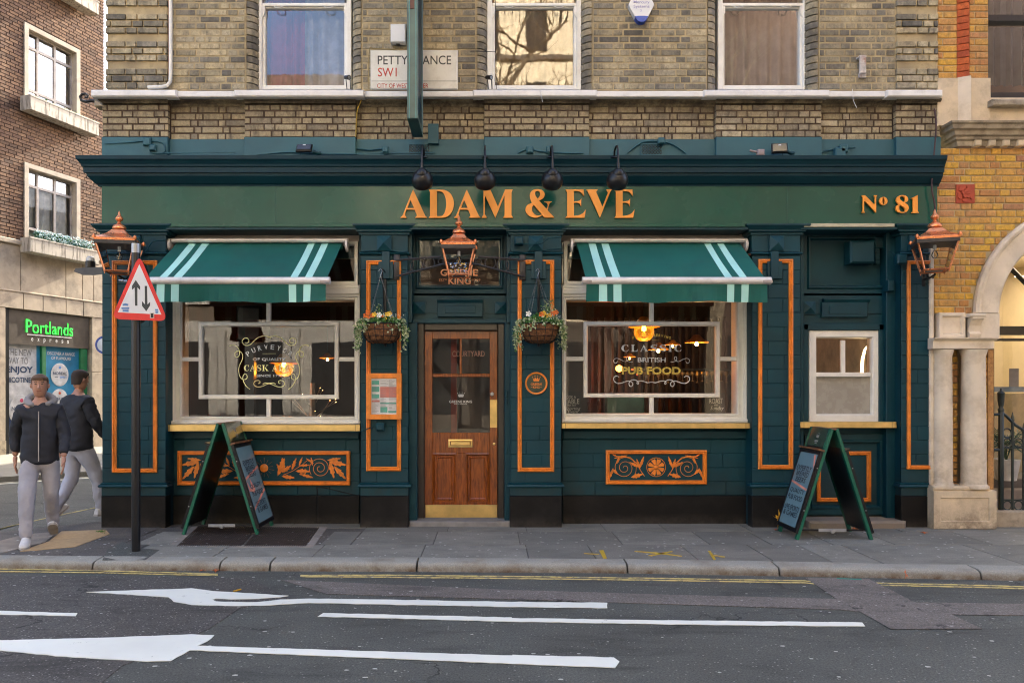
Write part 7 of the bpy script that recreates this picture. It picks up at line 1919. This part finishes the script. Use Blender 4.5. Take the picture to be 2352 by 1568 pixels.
# railing
rl = thing('iron_railing', (X_(2275), -.05, 0), 'black iron railing with rings beside the arched entrance', 'railing')
RG = simple('railing_black', (.012,.022,.022), .35, bmp=.05); Yr = .12
zr0, zr1 = Z_(1172,Yr), Z_(965,Yr)
c8 = lambda x: (2260+x/3.5625)/1.06293; d8 = lambda y: (880+y/3.5625)/1.06293
m_ = MB(); x = X_(c8(655),Yr)
m_.box(x-.022, x+.022, Yr-.02, Yr+.02, Z_(d8(1300),Yr), Z_(d8(440),Yr), bv=.004); m_.lathe([(0,0),(.03,0),(.034,.02),(.02,.04),(.028,.07),(.034,.12),(.036,.19),(.04,.2),(.026,.22),(.012,.23),(.01,.25),(0,.26)], (x,Yr,Z_(d8(440),Yr)), 14)
sharp(m_.obj('newel_post', RG, rl), 50)
for i, cx_ in enumerate((755, 852, 950)):
    x = X_(c8(cx_),Yr); m_ = MB(); zt_ = Z_(d8(540+i*95),Yr); m_.tube([(x,Yr,Z_(d8(1300),Yr)),(x,Yr,zt_),(x,Yr,zt_+.03),(x,Yr,zt_+.12)], [.014,.014,.02,.003], 6); m_.obj('baluster', RG, rl)
m_ = MB(); xA, xB = X_(c8(655),Yr), X_(c8(1250),Yr)
m_.box(xA, xB, Yr-.012, Yr+.012, Z_(d8(1216),Yr), Z_(d8(1204),Yr)); m_.box(xA, xB, Yr-.012, Yr+.012, Z_(d8(765),Yr), Z_(d8(755),Yr)); m_.box(xA, xB, Yr-.014, Yr+.014, Z_(d8(1308),Yr), Z_(d8(1298),Yr))
m_.tube([W(c8(665),d8(455),Yr), W(c8(700),d8(480),Yr), W(c8(780),d8(560),Yr), W(c8(860),d8(610),Yr), W(c8(1100),d8(790),Yr)], .016, 8)
m_.tube([W(c8(540),d8(468),Yr), W(c8(650),d8(468),Yr)], .018, 6); m_.tube([W(c8(540),d8(775),Yr), W(c8(665),d8(775),Yr)], .018, 6)
m_.objs('rail', RG, rl)
for (cx_, cy_, r_) in ((706,628,38),(706,714,38),(806,714,38),(709,1257,38),(806,1257,38),(900,1257,38)):
    m_ = MB(); p = W(c8(cx_), d8(cy_), Yr); rr = r_/3.5625/1.06293/F*(D+Yr); m_.tube([(p[0]+rr*math.cos(a), Yr, p[2]+rr*math.sin(a)) for a in [2*math.pi*i/24 for i in range(25)]], .008, 6); m_.obj('ring', RG, rl)
# potted palm behind the glass
def palm(px, py, label, seed):
    Y = .60; p = W(px, py, Y); t = thing('potted_palm', (p[0], Y, zfl if 0 else p[2]), label, 'plant', world=False); rg = random.Random(seed)
    m_ = MB(); m_.lathe([(0,0),(.105,0),(.125,.12),(.127,.13),(.135,.19),(.137,.2),(.143,.245),(.13,.25),(.12,.22),(0,.21)], (0,0,0), 24); sharp(m_.obj('pot', simple('pot_white', (.6,.6,.6), .4, bmp=0), t), 40)
    for k in range(16):
        a = rg.uniform(0, 6.283); L = rg.uniform(.45,.75); sp = rg.uniform(.15,.5); m_ = MB(); pts = []
        for i in range(12):
            u_ = i/11; pts.append(Vector((math.cos(a)*sp*u_**1.3*1.2, math.sin(a)*sp*u_**1.3*.6, .2+L*u_*(1.05-.45*u_*u_*(1+sp)))))
        m_.tube(pts, [.006*(1-i/13) for i in range(12)], 4)
        for i in range(3, 12):
            for s in (1, -1):
                d = (pts[i]-pts[i-1]).normalized(); sd_ = d.cross(Vector((0,0,1))).normalized()*s; q = pts[i]; e = q+sd_*rg.uniform(.10,.17)+d*.10-Vector((0,0,rg.uniform(.02,.08))); n_ = Vector((0,0,.008))
                mid = (q+e)/2; m_.add([q-d*.006, mid+d*.009, e, mid-d*.009+n_], [(0,1,2,3)])
        m_.obj('frond', LEAFP, t, fix=False)
    return t
LEAFP = simple('palm_leaf', (.03,.075,.045), .5, var=.4, scale=20, bmp=0)
palm(2311, 1102, 'potted palm in a white ribbed pot beside the railing', 5)

# ---------------------------------------------------------------- pub interior
it = thing('bar_room', (0, 3, 0), 'dim warm bar room seen through the ground floor windows', 'room')
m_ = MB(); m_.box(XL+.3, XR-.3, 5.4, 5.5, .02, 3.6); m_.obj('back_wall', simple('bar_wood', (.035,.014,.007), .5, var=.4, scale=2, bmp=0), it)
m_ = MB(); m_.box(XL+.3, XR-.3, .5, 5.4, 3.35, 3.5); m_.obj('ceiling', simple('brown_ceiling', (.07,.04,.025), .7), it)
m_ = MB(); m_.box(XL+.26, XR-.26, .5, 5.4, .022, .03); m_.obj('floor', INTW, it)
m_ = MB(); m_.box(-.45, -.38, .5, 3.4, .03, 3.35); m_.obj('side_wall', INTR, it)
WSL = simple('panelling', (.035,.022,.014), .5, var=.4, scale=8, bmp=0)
for k in range(34):
    x = .7+k*.115; MB().box(x, x+.045, 4.7, 4.75, .03, 2.75).obj('slat', WSL, it)
MB().box(.2, 4.5, 3.9, 4.6, .03, 1.12, bv=.01).obj('bar_counter', simple('counter_wood', (.12,.05,.02), .3), it)
MB().box(.3, .9, 5.2, 5.38, .9, 1.9).obj('red_panel', simple('red_panel', (.2,.015,.006), .5, bmp=0), it)
MB().box(1.45, 1.9, 1.0, 1.2, .7, 1.42).obj('green_board', simple('menu_stand_green', (.06,.17,.14), .5, bmp=0), it)
MB().box(1.55, 1.8, .95, .99, .7, .92).obj('card_holder', simple('card_brown', (.3,.14,.05), .6, bmp=0), it)
GLB = simple('bottle_glass', (.06,.03,.01), .1, bmp=0); GLC = simple('clear_glassware', (.2,.16,.11), .1, bmp=0)
mb_ = MB(); mb_.lathe([(0,0),(.035,0),(.035,.18),(.014,.23),(.014,.30),(0,.30)], (0,0,0), 8); bm_ = mb_.mesh('bottle', GLB)
mb_ = MB(); mb_.lathe([(0,0),(.03,0),(.005,.02),(.005,.08),(.035,.12),(.03,.18),(0,.18)], (0,0,0), 8); gm2 = mb_.mesh('wine_glass', GLC)
for k in range(22): o = link('bottle', bm_, None, (.5+k*.17, 4.55, 1.13)); tag(o, 'bottle standing on the bar counter behind the pub food window', 'bottle', 'bottles on the bar counter')
for k in range(26): o = link('wine_glass', gm2, None, (2.3+k*.075, 3.4, 1.62+.02*(k % 2))); tag(o, 'upside down glass hanging over the bar behind the pub food window', 'glass', 'glasses hanging over the bar')
tag(MB().box(2.2, 4.4, 3.3, 3.5, 1.81, 1.84).obj('glass_rack', BLAK, None), 'black rack hanging over the bar counter', 'rack')
BULB = emit('warm_bulb', (1,.50,.10), 9); SHD = simple('amber_shade', (.5,.2,.03), .4, bmp=0)
def amber(name, s):
    m, nt, b = base(name, .3); b.inputs['Base Color'].default_value = (.7,.3,.04,1); b.inputs['Emission Color'].default_value = (1,.42,.05,1); b.inputs['Emission Strength'].default_value = s
    return m
AGL = glass('amber_globe', 1.5, (1,.6,.15)); _n = AGL.node_tree; _e = _n.nodes.new('ShaderNodeEmission'); _e.inputs[0].default_value = (1,.38,.02,1); _e.inputs[1].default_value = .05; _a = _n.nodes.new('ShaderNodeAddShader'); _o = _n.nodes['Material Output']; _n.links.new(_o.inputs[0].links[0].from_socket, _a.inputs[0]); _n.links.new(_e.outputs[0], _a.inputs[1]); _n.links.new(_a.outputs[0], _o.inputs[0])
AMB = amber('glowing_amber_glass', .35)
pend = [(1479,755,1.0,1.0,1,'large amber globe pendant lamp glowing behind the pub food window'),(1600,790,2.6,.9,0,'brim shaded pendant lamp at the right of the pub food lettering'),(1512,806,2.8,.8,0,'pendant lamp glowing behind the letters of the word classic'),(1545,795,3.4,.6,0,'small pendant lamp just behind the last letters of classic'),(1446,823,3.6,.5,0,'small pendant lamp left of the word British'),(1328-14,705,1.2,.7,0,'orange pendant lamp near the top corner beside the hanging basket'),
        (652,838,1.6,1.0,1,'bright amber pendant lamp behind the cask ales lettering'),(752,826,2.6,.6,0,'small amber lamp right of the cask ales lettering')]
for i, (px, py, Y, s, glob, lab) in enumerate(pend):
    p = W(px, py, Y); t = thing('pendant_lamp', p, lab, 'lamp', world=False)
    m_ = MB(); m_.lathe([(0,-.035*s),(.028*s,-.02*s),(.03*s,.01*s),(.012*s,.04*s),(0,.045*s)], (0,0,0), 10); sharp(m_.obj('bulb', BULB, t), 60)
    m_ = MB()
    if glob: m_.lathe([(.045,-.15),(.085,-.13),(.115,-.09),(.125,-.04),(.12,.0),(.10,.02)], (0,0,0), 20); m_.f = m_.f[:-2]; m_.m = m_.m[:-2]; sharp(m_.obj('glass_globe', AGL, t), 60)
    m_ = MB(); m_.lathe([(.19*s,.0),(.185*s,.012),(.10*s,.06*s),(.05*s,.12*s),(.02*s,.13*s),(.015*s,.10*s),(.09*s,.05*s),(.17*s,.005)], (0,0,.02), 20); m_.f = m_.f[:-2]; m_.m = m_.m[:-2]; sharp(m_.obj('lamp_shade', AMB if i in (5,) else SHD, t, fix=False), 60)
    MB().tube([(0,0,.13*s),(0,0,3.33-p[2])], .004, 5).obj('flex', BLAK, t)
    L = bpy.data.lights.new('pendant_light', 'POINT'); L.energy = (1.5 if i < 4 else .9)*s; L.color = (1,.55,.2); L.shadow_soft_size = .03; o = bpy.data.objects.new('pendant_light', L); C.objects.link(o); o.parent = t; o.location = (0,0,-.07*s-.02)
t = thing('red_wall_lamp', W(1422, 846, 4.2), 'red glowing round lamp left of the words pub food', 'lamp', world=False)
m_ = MB(); m_.lathe([(0,-.06),(.05,-.035),(.06,0),(.05,.035),(0,.06)], (0,0,0), 14); sharp(m_.obj('lamp_glass', emit('red_lamp', (1,.2,.03), 3), t), 60); MB().box(-.02,.02,.05,.09,-.03,.03).obj('lamp_base', BLAK, t)
L = bpy.data.lights.new('red_light', 'POINT'); L.energy = 2.5; L.color = (1,.08,.03); L.shadow_soft_size = .05; o = bpy.data.objects.new('red_light', L); C.objects.link(o); o.location = W(1400, 850, 3.7)
t = thing('curved_light', W(1990, 820, .9), 'curved warm light strip glowing behind the small white window', 'lamp')
m_ = MB(); e3 = lambda x: (1880+x/3.135)/1.06293; f3 = lambda y: (500+y/3.135)/1.06293
m_.tube([W(e3(748),f3(1070),.9), W(e3(725),f3(1110),.9), W(e3(708),f3(1180),.9), W(e3(702),f3(1290),.9), W(e3(704),f3(1420),.9)], [.004,.012,.016,.018,.018], 6); m_.obj('light_strip', emit('warm_strip', (1,.72,.35), 2.5), t)
L = bpy.data.lights.new('strip_light', 'POINT'); L.energy = 1.2; L.color = (1,.7,.4); L.shadow_soft_size = .1; o = bpy.data.objects.new('strip_light', L); C.objects.link(o); o.location = W(1990, 880, .8)
t = thing('speaker_stand', W(560, 957, .9), 'tall black speaker on a pole inside the left window', 'speaker')
m_ = MB(); m_.vbox(562, 583, 780, 960, .9, 1.0); m_.obj('pole', BLAK, t); m_ = MB(); m_.vbox(540, 600, 700, 785, .8, 1.2, bv=.03); m_.obj('speaker_body', BLAK, t)
tw = MB(); tw.box(-2.45, -2.43, 1.4, 1.42, 1.0, 1.9); 
rg = random.Random(3)
t = thing('indoor_tree', (-2.35, 1.7, .03), 'twiggy indoor tree with fairy lights behind the cask ales window', 'plant'); br = MB(); fl = MB(); br.tube([(-2.35,1.7,.03),(-2.33,1.7,1.6)], .04, 6)
for k in range(16):
    a = rg.uniform(0,6.28); z_ = rg.uniform(.5,1.3); e = (-2.33+math.cos(a)*.3, 1.7+math.sin(a)*.3, z_+rg.uniform(.1,.4)); br.tube([(-2.33,1.7,z_), e], [.01,.003], 4)
    fl.lathe([(0,-.005),(.005,0),(0,.005)], e, 6)
br.obj('branch', simple('pale_twig', (.3,.22,.17), .8, bmp=0), t); fl.obj('fairy_light', emit('fairy', (1,.5,.15), 5), t)

# ---------------------------------------------------------------- across the road (seen in the glass)
def facade(name, x0, x1, y, h, mat, wmat, label, floors, nw, base_mat, setback=0):
    t = thing(name, ((x0+x1)/2, y, 0), label, 'building')
    m_ = MB(); m_.box(x0, x1, y-6, y, 4.2, h); m_.obj('wall', mat, t); m_ = MB(); m_.box(x0, x1, y-6, y+.1, 0, 4.2); m_.obj('ground_storey', base_mat, t)
    wdt = (x1-x0)/nw
    wm_ = MB().box(0, wdt*.42, -.02, .06, 0, 1.9).mesh('window', wmat); cl = MB().box(0, .28, -.05, .28, 0, 3.7).mesh('pilaster', base_mat)
    for f_ in range(floors):
        z_ = 5.2+f_*3.1
        if mat is DKBR: break
        if z_+1.9 > h-.3: break
        for k in range(nw): link('window', wm_, t, (x0+wdt*(k+.29)-(x0+x1)/2, 0, z_))
        MB().box(x0, x1, y, y+.15, z_-.35, z_-.2).obj('string_course', base_mat, t)
    for k in range(nw+1): link('pilaster', cl, t, (x0+wdt*k-.14-(x0+x1)/2, .1, .2))
    for k in range(nw): MB().box(x0+wdt*(k+.2), x0+wdt*(k+.8), y+.09, y+.12, .6, 3.4).obj('shop_window', wmat, t)
DKW = simple('dark_windows', (.03,.033,.035), .9, bmp=0); DKW.node_tree.nodes['Principled BSDF'].inputs['Specular IOR Level'].default_value = .1
CREM = simple('cream_stone', (.78,.68,.50), .8, bmp=0); GRST = simple('grey_portland', (.36,.34,.31), .8, bmp=0); DKBR = simple('dark_brick', (.07,.045,.035), .9, bmp=0); RDBR = simple('red_brick', (.13,.10,.075), .8, bmp=0)
facade('stone_building', -16, -4.6, -21, 13.6, RDBR, DKW, 'grey stone and red brick building across the road, seen mirrored in the left windows', 2, 4, GRST)
facade('cream_building', -4.6, 8.2, -21, 22, CREM, DKW, 'tall sunlit cream building across the road, seen mirrored in the fascia', 5, 7, simple('brown_stone_base', (.10,.085,.07), .8, bmp=0))
facade('dark_building', 7.6, 30, -17.5, 23, DKBR, DKW, 'dark brick building across the road, seen mirrored in the right windows', 5, 8, DKBR)
facade('far_building', -44, -16, -21, 12, GRST, DKW, 'pale building further down across the road', 2, 9, GRST)
def bare_tree(x, y, seed, label):
    rg = random.Random(seed); t = thing('plane_tree', (x, y, 0), label, 'tree'); m_ = MB()
    tw_ = MB()
    def grow(p, d, L, r_, dep):
        n = 4; pts = [p]; q = Vector(p); dd = Vector(d)
        for i in range(n):
            dd = (dd+Vector((rg.uniform(-.22,.22), rg.uniform(-.22,.22), rg.uniform(-.08,.18)))).normalized(); q = q+dd*L/n; pts.append(q.copy())
        (m_ if r_ > .03 else tw_).tube(pts, [r_*(1-.35*i/n) for i in range(n+1)], 6 if r_ > .05 else 3, caps=False)
        if dep == 0: return
        for k in range(4):
            a = Vector((rg.uniform(-1,1), rg.uniform(-1,1), rg.uniform(-.1,.9))).normalized(); grow(pts[rg.choice([2,3,4])], (dd*.55+a*.75).normalized(), L*rg.uniform(.5,.68), r_*.55, dep-1)
    grow(Vector((x,y,0)), Vector((0,0,1)), 7.4, .30, 5)
    bk = simple('plane_bark', (.17,.135,.09), .9, bmp=0) if 'plane_bark' not in bpy.data.materials else bpy.data.materials['plane_bark']
    m_.obj('trunk', bk, t, fix=False); tag(tw_.obj('twigs', bk, t, fix=False), kind='stuff')
bare_tree(2.1, -14.9, 4, 'bare winter plane tree across the road, mirrored in the upper windows')
bare_tree(6.6, -13.8, 9, 'second bare winter tree across the road, nearer the dark building')

# ---------------------------------------------------------------- people
def skin(chains, name, mat, parent, sub=2):
    """one continuous surface grown round a skeleton; chains of (point, rx, ry) share joints by position"""
    vs_, es, rad = [], [], []; idx = {}
    for ch in chains:
        prev = None
        for (p, r_) in ch:
            k = tuple(round(c, 4) for c in p)
            if k not in idx: idx[k] = len(vs_); vs_.append(p); rad.append(r_ if isinstance(r_, tuple) else (r_, r_))
            if prev is not None and (prev, idx[k]) not in es: es.append((prev, idx[k]))
            prev = idx[k]
    me = bpy.data.meshes.new(name); me.from_pydata(vs_, es, []); o = bpy.data.objects.new(name, me); C.objects.link(o)
    o.modifiers.new('s', 'SKIN'); lay = me.skin_vertices[0].data if me.skin_vertices else None
    if lay is None:
        bm = bmesh.new(); bm.from_mesh(me); bm.verts.layers.skin.verify(); bm.to_mesh(me); bm.free(); lay = me.skin_vertices[0].data
    for i, r_ in enumerate(rad): lay[i].radius = r_
    lay[0].use_root = True
    o.modifiers[0].use_smooth_shade = True
    s_ = o.modifiers.new('sub', 'SUBSURF'); s_.levels = sub; s_.render_levels = sub
    dg = bpy.context.evaluated_depsgraph_get(); m2 = bpy.data.meshes.new_from_object(o.evaluated_get(dg)); bpy.data.objects.remove(o)
    if name in ('jacket', 'trousers', 'hood'):             # creases in the cloth
        from mathutils import noise as mn
        f3 = (9, 9, 22) if name != 'trousers' else (11, 11, 13)
        dis = [v.normal*(.011*mn.noise(Vector((v.co.x*f3[0], v.co.y*f3[1], v.co.z*f3[2]+v.co.x*9)))+.006*mn.noise(v.co*38)) for v in m2.vertices]
        for v, q in zip(m2.vertices, dis): v.co += q
    for p in m2.polygons: p.use_smooth = True
    m2.materials.clear(); m2.materials.append(mat); m2.name = name
    return link(name, m2, parent, (0,0,0))
SKN = simple('skin', (.42,.22,.15), .55, var=.06, bmp=0); NAVY = simple('black_jacket', (.018,.020,.028), .8, var=.3, scale=12, bmp=.3); JOG = simple('grey_joggers', (.34,.33,.36), .85, var=.12, scale=7, bmp=.35, bscale=18, bdist=.02); SHO = simple('white_trainer', (.68,.66,.64), .5, bmp=0); SOLE = simple('trainer_sole', (.4,.37,.34), .7, bmp=0); HAIR = simple('hair_brown', (.10,.055,.03), .8, bmp=0); GREY = simple('hood_grey', (.22,.21,.21), .85, bmp=.3)
BLD = simple('black_bag', (.012,.012,.014), .6, bmp=0); TRO = simple('light_trousers', (.42,.43,.50), .85, var=.1, scale=7, bmp=.3, bscale=18, bdist=.02)
def person(loc, rz, h, label, top, legs, stride, armsw, hood, hairm, bag=False):
    t = thing('person', loc, label, 'person', rz=rz, world=False); k = h/1.75
    V_ = lambda x, y, z_: (x*k, y*k, z_*k)            # faces -y
    hipL, hipR = V_(-.095,0,.90), V_(.095,0,.90); pel = V_(0,0,.95)
    s = stride
    # legs: left forward, right back
    kL, aL = V_(-.10,-s*.30-.05,.50), V_(-.105,-s*.52,.095); kR, aR = V_(.10,s*.12-.06,.49), V_(.105,s*.50,.13)
    # body core (skin) : neck, head handled apart; one continuous figure underneath
    sho = 1.42; lA = armsw
    eL, hL = V_(-.235,.03+lA*.09,1.14), V_(-.235,-.08+lA*.15,.90); eR, hR = V_(.235,.05-lA*.09,1.14), V_(.235,-.06-lA*.17,.90)
    wl_, wr_ = hL, hR
    body = [[(pel,(.14*k,.11*k)),(V_(0,0,1.12),(.13*k,.10*k)),(V_(0,0,1.30),(.15*k,.10*k)),(V_(0,.0,1.41),(.12*k,.08*k)),(V_(0,-.01,1.50),.052*k),(V_(0,-.02,1.56),.055*k)],
            [(V_(0,.0,1.41),(.12*k,.08*k)),(V_(-.18,0,1.40),.055*k),(eL,.042*k),(wl_,.030*k)],[(V_(0,.0,1.41),(.12*k,.08*k)),(V_(.18,0,1.40),.055*k),(eR,.042*k),(wr_,.030*k)],
            [(pel,(.14*k,.11*k)),(hipL,.085*k),(kL,.058*k),(aL,.040*k)],[(pel,(.14*k,.11*k)),(hipR,.085*k),(kR,.058*k),(aR,.040*k)]]
    skin(body, 'body', SKN, t, 2)
    # head with face
    m_ = MB(); prof = []; n = 18
    rings_ = [(-.118,.03,.035),(-.105,.048,.055),(-.08,.058,.072),(-.04,.068,.083),(0,.075,.092),(.04,.077,.096),(.075,.07,.088),(.1,.05,.066),(.115,.022,.03)]
    v = []
    for (zc_, rx, ry) in rings_:
        for j in range(n):
            a = 2*math.pi*j/n; y = -math.cos(a)*ry; x = math.sin(a)*rx
            v.append(((x)*k, (y-.03)*k, (zc_+1.645)*k))
    f = [(i*n+j, i*n+(j+1) % n, (i+1)*n+(j+1) % n, (i+1)*n+j) for i in range(len(rings_)-1) for j in range(n)]+[tuple(range(n-1,-1,-1)), tuple((len(rings_)-1)*n+j for j in range(n))]
    m_.add(v, f)
    m_.add([V_(-.012,-.118,1.665),V_(.012,-.118,1.665),V_(.019,-.118,1.618),V_(-.019,-.118,1.618),V_(0,-.148,1.622),V_(0,-.122,1.675)], [(0,5,4,3),(5,1,2,4),(3,4,2)])
    for sx in (-1, 1): m_.lathe([(0,-.025*k),(.012*k,-.02*k),(.016*k,0),(.012*k,.022*k),(0,.028*k)], V_(sx*.078,-.02,1.645), 8)
    sharp(m_.obj('head', SKN, t), 80)
    e = MB()
    for sx in (-1, 1): e.box(sx*.03*k-.010*k, sx*.03*k+.010*k, -.122*k, -.112*k, 1.662*k, 1.671*k); e.box(sx*.03*k-.016*k, sx*.03*k+.016*k, -.122*k, -.112*k, 1.683*k, 1.689*k)
    e.obj('eyes_and_brows', simple('eye_dark', (.03,.02,.02), .3, bmp=0), t); MB().box(-.022*k, .022*k, -.117*k, -.108*k, 1.588*k, 1.596*k).obj('mouth', simple('lip', (.3,.1,.08), .5, bmp=0), t)
    m_ = MB(); v = []; rr = [(.02,.081,.101),(.05,.084,.104),(.085,.078,.096),(.112,.055,.074),(.128,.02,.03)]
    for (zc_, rx, ry) in rr:
        for j in range(n):
            a = 2*math.pi*j/n; fy = -math.cos(a); zz_ = zc_+(.035 if fy < -.4 and zc_ < .06 else 0)-(.07 if fy > .2 and zc_ < .03 else 0); v.append((math.sin(a)*rx*k, (fy*ry-.03)*k, (zz_+1.645)*k))
    m_.add(v, [(i*n+j, i*n+(j+1) % n, (i+1)*n+(j+1) % n, (i+1)*n+j) for i in range(len(rr)-1) for j in range(n)]+[tuple((len(rr)-1)*n+j for j in range(n))]); sharp(m_.obj('hair', hairm, t), 80)
    # jacket and trousers follow the body
    jk = [[(V_(0,0,.80),(.19*k,.15*k)),(V_(0,0,.86),(.20*k,.16*k)),(V_(0,0,.98),(.20*k,.155*k)),(V_(0,-.005,1.12),(.19*k,.15*k)),(V_(0,0,1.27),(.19*k,.14*k)),(V_(0,.0,1.39),(.15*k,.11*k)),(V_(0,-.005,1.475),(.075*k,.07*k))],
          [(V_(0,.0,1.39),(.16*k,.11*k)),(V_(-.165,0,1.385),.085*k),(eL,.070*k),(tuple(Vector(wl_)+Vector((0,0,.035*k))),.047*k)],[(V_(0,.0,1.39),(.16*k,.11*k)),(V_(.165,0,1.385),.085*k),(eR,.070*k),(tuple(Vector(wr_)+Vector((0,0,.035*k))),.047*k)]]
    skin(jk, 'jacket', top, t, 3)
    tr = [[(V_(0,0,1.04),(.15*k,.12*k)),(V_(0,0,.98),(.165*k,.13*k)),(V_(0,0,.90),(.165*k,.135*k))],[(V_(0,0,.90),(.165*k,.135*k)),(V_(-.10,-.01,.82),.105*k),(kL,.083*k),(tuple(Vector(kL).lerp(Vector(aL),.72)),.068*k),(tuple(Vector(kL).lerp(Vector(aL),1.06)),.062*k)],
          [(V_(0,0,.90),(.165*k,.135*k)),(V_(.10,-.01,.82),.105*k),(kR,.083*k),(tuple(Vector(kR).lerp(Vector(aR),.72)),.068*k),(tuple(Vector(kR).lerp(Vector(aR),1.06)),.062*k)]]
    skin(tr, 'trousers', legs, t, 3)
    if hood:
        skin([[(V_(-.13,.02,1.47),.045*k),(V_(-.10,.09,1.52),.055*k),(V_(0,.12,1.54),.06*k),(V_(.10,.09,1.52),.055*k),(V_(.13,.02,1.47),.045*k),(V_(.06,-.09,1.44),.03*k)],[(V_(-.13,.02,1.47),.045*k),(V_(-.06,-.09,1.44),.03*k)]], 'hood', hood, t)
    if hood: MB().box(-.004*k, .004*k, -.168*k, -.14*k, .86*k, 1.38*k).obj('zip', SOLE, t)
    # hands: palm with five fingers
    for (w_, sx) in ((wl_, 1), (wr_, -1)):
        w_ = Vector(w_); c = lambda a, b, d: tuple(w_+Vector((a*sx, b, d))*k)
        ch = [[(c(0,0,.01),.026*k),(c(0,-.01,-.05),(.022*k,.034*k)),(c(0,-.015,-.085),(.016*k,.032*k))]]
        for q_, (dy, L) in enumerate(((-.034,.07),(-.018,.08),(-.0,.075),(.016,.06))):
            ch.append([(c(0,-.015,-.085),(.016*k,.032*k)),(c(.0,-.012+dy,-.10),.0095*k),(c(.008,-.012+dy*1.05,-.10-L*.5),.009*k),(c(.022,-.010+dy*1.0,-.10-L),.0075*k)])
        ch.append([(c(0,-.01,-.05),(.022*k,.034*k)),(c(.008,-.045,-.06),.012*k),(c(.016,-.058,-.095),.009*k)])
        skin(ch, 'hand', SKN, t, 1)
    # trainers
    for (a_, tilt) in ((aL, -.12), (aR, .55)):
        m_ = MB(); a_ = Vector(a_); prof = [(-.075,.033,.075),(-.05,.042,.10),(-.0,.044,.085),(.06,.047,.062),(.12,.049,.045),(.165,.042,.035),(.19,.02,.02)]
        v = []; nn = 10
        for (yy_, hw, hh_) in prof:
            for j in range(nn):
                b = math.pi*j/(nn-1); v.append((math.cos(b)*hw*k, -yy_*k, math.sin(b)*hh_*k))
        m_.add(v, [(i*nn+j, i*nn+j+1, (i+1)*nn+j+1, (i+1)*nn+j) for i in range(6) for j in range(nn-1)]+[tuple(range(nn)), tuple(6*nn+j for j in range(nn-1,-1,-1))])
        so_ = MB(); pts = [(-.046,-.0),(-.036,.08),(.036,.08),(.046,0),(.051,-.10),(.044,-.165),(.02,-.2),(-.02,-.2),(-.044,-.165),(-.051,-.10)]
        so_.slab([(p[0]*k, p[1]*k, .002) for p in pts], .022*k)
        cz = max(0, a_.z-.095*k); rt = Matrix.Rotation(-tilt if tilt > 0 else -tilt*.8, 4, 'X')
        off = Vector((a_.x, a_.y, .024*k+(cz*.35+ .035*k if tilt > 0 else .012*k)))
        for mm, nm, mt in ((m_, 'trainer', SHO), (so_, 'trainer_sole', SOLE)):
            mm.v = [tuple(rt @ Vector(q)+off) for q in mm.v]
        sh2 = sharp(m_.obj('trainer', SHO, t), 60); so_.obj('trainer_sole', SOLE, sh2)
    if bag: skin([[(V_(.14,.12,1.35),.05*k),(V_(.16,.17,1.2),.10*k),(V_(.15,.16,1.02),.09*k)]], 'bag', BLD, t)
    return t
p = GS(98, 1321); person((p[0], p[1], .002), R(25), 1.64, 'walking person in a dark hooded jacket, pale grey joggers and white trainers, nearest the road', NAVY, JOG, .5, 1, GREY, HAIR)
p = GS(190, 1268); person((p[0], p[1], .002), R(155), 1.72, 'walking person behind, half hidden by the pub corner, in a dark top and light trousers', NAVY, TRO, .45, -1, None, simple('dark_hair', (.03,.02,.015), .8, bmp=0), bag=True)

for o in list(bpy.data.objects):
    if o.get('_w'): del o['_w']
